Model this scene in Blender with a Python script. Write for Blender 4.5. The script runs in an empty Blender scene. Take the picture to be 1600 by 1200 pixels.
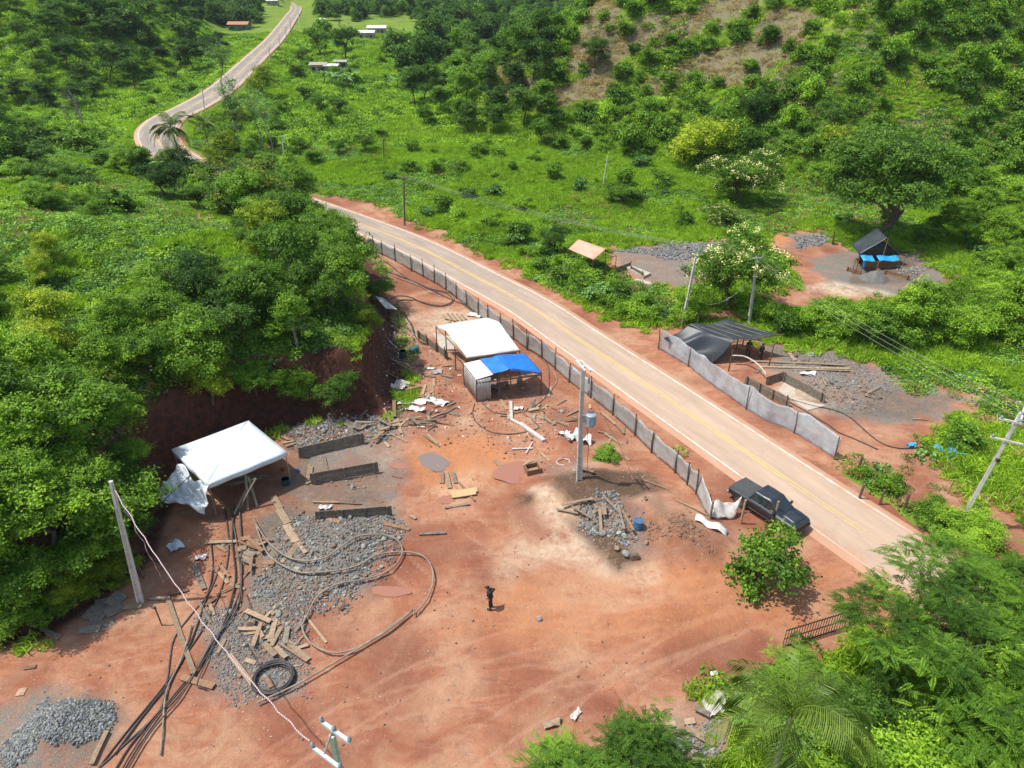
import bpy, math, random
import numpy as np
from mathutils import Vector, Matrix, Quaternion
R = math.radians
rnd = random.Random(11)
rs = np.random.RandomState(5)
sc = bpy.context.scene
col = sc.collection

# ---------------------------------------------------------------- camera, sky, sun, exposure
CH = 32.0; PITCH = R(30); FPX = 1109.0
cd = bpy.data.cameras.new('camera'); cam = bpy.data.objects.new('camera', cd); col.objects.link(cam)
cam.location = (0, 0, CH); cam.rotation_euler = (R(90) - PITCH, 0, 0)
cd.sensor_width = 36; cd.lens = FPX / 1600 * 36; cd.clip_start = 0.5; cd.clip_end = 6000
sc.camera = cam
SUN_EL, SUN_ROT = R(64), R(-92)
w = bpy.data.worlds.new('World'); sc.world = w; w.use_nodes = True
nt = w.node_tree; bg = nt.nodes['Background']
sky = nt.nodes.new('ShaderNodeTexSky'); sky.sky_type = 'NISHITA'; sky.sun_disc = False
sky.sun_elevation = SUN_EL; sky.sun_rotation = SUN_ROT; sky.dust_density = 2.0; sky.air_density = 1.2
nt.links.new(sky.outputs[0], bg.inputs[0]); bg.inputs[1].default_value = 0.125
sd = bpy.data.lights.new('sun', 'SUN'); sun = bpy.data.objects.new('sun', sd); col.objects.link(sun)
sd.energy = 3.5; sd.angle = R(0.6); sd.color = (1.0, 0.95, 0.88)
dv = Vector((math.sin(SUN_ROT) * math.cos(SUN_EL), math.cos(SUN_ROT) * math.cos(SUN_EL), math.sin(SUN_EL)))
sun.rotation_euler = dv.to_track_quat('Z', 'Y').to_euler()
sc.view_settings.view_transform = 'Standard'; sc.view_settings.look = 'None'
sc.view_settings.exposure = 0.56; sc.view_settings.gamma = 1
sc.cycles.max_bounces = 6; sc.cycles.diffuse_bounces = 3; sc.cycles.glossy_bounces = 3
sc.cycles.transmission_bounces = 4; sc.cycles.transparent_max_bounces = 8

# ---------------------------------------------------------------- maths for the land
def hsh(i, j, s):
    n = (i.astype(np.int64) * 374761393 + j.astype(np.int64) * 668265263 + s * 974711) & 0x7fffffff
    n = ((n ^ (n >> 13)) * 1274126177) & 0x7fffffff
    n = (n ^ (n >> 16)) & 0x7fffffff
    return (n % 100003) / 100003.0
def vn(x, y, sc_, s=0):
    x = np.asarray(x, float) / sc_; y = np.asarray(y, float) / sc_
    i = np.floor(x); j = np.floor(y); fx = x - i; fy = y - j
    fx = fx * fx * (3 - 2 * fx); fy = fy * fy * (3 - 2 * fy)
    a = hsh(i, j, s); b = hsh(i + 1, j, s); c = hsh(i, j + 1, s); d = hsh(i + 1, j + 1, s)
    return (a * (1 - fx) + b * fx) * (1 - fy) + (c * (1 - fx) + d * fx) * fy - 0.5
def fbm(x, y, sc_, s=0, o=3):
    r = 0; a = 1.0
    for k in range(o): r = r + a * vn(x, y, sc_ / 2 ** k, s + k * 17); a *= .5
    return r
def sm(x, a, b):
    t = np.clip((np.asarray(x, float) - a) / (b - a), 0, 1); return t * t * (3 - 2 * t)
def segd(x, y, P, closed=False):
    P = np.asarray(P, float); n = len(P); best = np.full(x.shape, 1e9); par = np.zeros(x.shape); side = np.zeros(x.shape)
    for k in range(n if closed else n - 1):
        a = P[k][:2]; b = P[(k + 1) % n][:2]; d = b - a; L2 = (d ** 2).sum()
        t = np.clip(((x - a[0]) * d[0] + (y - a[1]) * d[1]) / L2, 0, 1)
        ex = x - a[0] - t * d[0]; ey = y - a[1] - t * d[1]; dd = np.hypot(ex, ey)
        m = dd < best; best = np.where(m, dd, best); par = np.where(m, k + t, par)
        side = np.where(m, np.sign(d[0] * ey - d[1] * ex), side)
    return best, par, side
def inside(x, y, P):
    P = np.asarray(P, float); c = np.zeros(x.shape, bool); n = len(P)
    for k in range(n):
        x1, y1 = P[k][:2]; x2, y2 = P[(k + 1) % n][:2]
        if y1 == y2: continue
        m = ((y1 > y) != (y2 > y)) & (x < (x2 - x1) * (y - y1) / (y2 - y1) + x1); c ^= m
    return c
def sdist(x, y, P):                       # positive inside
    d, _, _ = segd(x, y, P, True); return np.where(inside(x, y, P), d, -d)
def ray(px, py):
    u = (px - 800) / FPX; v = (600 - py) / FPX
    return np.array((u, math.cos(PITCH) + v * math.sin(PITCH), -math.sin(PITCH) + v * math.cos(PITCH)))
def flat(px, py, z=0.0):
    d = ray(px, py); t = (CH - z) / -d[2]; return (d[0] * t, d[1] * t)
def deep(px, py, t):
    d = ray(px, py); return Vector((d[0] * t, d[1] * t, CH + d[2] * t))

# road centre line: x, y, z, half width
RC = [(44, -4, 0, 2.9), (38, 8, 0, 2.9), (31, 21.5, 0, 2.9), (27, 29.5, 0, 2.9), (23.8, 35, 0, 2.9), (20.6, 40.5, 0, 2.9), (16.2, 48.2, 0, 2.9), (11.6, 56.2, 0, 2.9),
      (6.5, 64.9, 0, 2.9), (1.8, 73, 0, 2.9), (-4.2, 81.2, 0, 2.9), (-12.6, 92.3, 0, 2.9), (-22.5, 102.8, 0, 2.95),
      (-38, 114.5, 1.2, 3.0), (-52, 123, 3, 3.1), (-62, 131, 4.8, 3.3), (-67.6, 141, 6, 3.5), (-70.3, 152.7, 6.5, 3.5),
      (-70, 166, 7, 3.4), (-71, 188, 8, 3.3), (-80, 242, 9.5, 3.2), (-91, 304, 11, 3.2), (-116, 420, 13, 3.2), (-140, 520, 13.0, 3.2), (-175, 640, 13.2, 3.2)]
def catmull(P, step):
    P = [np.array(p, float) for p in P]; out = []
    for k in range(len(P) - 1):
        p0 = P[max(k - 1, 0)]; p1 = P[k]; p2 = P[k + 1]; p3 = P[min(k + 2, len(P) - 1)]
        n = max(1, int(np.linalg.norm(p2[:2] - p1[:2]) / step))
        for q in range(n):
            t = q / n
            out.append(.5 * ((2 * p1) + (-p0 + p2) * t + (2 * p0 - 5 * p1 + 4 * p2 - p3) * t * t + (-p0 + 3 * p1 - 3 * p2 + p3) * t ** 3))
    out.append(P[-1]); return np.array(out)
RD = catmull(RC, 1.5); RDC = catmull(RC, 7)
# foot of the cut bank round the yard, then the closed outline of the near hill
FOOT = [(-90, 8), (-50, 17)] + [flat(*p) for p in [(-60, 1010), (60, 985), (150, 930), (222, 868), (246, 800), (300, 722), (400, 672), (470, 660), (545, 660), (612, 648), (622, 600), (612, 540), (600, 480), (585, 430), (560, 400), (520, 384)]]
HILLL = FOOT + [(-36, 107), (-52, 117), (-66, 128), (-75, 141), (-80, 160), (-95, 185), (-150, 190), (-260, 150), (-260, -20), (-90, -20)]
HILLR = [(60, 420), (25, 300), (-8, 225), (-22, 185), (-20, 167), (4, 151), (24, 138), (40, 124), (56, 113), (85, 112), (140, 100), (220, 80), (420, 60), (420, 420)]
HILLF = [(-112, 186), (-106, 205), (-101, 235), (-110, 290), (-128, 350), (-150, 440), (-200, 620), (-260, 900), (-900, 900), (-900, 190)]
EY = [-400, 110, 150, 190, 242, 304, 420, 600, 900, 1600]; EZ = [0, 0, 2, 4.3, 7.5, 9.5, 12.5, 15, 75, 200]
MOUNDS = [(flat(905, 770), 3.6, 1.0), (flat(1010, 800), 4.5, .5), (flat(1100, 850), 4.5, .9), (flat(950, 830), 3, .35), (flat(520, 860), 3.6, .75), (flat(90, 1150), 2.3, 1.15),
          (flat(500, 680), 2.6, .6), (flat(1395, 428), 2.3, .25), (flat(1300, 600), 7, .4), (flat(620, 660), 3, .5), (flat(1130, 905), 3, .5), (flat(890, 690), 2.5, .4)]
RUTP = [[(1345, 880), (1290, 905), (1180, 935), (1040, 960), (880, 985), (740, 1020), (600, 1085), (430, 1190)], [(1335, 870), (1270, 900), (1150, 925), (1010, 925), (900, 905), (800, 860), (720, 800), (690, 700), (720, 640)],
        [(1300, 915), (1180, 960), (1040, 1010), (880, 1080), (720, 1180)], [(1330, 890), (1200, 925), (1000, 965), (820, 960), (680, 925), (600, 840), (650, 760)], [(1240, 940), (1100, 985), (940, 1040), (700, 1080), (520, 1130)], [(870, 1190), (960, 1080), (1080, 1000), (1240, 940)]]
RUTS = [catmull([(*flat(*p), 0, 0) for p in q], 1.2) for q in RUTP]
def rutv(x, y):
    o = np.zeros(x.shape); m_ = (y < 62) & (y > 14) & (x > -22) & (x < 32)
    if not m_.any(): return o
    xx, yy = x[m_], y[m_]; v = np.zeros(xx.shape)
    for q in RUTS:
        d, _, _ = segd(xx, yy, q); v = np.maximum(v, np.exp(-((np.abs(d) - .8) / .2) ** 2))
    o[m_] = v; return o
def parts_of(x, y):
    dl = sdist(x, y, HILLL); dr = sdist(x, y, HILLR); df = sdist(x, y, HILLF)
    dc, par, _ = segd(x, y, RDC)
    k = np.clip(par.astype(int), 0, len(RDC) - 2); f = par - k
    zr = RDC[k, 2] * (1 - f) + RDC[k + 1, 2] * f
    return dl, dr, df, dc, zr
def hz(x, y, full=False):
    x = np.atleast_1d(np.asarray(x, float)); y = np.atleast_1d(np.asarray(y, float))
    dl, dr, df, dc, zr = parts_of(x, y)
    h = np.interp(y, EY, EZ)
    wob = fbm(x, y, 5, 3) * 1.0
    L = np.maximum(dl + wob * sm(dl, -1, 1.5) , 0)
    footy = sm(y, 20, 30) * (1 - sm(y, 62, 92))
    cut = (1.0 + 4.0 * footy) * sm(L, 0, 2.6) + np.where(L > 2, 5.0 * (1 - np.exp(-(L - 2) / 14)), 0) + .055 * L
    cut = np.minimum(cut, 40)
    h = h * (1 - sm(dl, 0, 6)) + cut + fbm(x, y, 14, 8) * 1.3 * sm(dl, 3, 14)
    Rr = np.maximum(dr, 0)
    h = h + (.42 * Rr + 8 * sm(Rr, 10, 60)) * (1 - .45 * sm(Rr, 70, 260)) + fbm(x, y, 38, 21, 4) * 9 * sm(dr, 5, 45) + fbm(x, y, 9, 29) * 1.6 * sm(dr, 2, 12)
    Ff = np.maximum(df, 0)
    h = h + .5 * Ff * (1 - .5 * sm(Ff, 80, 300)) + fbm(x, y, 40, 31, 4) * 8 * sm(df, 5, 45)
    far = sm(np.hypot(x, y), 500, 1300)
    h = h + far * (60 + 120 * (fbm(x, y, 300, 41) + .4))
    dR = np.maximum(dc - 4.2, 0)
    h = np.where(dl > 0, np.minimum(h, zr + .55 * dR + .1), h)
    h = np.where(df > 0, np.minimum(h, zr + .8 * dR + .1), h)
    wild = sm(dc, 4.5, 14) * sm(y, 60, 90)
    h = h + fbm(x, y, 11, 5) * .9 * wild * (dr < 8)
    h = h + fbm(x, y, 2.2, 7) * .10 * sm(dc, 3.2, 5) + fbm(x, y, .8, 9) * .05 * sm(dc, 3.2, 4.5)
    for (c, r, a) in MOUNDS:
        q = np.exp(-((x - c[0]) ** 2 + (y - c[1]) ** 2) / (r * r) * 1.6); h = h + a * q * (1 + .5 * fbm(x, y, 1.5, 77))
    h = h - .07 * rutv(x, y)
    wr = sm(dc, 3.5, 11)
    h = (zr - .06 - .0012 * np.maximum(y - 100, 0)) * (1 - wr) + h * wr
    return h
def gz(x, y): return float(hz([x], [y])[0])
TS = np.concatenate([np.arange(18, 140, .35), np.arange(140, 420, 1.2), np.arange(420, 1500, 8)])
def hit(px, py, up=0.0):
    d = ray(px, py); X = d[0] * TS; Y = d[1] * TS; Z = CH + d[2] * TS; g = hz(X, Y) + up
    k = int(np.argmax(Z <= g))
    if k == 0: k = len(TS) - 1
    a = Z[k - 1] - g[k - 1]; b = g[k] - Z[k]; f = a / (a + b + 1e-9); t = TS[k - 1] + (TS[k] - TS[k - 1]) * f
    return Vector((d[0] * t, d[1] * t, CH + d[2] * t))
def G(px, py, up=0.0):
    p = hit(px, py); return Vector((p.x, p.y, gz(p.x, p.y) + up))

# ---------------------------------------------------------------- object helpers
def tag(o, label=None, cat=None, group=None, kind=None):
    if label: o['label'] = label
    if cat: o['category'] = cat
    if group: o['group'] = group
    if kind: o['kind'] = kind
    return o
def empty(name, loc=(0, 0, 0), rz=0.0, label=None, cat=None, group=None):
    o = bpy.data.objects.new(name, None); col.objects.link(o); o.location = loc; o.rotation_euler = (0, 0, rz); o.empty_display_size = .3
    return tag(o, label, cat, group)
class MB:
    def __init__(s): s.v = []; s.f = []; s.m = []
    def add(s, vs, fs, mi=0):
        b = len(s.v); s.v += [tuple(p) for p in vs]; s.f += [tuple(i + b for i in f) for f in fs]; s.m += [mi] * len(fs); return s
    def box(s, c, d, M=None, mi=0):
        vs = [Vector(((i & 1) - .5, ((i >> 1) & 1) - .5, (i >> 2) - .5)) for i in range(8)]
        vs = [Vector((v.x * d[0], v.y * d[1], v.z * d[2])) for v in vs]
        if M is not None: vs = [M @ v for v in vs]
        c = Vector(c); vs = [v + c for v in vs]
        return s.add(vs, [(0, 2, 3, 1), (4, 5, 7, 6), (0, 1, 5, 4), (2, 6, 7, 3), (0, 4, 6, 2), (1, 3, 7, 5)], mi)
    def bar(s, a, b, w_, h_, mi=0, roll=0.0, warp=0.0):
        a = Vector(a); b = Vector(b); d = (b - a); L = d.length; d.normalize()
        up = Vector((0, 0, 1)) if abs(d.z) < .95 else Vector((1, 0, 0))
        x = d.cross(up).normalized(); z = x.cross(d)
        if roll: q = Quaternion(d, roll); x = q @ x; z = q @ z
        n = 1 if not warp else 4; vs = []; fs = []
        for k in range(n + 1):
            t = k / n; c = a + (b - a) * t + z * warp * math.sin(t * math.pi)
            for (i, j) in ((-1, -1), (1, -1), (1, 1), (-1, 1)): vs.append(c + x * i * w_ / 2 + z * j * h_ / 2)
        for k in range(n):
            for q in range(4): fs.append((k * 4 + q, k * 4 + (q + 1) % 4, k * 4 + 4 + (q + 1) % 4, k * 4 + 4 + q))
        fs += [(3, 2, 1, 0), tuple(n * 4 + q for q in range(4))]
        return s.add(vs, fs, mi)
    def tube(s, P, r, n=6, mi=0):
        P = [Vector(p) for p in P]; rr = r if hasattr(r, '__len__') else [r] * len(P); vs = []; fs = []
        for k, p in enumerate(P):
            d = (P[min(k + 1, len(P) - 1)] - P[max(k - 1, 0)]).normalized()
            up = Vector((0, 0, 1)) if abs(d.z) < .9 else Vector((1, 0, 0))
            x = d.cross(up).normalized(); z = x.cross(d)
            for q in range(n):
                a = 2 * math.pi * q / n; vs.append(p + (x * math.cos(a) + z * math.sin(a)) * rr[k])
        for k in range(len(P) - 1):
            for q in range(n): fs.append((k * n + q, k * n + (q + 1) % n, (k + 1) * n + (q + 1) % n, (k + 1) * n + q))
        fs += [tuple(range(n))[::-1], tuple((len(P) - 1) * n + q for q in range(n))]
        return s.add(vs, fs, mi)
    def lathe(s, c, prof, n=16, M=None, mi=0):
        vs = []; c = Vector(c)
        for (r, z) in prof:
            for q in range(n):
                v = Vector((r * math.cos(2 * math.pi * q / n), r * math.sin(2 * math.pi * q / n), z)); vs.append((M @ v if M is not None else v) + c)
        fs = [(k * n + q, k * n + (q + 1) % n, (k + 1) * n + (q + 1) % n, (k + 1) * n + q) for k in range(len(prof) - 1) for q in range(n)]
        fs += [tuple(range(n))[::-1], tuple((len(prof) - 1) * n + q for q in range(n))]
        return s.add(vs, fs, mi)
    def sheet(s, fn, nu, nv, th=.01, mi=0):        # a cloth or panel with real thickness
        vs = []; fs = []
        for i in range(nu + 1):
            for j in range(nv + 1): vs.append(Vector(fn(i / nu, j / nv)))
        N = len(vs); nr = []
        I = lambda i, j: i * (nv + 1) + j
        for i in range(nu + 1):
            for j in range(nv + 1):
                a = vs[I(min(i + 1, nu), j)] - vs[I(max(i - 1, 0), j)]; b = vs[I(i, min(j + 1, nv))] - vs[I(i, max(j - 1, 0))]
                q = a.cross(b); nr.append(q.normalized() if q.length > 1e-9 else Vector((0, 0, 1)))
        vs += [v - n_ * th for v, n_ in zip(vs, nr)]
        for i in range(nu):
            for j in range(nv):
                f = (I(i, j), I(i + 1, j), I(i + 1, j + 1), I(i, j + 1)); fs.append(f); fs.append(tuple(N + q for q in f[::-1]))
        for i in range(nu):
            fs.append((I(i + 1, 0), I(i, 0), N + I(i, 0), N + I(i + 1, 0))); fs.append((I(i, nv), I(i + 1, nv), N + I(i + 1, nv), N + I(i, nv)))
        for j in range(nv):
            fs.append((I(0, j), I(0, j + 1), N + I(0, j + 1), N + I(0, j))); fs.append((I(nu, j + 1), I(nu, j), N + I(nu, j), N + I(nu, j + 1)))
        return s.add(vs, fs, mi)
    def build(s, name, mats, parent=None, smooth=False, bevel=0, loc=None):
        me = bpy.data.meshes.new(name); me.from_pydata(s.v, [], s.f); me.update()
        if not isinstance(mats, (list, tuple)): mats = [mats]
        for m in mats: me.materials.append(m)
        if len(mats) > 1: me.polygons.foreach_set('material_index', s.m)
        if smooth: me.polygons.foreach_set('use_smooth', [True] * len(me.polygons))
        o = bpy.data.objects.new(name, me); col.objects.link(o)
        if parent is not None: o.parent = parent
        if loc is not None: o.location = loc
        if bevel:
            b = o.modifiers.new('b', 'BEVEL'); b.width = bevel; b.segments = 2; b.limit_method = 'ANGLE'
        return o
def copy_tree(o, parent=None):
    c = o.copy(); col.objects.link(c); c.parent = parent
    for ch in [k for k in o.children]: copy_tree(ch, c)
    return c

# ---------------------------------------------------------------- materials
def nmat(name):
    m = bpy.data.materials.new(name); m.use_nodes = True; n = m.node_tree
    return m, n, n.nodes['Principled BSDF'], n.nodes['Material Output']
def mixc(n, fac, a, b, mode='MIX'):
    q = n.nodes.new('ShaderNodeMix'); q.data_type = 'RGBA'; q.blend_type = mode
    if isinstance(fac, (int, float)): q.inputs[0].default_value = fac
    else: n.links.new(fac, q.inputs[0])
    for s_, v in ((q.inputs[6], a), (q.inputs[7], b)):
        if isinstance(v, (tuple, list)): s_.default_value = tuple(v)[:3] + (1,)
        else: n.links.new(v, s_)
    return q.outputs[2]
def noise(n, scale, detail=4, rough=.6, vec=None, dist=0):
    q = n.nodes.new('ShaderNodeTexNoise'); q.inputs['Scale'].default_value = scale; q.inputs['Detail'].default_value = detail
    q.inputs['Roughness'].default_value = rough; q.inputs['Distortion'].default_value = dist
    if vec is not None: n.links.new(vec, q.inputs['Vector'])
    return q.outputs[0]
def ramp(n, fac, stops):
    q = n.nodes.new('ShaderNodeValToRGB'); n.links.new(fac, q.inputs[0]); e = q.color_ramp.elements
    while len(e) < len(stops): e.new(.5)
    for k, (p, c) in enumerate(stops):
        e[k].position = p; e[k].color = (c, c, c, 1) if isinstance(c, (int, float)) else tuple(c) + (1,)
    return q.outputs[0]
def math_(n, op, a, b=None, clamp=False):
    q = n.nodes.new('ShaderNodeMath'); q.operation = op; q.use_clamp = clamp
    for k, v in enumerate((a, b)):
        if v is None: continue
        if isinstance(v, (int, float)): q.inputs[k].default_value = v
        else: n.links.new(v, q.inputs[k])
    return q.outputs[0]
def attr(n, name):
    q = n.nodes.new('ShaderNodeAttribute'); q.attribute_name = name; return q
def pos(n): return n.nodes.new('ShaderNodeNewGeometry').outputs['Position']
def objc(n): return n.nodes.new('ShaderNodeTexCoord').outputs['Object']
def bump(n, b, h, strength=.4, dist=.05):
    q = n.nodes.new('ShaderNodeBump'); q.inputs['Strength'].default_value = strength; q.inputs['Distance'].default_value = dist
    n.links.new(h, q.inputs['Height']); n.links.new(q.outputs[0], b.inputs['Normal'])
def mat(name, c, rough=.7, c2=None, scale=3, metal=0, bmp=.2, bdist=.01, stretch=None, randv=0.0):
    m, n, b, o = nmat(name)
    v = objc(n)
    if stretch:
        mp = n.nodes.new('ShaderNodeMapping'); mp.inputs['Scale'].default_value = stretch; n.links.new(v, mp.inputs[0]); v = mp.outputs[0]
    f = noise(n, scale, 5, .65, v)
    if c2 is None: c2 = tuple(k * .6 for k in c)
    cc = mixc(n, ramp(n, f, [(.35, 0), (.65, 1)]), c, c2)
    if randv:
        r_ = n.nodes.new('ShaderNodeObjectInfo').outputs['Random']
        hs = n.nodes.new('ShaderNodeHueSaturation'); n.links.new(cc, hs.inputs['Color'])
        mr = n.nodes.new('ShaderNodeMapRange'); n.links.new(r_, mr.inputs[0]); mr.inputs[3].default_value = 1 - randv; mr.inputs[4].default_value = 1 + randv
        n.links.new(mr.outputs[0], hs.inputs['Value']); cc = hs.outputs[0]
    n.links.new(cc, b.inputs['Base Color']); b.inputs['Roughness'].default_value = rough; b.inputs['Metallic'].default_value = metal
    if bmp: bump(n, b, f, bmp, bdist)
    return m
def leafmat(name, dark, mid, light, trans=.35, rough=.5):
    m, n, b, o = nmat(name)
    t = attr(n, 'tint').outputs['Fac']
    r_ = n.nodes.new('ShaderNodeObjectInfo').outputs['Random']
    big = noise(n, .09, 3, .5, pos(n))
    f = math_(n, 'ADD', t, math_(n, 'MULTIPLY', math_(n, 'SUBTRACT', r_, .5), .62))
    f = math_(n, 'ADD', f, math_(n, 'MULTIPLY', math_(n, 'SUBTRACT', big, .5), .9), True)
    K_ = 2.0; dark, mid, light = [tuple(q * K_ * w_ for q, w_ in zip(c_, (1.12, 1.0, .8))) for c_ in (dark, mid, light)]
    cc = ramp(n, f, [(.05, dark), (.5, mid), (.97, light)])
    n.links.new(cc, b.inputs['Base Color']); b.inputs['Roughness'].default_value = rough
    b.inputs['Specular IOR Level'].default_value = .18
    tr = n.nodes.new('ShaderNodeBsdfTranslucent'); n.links.new(mixc(n, 1.0, cc, (1.1, 1.25, .5), 'MULTIPLY'), tr.inputs[0])
    mx = n.nodes.new('ShaderNodeMixShader'); mx.inputs[0].default_value = trans
    n.links.new(b.outputs[0], mx.inputs[1]); n.links.new(tr.outputs[0], mx.inputs[2]); n.links.new(mx.outputs[0], o.inputs[0])
    return m

# ---------------------------------------------------------------- the land
def axis(lo, f0, f1, hi, st, gr):
    a = list(np.arange(f0, f1, st)); s = st; x = f0; L = []
    while x > lo: s = min(s * gr, 60); x -= s; L.append(x)
    s = st; x = a[-1]; H = []
    while x < hi: s = min(s * gr, 60); x += s; H.append(x)
    return np.array(L[::-1] + a + H)
ax = axis(-1500, -42, 52, 1500, .26, 1.035); ay = axis(-250, 16, 112, 2200, .26, 1.03)
GX, GY = np.meshgrid(ax, ay); gx = GX.ravel(); gy = GY.ravel()
gzv = hz(gx, gy)
def fl(ps): return [flat(*p) for p in ps]
BARE = [fl([(-200, 1010), (60, 985), (150, 930), (222, 868), (246, 800), (300, 722), (400, 672), (470, 660), (545, 660), (612, 648), (622, 600), (612, 540), (600, 480), (585, 430), (560, 400), (514, 384), (508, 340), (700, 420), (900, 560), (1150, 745), (1330, 870), (1500, 870), (1430, 960), (1335, 1010), (1260, 1050), (1190, 1080), (1165, 1105), (1150, 1400), (-300, 1400)]),
        fl([(505, 345), (505, 312), (545, 308), (600, 322), (640, 345), (700, 368), (800, 412), (868, 450), (905, 478), (960, 505), (1010, 512), (1040, 505), (1140, 530), (1230, 535), (1300, 545), (1380, 570), (1440, 600), (1540, 618), (1550, 640), (1480, 668), (1450, 690), (1450, 725), (1500, 760), (1600, 805), (1800, 900), (1700, 980), (1600, 890), (1500, 850), (1430, 800), (1390, 765), (1335, 735), (1310, 735), (1480, 870), (1330, 870), (900, 560)]),
        fl([(1175, 500), (1185, 455), (1230, 440), (1215, 412), (1195, 395), (1185, 372), (1240, 360), (1300, 365), (1320, 385), (1440, 395), (1455, 420), (1510, 440), (1490, 458), (1400, 470), (1300, 482), (1235, 492)]),
        fl([(935, 395), (985, 385), (1060, 378), (1110, 372), (1180, 380), (1180, 400), (1120, 420), (1080, 470), (1040, 455), (990, 440), (955, 420)]),
        fl([(1040, 480), (1200, 480), (1195, 505), (1045, 515)])]
GREY = [(fl([(395, 985), (390, 900), (400, 820), (480, 790), (620, 790), (640, 830), (600, 880), (560, 930), (470, 960)]), 1.0),
        (fl([(330, 1090), (320, 960), (420, 930), (470, 1000), (470, 1080), (400, 1095)]), .75),
        (fl([(480, 690), (600, 680), (640, 740), (625, 790), (470, 790), (430, 760)]), .75),
        (fl([(440, 650), (560, 650), (640, 660), (620, 690), (450, 700)]), .6),
        (fl([(860, 735), (900, 725), (960, 760), (1010, 830), (1030, 880), (980, 890), (900, 850)]), .6),
        (fl([(1195, 540), (1300, 550), (1440, 600), (1530, 625), (1440, 665), (1330, 660), (1230, 625)]), .85),
        (fl([(1270, 405), (1350, 380), (1440, 395), (1480, 440), (1410, 465), (1290, 450)]), 1.0), (fl([(950, 395), (1110, 375), (1180, 382), (1130, 410), (1080, 455), (1000, 435)]), .9),
        (fl([(1230, 370), (1300, 366), (1290, 385), (1230, 395)]), .7), (fl([(-10, 1110), (60, 1070), (150, 1085), (200, 1130), (140, 1210), (-40, 1230)]), .8),
        (fl([(1020, 1120), (1150, 1080), (1160, 1220), (900, 1230)]), .4)]
PALE = [(fl([(830, 770), (870, 765), (900, 830), (1000, 880), (1020, 900), (950, 905), (860, 870), (790, 900), (850, 830)]), 1.0), (fl([(600, 490), (730, 480), (745, 500), (690, 520), (640, 530), (615, 512)]), .8),
        (fl([(700, 735), (760, 730), (770, 770), (720, 790), (660, 770)]), .5), (fl([(1000, 765), (1030, 765), (1040, 800), (1005, 800)]), .6), (fl([(1225, 600), (1290, 632), (1270, 645), (1215, 615)]), 1.0),
        (fl([(1260, 445), (1310, 438), (1380, 450), (1400, 458), (1330, 462), (1270, 455)]), 1.0), (fl([(725, 655), (760, 655), (750, 668), (720, 668)]), .7), (fl([(860, 920), (1000, 910), (1050, 930), (900, 950)]), .35),
        (fl([(600, 735), (660, 700), (620, 690), (560, 700)]), .35), (fl([(1470, 755), (1500, 765), (1490, 775), (1465, 768)]), .8), (fl([(890, 740), (925, 725), (900, 760), (880, 760)]), .5)]
ORNG = [(fl([(640, 690), (760, 680), (800, 720), (760, 760), (690, 780), (640, 740)]), .8), (fl([(1165, 378), (1220, 370), (1235, 385), (1180, 392)]), 1.0), (fl([(800, 900), (1330, 880), (1250, 980), (900, 1010), (700, 990)]), .45)]
DARKZ = [(fl([(858, 755), (910, 745), (1010, 738), (1040, 770), (985, 790), (930, 802), (880, 796)]), 1.0), (fl([(890, 820), (960, 850), (1010, 880), (960, 895), (920, 860)]), .8), (fl([(480, 735), (590, 735), (600, 790), (480, 790)]), .35),
         (fl([(380, 700), (480, 690), (480, 830), (350, 860), (340, 760)]), .35), (fl([(1340, 400), (1420, 395), (1440, 440), (1330, 440)]), .5), (fl([(1350, 610), (1500, 620), (1430, 660), (1340, 650)]), .3), (fl([(980, 740), (1100, 850), (1120, 900), (1040, 880)]), .3)]
def zone(x, y, Z, edge=.8):
    o = np.zeros(x.shape)
    for P, a in Z: o = np.maximum(o, a * sm(sdist(x, y, P), -edge, edge))
    return o
nb = fbm(gx, gy, 3.2, 51) * 2.0
bare = np.zeros(gx.shape)
for P in BARE: bare = np.maximum(bare, sm(sdist(gx, gy, P) + nb, -.5, .5))
dl, dr, df, dc, zr = parts_of(gx, gy)
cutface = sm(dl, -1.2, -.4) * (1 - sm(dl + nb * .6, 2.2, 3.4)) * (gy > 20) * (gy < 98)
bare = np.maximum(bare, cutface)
fr = (gy > 104)
should = (1 - sm(dc + nb * .9, 3.3, 4.6)) * (1 - .5 * sm(gy, 160, 220))
bare = np.maximum(bare, should)
nz = fbm(gx, gy, 2.0, 61) * 1.2
grey = zone(gx + nz, gy - nz, GREY); pale = zone(gx - nz, gy + nz, PALE, 1.1); DARKZ.append((fl([(812, 776), (832, 778), (832, 790), (815, 790)]), 1.0)); orng = zone(gx, gy, ORNG, 1.2); dark = zone(gx + nz * .6, gy, DARKZ, .6)
# open dry-grass slopes on the far hill and lighter meadows
def wellip(px, py, rx, ry, amp=1.0):
    c = hit(px, py); a = hit(px + rx, py); b = hit(px, py - ry); return (c.x, c.y, abs(a.x - c.x) + .1, abs(b.y - c.y) + .1, amp)
DRY = [wellip(*q) for q in [(1010, 60, 60, 28), (950, 75, 70, 20), (1180, 95, 60, 22), (1090, 105, 60, 14), (900, 150, 50, 14), (1220, 60, 40, 25), (1130, 20, 60, 15), (1440, 150, 25, 25), (940, 20, 25, 15), (1245, 120, 40, 20), (1400, 170, 25, 15), (1040, 130, 30, 12), (1300, 120, 30, 14), (820, 140, 30, 12, .6)]]
dry = np.zeros(gx.shape)
for (cx, cy, a, b, k) in DRY: dry = np.maximum(dry, k * np.clip(1.9 - 1.1 * np.hypot((gx - cx) / a, (gy - cy) / b), 0, 1))
dry = np.clip(dry * 1.2 + fbm(gx, gy, 14, 71) * 1.2 * (dr > 5) * (gy < 330), 0, 1)
RED = [wellip(*q) for q in [(1180, 135, 25, 8), (1235, 160, 22, 14), (1390, 190, 15, 10), (350, 100, 1, 1)]]
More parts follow.
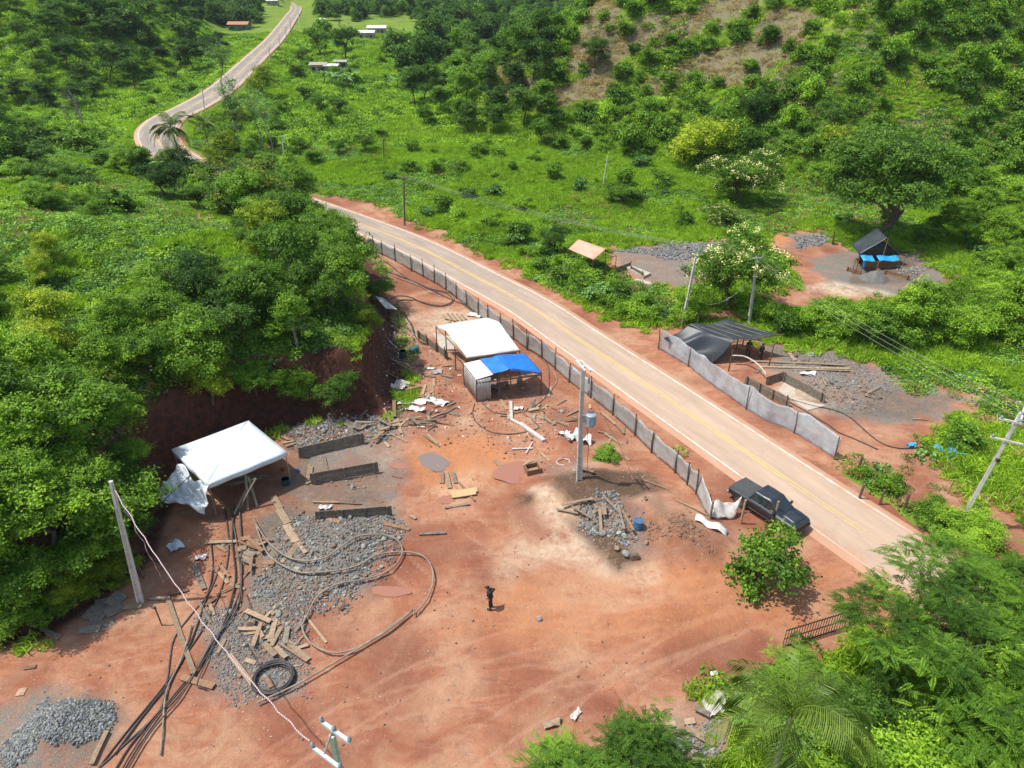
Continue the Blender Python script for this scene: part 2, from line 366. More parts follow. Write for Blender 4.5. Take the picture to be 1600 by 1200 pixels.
redp = np.zeros(gx.shape)
for (cx, cy, a, b, k) in RED[:3]: redp = np.maximum(redp, np.clip(2 - 1.8 * np.hypot((gx - cx) / a, (gy - cy) / b), 0, 1))
bare = np.maximum(bare, redp)
def quadmesh(name, nx, ny, co):
    me = bpy.data.meshes.new(name); nvt = nx * ny; me.vertices.add(nvt); me.vertices.foreach_set('co', co.astype(np.float32).ravel())
    i = np.arange(nx - 1)[None, :] + nx * np.arange(ny - 1)[:, None]; q = np.stack([i, i + 1, i + 1 + nx, i + nx], -1).reshape(-1)
    nf = len(q) // 4; me.loops.add(nf * 4); me.loops.foreach_set('vertex_index', q.astype(np.int32)); me.polygons.add(nf)
    me.polygons.foreach_set('loop_start', np.arange(0, nf * 4, 4, dtype=np.int32)); me.polygons.foreach_set('use_smooth', np.ones(nf, bool)); me.update(calc_edges=True); return me
gm = quadmesh('ground', len(ax), len(ay), np.stack([gx, gy, gzv], -1))
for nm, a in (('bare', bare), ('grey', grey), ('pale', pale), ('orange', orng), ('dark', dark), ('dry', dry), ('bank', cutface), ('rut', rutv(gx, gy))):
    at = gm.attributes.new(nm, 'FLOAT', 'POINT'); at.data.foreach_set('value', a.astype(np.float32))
m, n, b, o = nmat('earth_and_grass'); P_ = pos(n)
n1 = noise(n, .35, 6, .62, P_); n2 = noise(n, 2.2, 6, .7, P_); n3 = noise(n, 14, 4, .7, P_); n4 = noise(n, .12, 3, .5, P_, .6)
mp = n.nodes.new('ShaderNodeMapping'); mp.inputs['Scale'].default_value = (.6, 1.9, 1); mp.inputs['Rotation'].default_value = (0, 0, R(-14)); n.links.new(P_, mp.inputs[0])
streak = noise(n, .5, 6, .65, mp.outputs[0], 1.6)
def am(name, amp=1.4, off=-.25):     # attribute broken up by noise
    a = attr(n, name).outputs['Fac']; s = math_(n, 'ADD', math_(n, 'MULTIPLY', math_(n, 'SUBTRACT', n2, .5), 2.6), math_(n, 'MULTIPLY', math_(n, 'SUBTRACT', n1, .5), 2.2))
    return math_(n, 'ADD', math_(n, 'MULTIPLY', a, amp), math_(n, 'MULTIPLY', s, math_(n, 'MULTIPLY', a, 1.0)), True)
red = mixc(n, ramp(n, n1, [(.3, 0), (.7, 1)]), (.27, .098, .052), (.41, .18, .10))
red = mixc(n, ramp(n, streak, [(.45, 0), (.70, .7)]), red, (.46, .245, .15))
bl = noise(n, .22, 5, .65, P_, 1.2); red = mixc(n, ramp(n, bl, [(.44, 0), (.62, .75)]), red, (.45, .27, .165)); red = mixc(n, ramp(n, noise(n, 1.1, 4, .7, P_, .8), [(.52, 0), (.66, .5)]), red, (.24, .12, .08))
red = mixc(n, ramp(n, n4, [(.47, 0), (.62, .7)]), red, (.20, .068, .040))
red = mixc(n, ramp(n, math_(n, 'MULTIPLY', attr(n, 'rut').outputs['Fac'], math_(n, 'ADD', n1, .25)), [(.35, 0), (.8, .45)]), red, (.46, .26, .165))
red = mixc(n, am('orange', 1.0), red, (.47, .20, .085))
red = mixc(n, am('grey', .95), red, mixc(n, ramp(n, n3, [(.35, 0), (.65, 1)]), (.125, .12, .10), (.25, .235, .20)))
red = mixc(n, am('pale', .62), red, (.55, .43, .30))
red = mixc(n, am('dark', 1.15), red, mixc(n, ramp(n, n3, [(.35, 0), (.65, 1)]), (.075, .048, .030), (.15, .095, .058)))
red = mixc(n, ramp(n, n3, [(.30, .55), (.42, 0)]), red, (.12, .05, .03))
red = mixc(n, ramp(n, noise(n, 9, 2, .5, P_), [(.68, 0), (.74, .7)]), red, (.55, .40, .30))
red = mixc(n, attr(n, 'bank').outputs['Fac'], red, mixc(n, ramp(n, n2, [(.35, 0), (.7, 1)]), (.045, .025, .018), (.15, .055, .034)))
grn = mixc(n, ramp(n, n2, [(.3, 0), (.7, 1)]), (.075, .135, .014), (.17, .27, .028))
grn = mixc(n, ramp(n, n4, [(.4, 0), (.65, .6)]), grn, (.21, .27, .04))
grn = mixc(n, ramp(n, attr(n, 'dry').outputs['Fac'], [(.35, 0), (.6, 1)]), grn, mixc(n, ramp(n, n1, [(.4, 0), (.6, 1)]), (.20, .19, .085), (.19, .155, .10)))
bf = math_(n, 'ADD', attr(n, 'bare').outputs['Fac'], math_(n, 'MULTIPLY', math_(n, 'SUBTRACT', n2, .5), .7))
cc = mixc(n, ramp(n, bf, [(.42, 0), (.56, 1)]), grn, red)
n.links.new(cc, b.inputs['Base Color']); b.inputs['Roughness'].default_value = .95; b.inputs['Specular IOR Level'].default_value = .15
hsum = math_(n, 'ADD', math_(n, 'MULTIPLY', n2, 1.0), math_(n, 'MULTIPLY', n3, .35)); bump(n, b, hsum, .75, .16)
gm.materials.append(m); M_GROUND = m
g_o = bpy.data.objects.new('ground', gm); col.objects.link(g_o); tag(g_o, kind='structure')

# ---------------------------------------------------------------- road
M_ROAD, n, b, o = nmat('dusty_asphalt')
uv = n.nodes.new('ShaderNodeUVMap'); sp = n.nodes.new('ShaderNodeSeparateXYZ'); n.links.new(uv.outputs[0], sp.inputs[0])
mp = n.nodes.new('ShaderNodeMapping'); mp.inputs['Scale'].default_value = (1.6, .07, 1); n.links.new(uv.outputs[0], mp.inputs[0])
tracks = noise(n, 1.6, 5, .65, mp.outputs[0]); P_ = pos(n); pn = noise(n, .8, 5, .65, P_); fn = noise(n, 30, 3, .7, P_)
mp2 = n.nodes.new('ShaderNodeMapping'); mp2.inputs['Scale'].default_value = (1, 1, 1); n.links.new(P_, mp2.inputs[0]); sy = n.nodes.new('ShaderNodeSeparateXYZ'); n.links.new(P_, sy.inputs[0])
cleanf = ramp(n, math_(n, 'DIVIDE', math_(n, 'SUBTRACT', sy.outputs[1], 52), 130), [(0, 0), (.25, .55), (.6, .9), (1, 1)])
base = mixc(n, ramp(n, tracks, [(.35, 0), (.65, 1)]), (.40, .29, .205), (.50, .365, .26))
clean = mixc(n, ramp(n, tracks, [(.35, 0), (.65, 1)]), (.17, .165, .150), (.25, .235, .205))
lane = ramp(n, math_(n, 'ABSOLUTE', sp.outputs[0]), [(0, .85), (.25, .7), (.5, 1.0), (.8, .75), (1, .0)])
base = mixc(n, math_(n, 'MULTIPLY', lane, cleanf), base, clean)
edge = math_(n, 'ADD', math_(n, 'ABSOLUTE', sp.outputs[0]), math_(n, 'MULTIPLY', math_(n, 'SUBTRACT', pn, .5), .95))
base = mixc(n, math_(n, 'MULTIPLY', ramp(n, edge, [(.80, 0), (1.0, .85)]), math_(n, 'SUBTRACT', 1.0, math_(n, 'MULTIPLY', cleanf, .8))), base, (.47, .24, .14))
ny = ramp(n, math_(n, 'DIVIDE', math_(n, 'SUBTRACT', 40, sy.outputs[1]), 14), [(0, 0), (1, .34)]); base = mixc(n, ramp(n, math_(n, 'ADD', edge, ny), [(.85, 0), (1.05, .8)]), base, (.46, .25, .15))
base = mixc(n, ramp(n, pn, [(.52, 0), (.75, .4)]), base, (.52, .34, .225))
base = mixc(n, ramp(n, noise(n, .35, 6, .7, P_, 1.5), [(.55, 0), (.62, .35)]), base, (.34, .27, .21))
base = mixc(n, ramp(n, tracks, [(.55, 0), (.75, .35)]), base, (.55, .42, .31)); base = mixc(n, ramp(n, fn, [(.3, .25), (.5, 0)]), base, (.2, .15, .11))
n.links.new(base, b.inputs['Base Color']); b.inputs['Roughness'].default_value = .9; bump(n, b, fn, .2, .01)
def strip(name, P, offs, zoff, mt, step=1, lo=0, hi=1e9, dash=None, wear=None):
    vs = []; fs = []; uvs = []; L = 0; run = []
    for k in range(len(P)):
        a = P[max(k - 1, 0)]; c = P[min(k + 1, len(P) - 1)]; d = np.array((c[0] - a[0], c[1] - a[1])); d /= np.linalg.norm(d) + 1e-9
        nx_, ny_ = -d[1], d[0]
        if k: L += math.hypot(P[k][0] - P[k - 1][0], P[k][1] - P[k - 1][1])
        row = []
        for q, (sgn, w_) in enumerate(offs):
            off = sgn * P[k][3] + w_
            row.append((P[k][0] + nx_ * off, P[k][1] + ny_ * off, P[k][2] + zoff(off, P[k]) if callable(zoff) else P[k][2] + zoff))
            uvs.append((off / P[k][3], L))
        vs += row
    m_ = len(offs)
    for k in range(len(P) - 1):
        if not (lo <= k < hi): continue
        if dash and (k % dash[0]) >= dash[1]: continue
        for q in range(m_ - 1): fs.append((k * m_ + q, (k + 1) * m_ + q, (k + 1) * m_ + q + 1, k * m_ + q + 1))
    me = bpy.data.meshes.new(name); me.from_pydata(vs, [], fs); me.update(); ul = me.uv_layers.new(name='UVMap')
    for lp in me.loops: ul.data[lp.index].uv = uvs[lp.vertex_index]
    # face up
    if len(me.polygons) and me.polygons[0].normal.z < 0: me.flip_normals()
    me.materials.append(mt); ob = bpy.data.objects.new(name, me); col.objects.link(ob); return ob
offs = [(-1, -.45)] + [(t, 0) for t in np.linspace(-1, 1, 9)] + [(1, .45)]
road = strip('road', RD, offs, lambda off, p: .03 - (.10 if abs(off) > p[3] + .2 else 0), M_ROAD); tag(road, kind='structure')
def paint(name, c, dirt):
    m, n, b, o = nmat(name); f = noise(n, 1.3, 6, .75, pos(n)); f2 = noise(n, 9, 3, .7, pos(n))
    s = math_(n, 'ADD', math_(n, 'MULTIPLY', f, .7), math_(n, 'MULTIPLY', f2, .3))
    sy = n.nodes.new('ShaderNodeSeparateXYZ'); n.links.new(pos(n), sy.inputs[0]); s = math_(n, 'ADD', s, ramp(n, math_(n, 'DIVIDE', math_(n, 'SUBTRACT', 42, sy.outputs[1]), 20), [(0, 0), (.5, .14), (1, .3)])); n.links.new(mixc(n, ramp(n, s, [(.46, 0), (.60, .92)]), c, dirt), b.inputs['Base Color']); b.inputs['Roughness'].default_value = .8; return m
M_WL = paint('white_road_paint', (.68, .62, .53), (.46, .33, .23)); M_YL = paint('yellow_road_paint', (.66, .46, .12), (.46, .33, .22))
for nm, of, mt in (('edge_line', [(-1, .20), (-1, .36)], M_WL), ('edge_line', [(1, -.36), (1, -.20)], M_WL), ('centre_line', [(0, -.21), (0, -.08)], M_YL), ('centre_line', [(0, .08), (0, .21)], M_YL)):
    wl = strip('road_' + nm, RD, of, .038, mt); tag(wl, kind='structure')

# ---------------------------------------------------------------- foliage
def unit(a): return a / (np.linalg.norm(a, axis=-1, keepdims=True) + 1e-9)
def leaves_mesh(name, c, size, mt, seed=0, up=.55, out=None, aspect=2.0, tint=None, hang=0.0):
    r = np.random.RandomState(seed); N = len(c)
    nrm = r.normal(size=(N, 3)); nrm[:, 2] += up * 2.2
    if out is not None: nrm += out * 1.1
    nrm = unit(nrm); a = r.normal(size=(N, 3)); a[:, 2] -= hang; a = unit(a - nrm * (a * nrm).sum(1, keepdims=True)); bb = np.cross(nrm, a)
    s = (size * (.65 + .7 * r.rand(N)))[:, None] if not hasattr(size, 'shape') else size[:, None]
    v = np.stack([c - a * s * .5, c + bb * s * .5 / aspect, c + a * s * .5 - nrm * s * .06, c - bb * s * .5 / aspect], 1).reshape(-1, 3)
    me = bpy.data.meshes.new(name); me.vertices.add(N * 4); me.vertices.foreach_set('co', v.astype(np.float32).ravel())
    me.loops.add(N * 4); me.loops.foreach_set('vertex_index', np.arange(N * 4, dtype=np.int32)); me.polygons.add(N); me.polygons.foreach_set('loop_start', np.arange(0, N * 4, 4, dtype=np.int32)); me.update(calc_edges=True)
    if tint is None: tint = r.rand(N)
    at = me.attributes.new('tint', 'FLOAT', 'FACE'); at.data.foreach_set('value', np.clip(tint, 0, 1).astype(np.float32)); me.materials.append(mt); return me
def crown(name, blobs, ncl, nlf, clr, size, mt, seed=0, up=.5, aspect=2.0, flat_=.7, shell=.55, hang=0.0, tvar=.5):
    r = np.random.RandomState(seed); B = np.array(blobs, float); vol = (B[:, 3] * B[:, 4] * B[:, 5]) ** (2 / 3); pr = vol / vol.sum()
    k = r.choice(len(B), ncl, p=pr); d = unit(r.normal(size=(ncl, 3))); rad = shell + (1.04 - shell) * r.rand(ncl) ** .6; rad *= (1 + .12 * r.normal(size=ncl))
    d[:, 2] = np.where(d[:, 2] < -.35, -d[:, 2], d[:, 2]); cc = B[k, :3] + d * B[k, 3:6] * rad[:, None]
    ct = r.normal(size=ncl) * .5 * tvar + .5; cs = clr * (.6 + .8 * r.rand(ncl))
    q = np.repeat(np.arange(ncl), nlf); of = r.normal(size=(len(q), 3)) * .5; of[:, 2] *= flat_
    c = cc[q] + of * cs[q][:, None]; out = d[q]
    t = ct[q] + r.normal(size=len(q)) * .13
    return leaves_mesh(name, c, size, mt, seed + 1, up, out, aspect, t, hang)
M_BARK = mat('bark', (.16, .12, .085), .9, (.08, .06, .045), 6, bmp=.4, stretch=(1, 1, .3))
M_BARKP = mat('pale_bark', (.32, .29, .24), .9, (.18, .16, .13), 6, bmp=.4, stretch=(1, 1, .3))
def limbs(base_r, H, tips, seed=0, split=.35, wig=.12, nst=1, base=(0, 0, 0)):
    r = random.Random(seed); mb = MB(); b0 = Vector(base)
    fork = b0 + Vector((r.uniform(-.1, .1) * H, r.uniform(-.1, .1) * H, H * split))
    trunk = [b0 + Vector((0, 0, -.4)), b0 + Vector((r.uniform(-.05, .05) * H, r.uniform(-.04, .04) * H, H * split * .5)), fork]
    mb.tube(trunk, [base_r * 1.3, base_r, base_r * .8], 7)
    for t in tips:
        t = Vector(t); mid = fork.lerp(t, .5) + Vector((r.uniform(-wig, wig) * H, r.uniform(-wig, wig) * H, r.uniform(0, wig) * H))
        P = [fork, fork.lerp(mid, .5) + Vector((0, 0, .05 * H)), mid, mid.lerp(t, .5), t]
        mb.tube(P, [base_r * .62, base_r * .5, base_r * .36, base_r * .22, base_r * .08], 5)
        for k in range(3):
            a = P[1 + k]; e = a + Vector((r.uniform(-1, 1), r.uniform(-1, 1), r.uniform(.3, 1))).normalized() * H * .22
            mb.tube([a, a.lerp(e, .5) + Vector((0, 0, .03 * H)), e], [base_r * .2, base_r * .12, base_r * .04], 4)
    return mb
# leaf colours
L_MID = leafmat('leaf_mid_green', (.022, .055, .008), (.055, .125, .014), (.115, .215, .025))
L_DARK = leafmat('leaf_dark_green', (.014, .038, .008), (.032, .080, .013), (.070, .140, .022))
L_LITE = leafmat('leaf_light_green', (.045, .095, .010), (.095, .19, .018), (.17, .29, .030))
L_YEL = leafmat('leaf_yellow_green', (.055, .10, .010), (.13, .20, .016), (.23, .29, .03))
L_MANGO = leafmat('leaf_mango', (.018, .045, .008), (.040, .090, .014), (.17, .20, .03))
L_GRASS = leafmat('leaf_grass', (.065, .12, .012), (.13, .24, .020), (.21, .32, .035), .35)
L_DRY = leafmat('leaf_dry_grass', (.11, .09, .045), (.19, .16, .085), (.26, .22, .13), .25, .8)
L_BLUE = leafmat('leaf_grey_green', (.030, .065, .020), (.065, .14, .040), (.13, .25, .08))
L_PALM = leafmat('leaf_palm', (.010, .026, .006), (.030, .062, .010), (.085, .135, .026), .2, .38)
L_FLOW = leafmat('cream_blossom', (.35, .34, .18), (.50, .48, .28), (.62, .60, .40), .2)
def blobset(H, W, nb_, seed, low=.35, top=1.0, big=.5):
    r = random.Random(seed); B = [(0, 0, H * (low + top) / 2, W * .62, W * .62, H * (top - low) * .48)]
    for k in range(nb_):
        a = 2 * math.pi * k / nb_ + r.uniform(-.4, .4); q = W * r.uniform(.45, .8); z = H * r.uniform(low + .08, top - .1)
        s = W * big * r.uniform(.55, 1.0); B.append((q * math.cos(a), q * math.sin(a), z, s, s, s * r.uniform(.55, .85)))
    return B
PROTO = {}
def make_tree(key, name, H, W, nb_, ncl, nlf, clr, lsz, mt, seed, low=.3, bark=None, br=.14, up=.5, asp=2.0, big=.5, flow=None, shell=.55, split=.35, tvar=.6, flat_=.7, hang=0):
    B = blobset(H, W, nb_, seed, low, 1.0, big)
    t = limbs(br, H, [b[:3] for b in B[1:]] + [(0, 0, H * .8)], seed, split)
    tm = t.build('trunk', bark or M_BARK); cm = bpy.data.objects.new('crown', crown('crown_' + key, B, ncl, nlf, clr, lsz, mt, seed, up, asp, flat_, shell, hang, tvar)); col.objects.link(cm)
    root = empty(name); tm.parent = root; cm.parent = root
    if flow:
        r = np.random.RandomState(seed + 9); Ba = np.array(B); k = r.randint(0, len(B), flow); d = unit(r.normal(size=(flow, 3)) + np.array((0, 0, .7))); c = Ba[k, :3] + d * Ba[k, 3:6] * 1.05
        q = np.repeat(np.arange(flow), 14); cc_ = c[q] + r.normal(size=(len(q), 3)) * .16
        fm = bpy.data.objects.new('blossom', leaves_mesh('blossom', cc_, .15, L_FLOW, seed, .8, None, 1.3)); col.objects.link(fm); fm.parent = root
    PROTO[key] = [root, False]; return root
USED = []
def plant(key, p, s=1.0, rz=None, label=None, cat='tree', group=None, sz=None, name=None, sink=.15):
    root, used = PROTO[key]
    if used: root = copy_tree(root)
    else: PROTO[key][1] = True
    if name: root.name = name
    root.location = (p[0], p[1], (p[2] if len(p) > 2 else gz(p[0], p[1])) - sink); root.rotation_euler = (0, 0, rnd.uniform(0, 6.28) if rz is None else rz)
    root.scale = (s, s, sz if sz else s)
    tag(root, label, cat, group); USED.append((p[0], p[1])); return root

# ---------------------------------------------------------------- kinds of tree and bush
make_tree('bank_a', 'broadleaf_tree', 5.6, 2.9, 7, 237, 56, 0.50, 0.205, L_MID, 1, low=.12)
make_tree('bank_b', 'broadleaf_tree', 6.2, 2.5, 6, 212, 56, 0.45, 0.190, L_LITE, 2, low=.15)
make_tree('bank_c', 'broadleaf_tree', 4.8, 3.1, 8, 237, 56, 0.54, 0.213, L_MID, 3, low=.08)
make_tree('bank_d', 'broadleaf_tree', 5.2, 2.7, 6, 212, 56, 0.45, 0.182, L_DARK, 4, low=.12)
make_tree('bank_e', 'broadleaf_tree', 5.4, 2.6, 7, 212, 54, 0.45, 0.182, L_YEL, 44, low=.1)
make_tree('bank_f', 'broadleaf_tree', 6.0, 2.3, 6, 150, 40, .45, .24, L_MID, 45, low=.2, bark=M_BARKP)
make_tree('hedge', 'bright_tree', 4.4, 3.2, 9, 287, 54, 0.54, 0.198, L_LITE, 5, low=.05, big=.45)
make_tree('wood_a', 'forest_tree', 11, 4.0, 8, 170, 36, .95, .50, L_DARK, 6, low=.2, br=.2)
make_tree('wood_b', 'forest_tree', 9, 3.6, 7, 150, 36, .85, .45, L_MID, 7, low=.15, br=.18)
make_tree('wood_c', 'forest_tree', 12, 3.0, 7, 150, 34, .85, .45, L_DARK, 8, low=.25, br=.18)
make_tree('bush_a', 'hillside_bush', 2.6, 1.8, 6, 90, 32, .5, .30, L_MID, 9, low=0.0, br=.06)
make_tree('bush_b', 'hillside_bush', 2.2, 2.0, 6, 90, 32, .55, .30, L_LITE, 10, low=0.0, br=.06)
make_tree('bush_c', 'hillside_bush', 3.2, 1.7, 5, 90, 32, .5, .30, L_MID, 12, low=0.0, br=.06)
make_tree('wide', 'spreading_tree', 11.5, 6.6, 15, 900, 46, .75, .30, L_DARK, 14, low=.34, br=.34, big=.42, split=.18, flat_=.5)
make_tree('flower', 'flowering_tree', 7.6, 4.8, 10, 430, 40, .7, .27, L_MID, 15, low=.16, br=.2, flow=210)
make_tree('yellow', 'yellow_green_tree', 8, 4.3, 9, 300, 40, .8, .34, L_YEL, 16, low=.1, br=.2)
make_tree('mango', 'mango_tree', 9, 5.4, 12, 420, 42, .85, .36, L_MANGO, 17, low=.08, br=.25, big=.42)
make_tree('thin', 'slender_tree', 11, 2.3, 6, 70, 22, .8, .26, L_BLUE, 18, low=.35, bark=M_BARKP, br=.11, split=.55, hang=.8)
make_tree('shrub_big', 'leafy_shrub', 3.3, 2.6, 7, 150, 26, .5, .22, L_MID, 19, low=.02, br=.07, asp=1.25, big=.42, split=.1)
make_tree('grey_bush', 'broad_leaved_bush', 2.0, 1.7, 6, 80, 22, .45, .34, L_BLUE, 20, low=0, br=.05, asp=1.3)
def fern_crown(B, nspr, seed, L0=.75, mt=L_LITE, lsz=.16):
    """feathery sprays: each spray is a drooping midrib with paired leaflets"""
    r = np.random.RandomState(seed); B = np.array(B, float); k = r.randint(0, len(B), nspr); d = unit(r.normal(size=(nspr, 3)) + np.array((0, 0, .35)))
    c = B[k, :3] + d * B[k, 3:6] * (.45 + .6 * r.rand(nspr))[:, None]; hd = unit(d * np.array((1, 1, .15)) + r.normal(size=(nspr, 3)) * .45 * np.array((1, 1, .3)))
    nc = max(20, nspr // 26); cc0 = B[r.randint(0, len(B), nc)]; dcl = unit(r.normal(size=(nc, 3)) + np.array((0, 0, .4))); dcl[:, 2] = np.where(dcl[:, 2] < -.3, -dcl[:, 2], dcl[:, 2]); ctr = cc0[:, :3] + dcl * cc0[:, 3:6] * (.6 + .45 * r.rand(nc))[:, None]; kc = r.randint(0, nc, nspr)
    c = ctr[kc] + r.normal(size=(nspr, 3)) * np.array((.42, .42, .13)); d = dcl[kc]; ctint = .5 + .28 * r.normal(size=nc); hd = unit(d * np.array((1, 1, .1)) + r.normal(size=(nspr, 3)) * .7 * np.array((1, 1, .2)))
    n_ = 17; t = np.linspace(0, 1, n_); L = L0 * (.6 + .8 * r.rand(nspr)); C = []; A = []; S = []; T = []
    sd_ = unit(np.cross(hd, np.array((0, 0, 1.0)))); tt = np.clip(ctint[kc] + .1 * r.normal(size=nspr), 0, 1)
    for q in range(n_):
        p = c + hd * (L * t[q])[:, None] + np.array((0, 0, -1.0)) * (L * .22 * t[q] ** 2)[:, None]
        for s in (-1, 1):
            wl = .21 * (1 - .65 * abs(t[q] - .35)); a = unit(sd_ * s + hd * .45 + np.array((0, 0, -.15))); C.append(p + a * wl * .5 * L[:, None]); A.append(a); S.append(np.full(nspr, wl) * L); T.append(tt + r.normal(size=nspr) * .05)
    C = np.concatenate(C); A = np.concatenate(A); S = np.concatenate(S); T = np.concatenate(T); N = len(C)
    nrm = unit(np.array((0, 0, 1.0)) + r.normal(size=(N, 3)) * .3); A = unit(A - nrm * (A * nrm).sum(1, keepdims=True)); bb = np.cross(nrm, A); s = S[:, None]
    v = np.stack([C - A * s * .5, C + bb * s * .17, C + A * s * .5, C - bb * s * .17], 1).reshape(-1, 3)
    me = bpy.data.meshes.new('crown'); me.vertices.add(N * 4); me.vertices.foreach_set('co', v.astype(np.float32).ravel()); me.loops.add(N * 4); me.loops.foreach_set('vertex_index', np.arange(N * 4, dtype=np.int32))
    me.polygons.add(N); me.polygons.foreach_set('loop_start', np.arange(0, N * 4, 4, dtype=np.int32)); me.update(calc_edges=True)
    at = me.attributes.new('tint', 'FLOAT', 'FACE'); at.data.foreach_set('value', T.astype(np.float32)); me.materials.append(mt); return me
for key, H, W, nb_, ns, seed, mt in (('feather', 8.5, 5.0, 14, 3800, 31, L_MID), ('feather_low', 4.2, 2.6, 8, 1200, 32, L_MID), ('feather_dark', 7.5, 4.2, 12, 2600, 33, L_MID)):
    B = blobset(H, W, nb_, seed, .15, 1.0, .45); root = empty('feathery_tree'); t = limbs(.15, H, [b_[:3] for b_ in B[1:]], seed, .2).build('trunk', M_BARKP, root)
    c = bpy.data.objects.new('crown', fern_crown(B, int(ns * 1.5), seed, .56, mt)); col.objects.link(c); c.parent = root; PROTO[key] = [root, False]
def make_palm(key, H, FL, nf, seed, lean=(0, 0), droop=.75, mt=L_PALM):
    r = random.Random(seed); root = empty('coconut_palm'); top = Vector((lean[0], lean[1], H))
    P = [Vector((lean[0] * t * t, lean[1] * t * t, H * t - .3 * (1 - t))) for t in np.linspace(0, 1, 9)]
    MB().tube(P, [.20, .17, .15, .14, .13, .13, .12, .12, .13], 9).build('trunk', M_BARKP, root, True)
    for k in range(nf):
        a = k * 2.399 + r.uniform(-.2, .2); el = R(r.choice([75, 60, 45, 30, 15, 0, -12])) if k > 3 else R(80); L = FL * r.uniform(.85, 1.1)
        d = Vector((math.cos(a), math.sin(a), 0)); mb = MB(); pts = []; p = top.copy(); e = el; n_ = 16
        for q in range(n_ + 1):
            pts.append(p.copy()); v = d * math.cos(e) + Vector((0, 0, math.sin(e))); p = p + v * L / n_; e -= droop * (1.0 + .6 * q / n_) * 1.9 / n_
        mb.tube(pts, [.035 * (1 - .8 * q / n_) for q in range(n_ + 1)], 4, 0)
        side = Vector((-d.y, d.x, 0)); nl = 44
        for q in range(nl):
            t = .10 + .9 * q / nl; x = t * n_; i = min(int(x), n_ - 1); c = pts[i].lerp(pts[i + 1], x - i); fw = (pts[i + 1] - pts[i]).normalized()
            ll = L * .27 * math.sin(math.pi * min(1, .18 + t * .82)) ** .6 * (1.12 - .5 * t) + .06
            for s in (-1, 1):
                u = (side * s + fw * .75 + Vector((0, 0, r.uniform(-.55, -.15)))).normalized(); wd = fw.cross(u).cross(u).normalized() * .0125 * (1 + FL * .10)
                m_ = c + u * ll * .55; en = c + u * ll + Vector((0, 0, -.28 * ll)); mb.add([c - wd * .6, c + wd * .6, m_ + wd, en, m_ - wd], [(0, 1, 2, 3, 4)], 0)
        f = mb.build('frond', mt, root); at = f.data.attributes.new('tint', 'FLOAT', 'FACE'); tv = .45 + .4 * r.random()
        at.data.foreach_set('value', np.clip(tv + np.random.RandomState(k).normal(size=len(f.data.polygons)) * .12, 0, 1).astype(np.float32))
    PROTO[key] = [root, False]; return root
def make_banana(key, seed):
    r = random.Random(seed); root = empty('banana_plant'); MB().tube([(0, 0, -.2), (0, 0, 1.2), (0, 0, 2.2)], [.16, .13, .09], 7).build('stem', M_BARKP, root, True)
    mb = MB()
    for k in range(9):
        a = k * 2.4; el = R(r.uniform(25, 75)); L = 2.4; d = Vector((math.cos(a), math.sin(a), 0)); sd_ = Vector((-d.y, d.x, 0)); p = Vector((0, 0, 2.1)); e = el; row = []
        for q in range(8):
            wd = .34 * math.sin(math.pi * (q + .3) / 8); row.append((p + sd_ * wd - Vector((0, 0, wd * .3)), p.copy(), p - sd_ * wd - Vector((0, 0, wd * .3)))); p = p + (d * math.cos(e) + Vector((0, 0, math.sin(e)))) * L / 8; e -= .22
        vs = [v for q in row for v in q]; mb.add(vs, [(q * 3 + s, q * 3 + 3 + s, q * 3 + 4 + s, q * 3 + 1 + s) for q in range(7) for s in (0, 1)])
    f = mb.build('leaves', L_BLUE, root); at = f.data.attributes.new('tint', 'FLOAT', 'FACE'); at.data.foreach_set('value', np.repeat(np.random.RandomState(seed).rand(9), 14).astype(np.float32)); PROTO[key] = [root, False]
make_banana('banana', 3)
def make_bare(key, H, seed):
    r = random.Random(seed); root = empty('bare_tree'); mb = MB()
    def br(p, d, L, rad, lv):
        P = [p]; q = p
        for k in range(4): d = (d + Vector((r.uniform(-.2, .2), r.uniform(-.2, .2), r.uniform(-.05, .15)))).normalized(); q = q + d * L / 4; P.append(q)
        mb.tube(P, [rad * (1 - .15 * k) for k in range(5)], 4 if lv else 6)
        if lv < 5:
            for k in range(3 if lv < 4 else 2):
                dd = (d + Vector((r.uniform(-1, 1), r.uniform(-1, 1), r.uniform(-.1, .6))) * .75).normalized(); br(P[r.choice([2, 3, 4])], dd, L * .68, rad * .52, lv + 1)
    br(Vector((0, 0, -.3)), Vector((0, 0, 1)), H * .32, .13, 0); mb.build('trunk', mat('grey_twigs', (.30, .27, .23), .9, (.2, .18, .15)), root); PROTO[key] = [root, False]
make_bare('bare', 6.5, 5)
WID = dict(bank_e=2.6, bank_f=2.3, bank_a=2.9, bank_b=2.5, bank_c=3.1, bank_d=2.7, hedge=3.2, wood_a=4, wood_b=3.6, wood_c=3, bush_a=1.8, bush_b=2, bush_c=1.7, wide=6.6, flower=4.8, yellow=4.3, mango=5.4, thin=2.3, shrub_big=2.5, grey_bush=1.7, feather=5, feather_low=2.6, feather_dark=4.2, bare=2.6, banana=2)
def at_px(key, px, py, wpx, label, cat='tree', group=None, hs=1.0, name=None):
    p = hit(px, py); t = (p - Vector((0, 0, CH))).length; s = wpx * t / FPX / (2 * WID[key]) * .92; zz = gz(p.x, p.y)
    return plant(key, (p.x, p.y, zz), s, None, label, cat, group, s * hs, name)

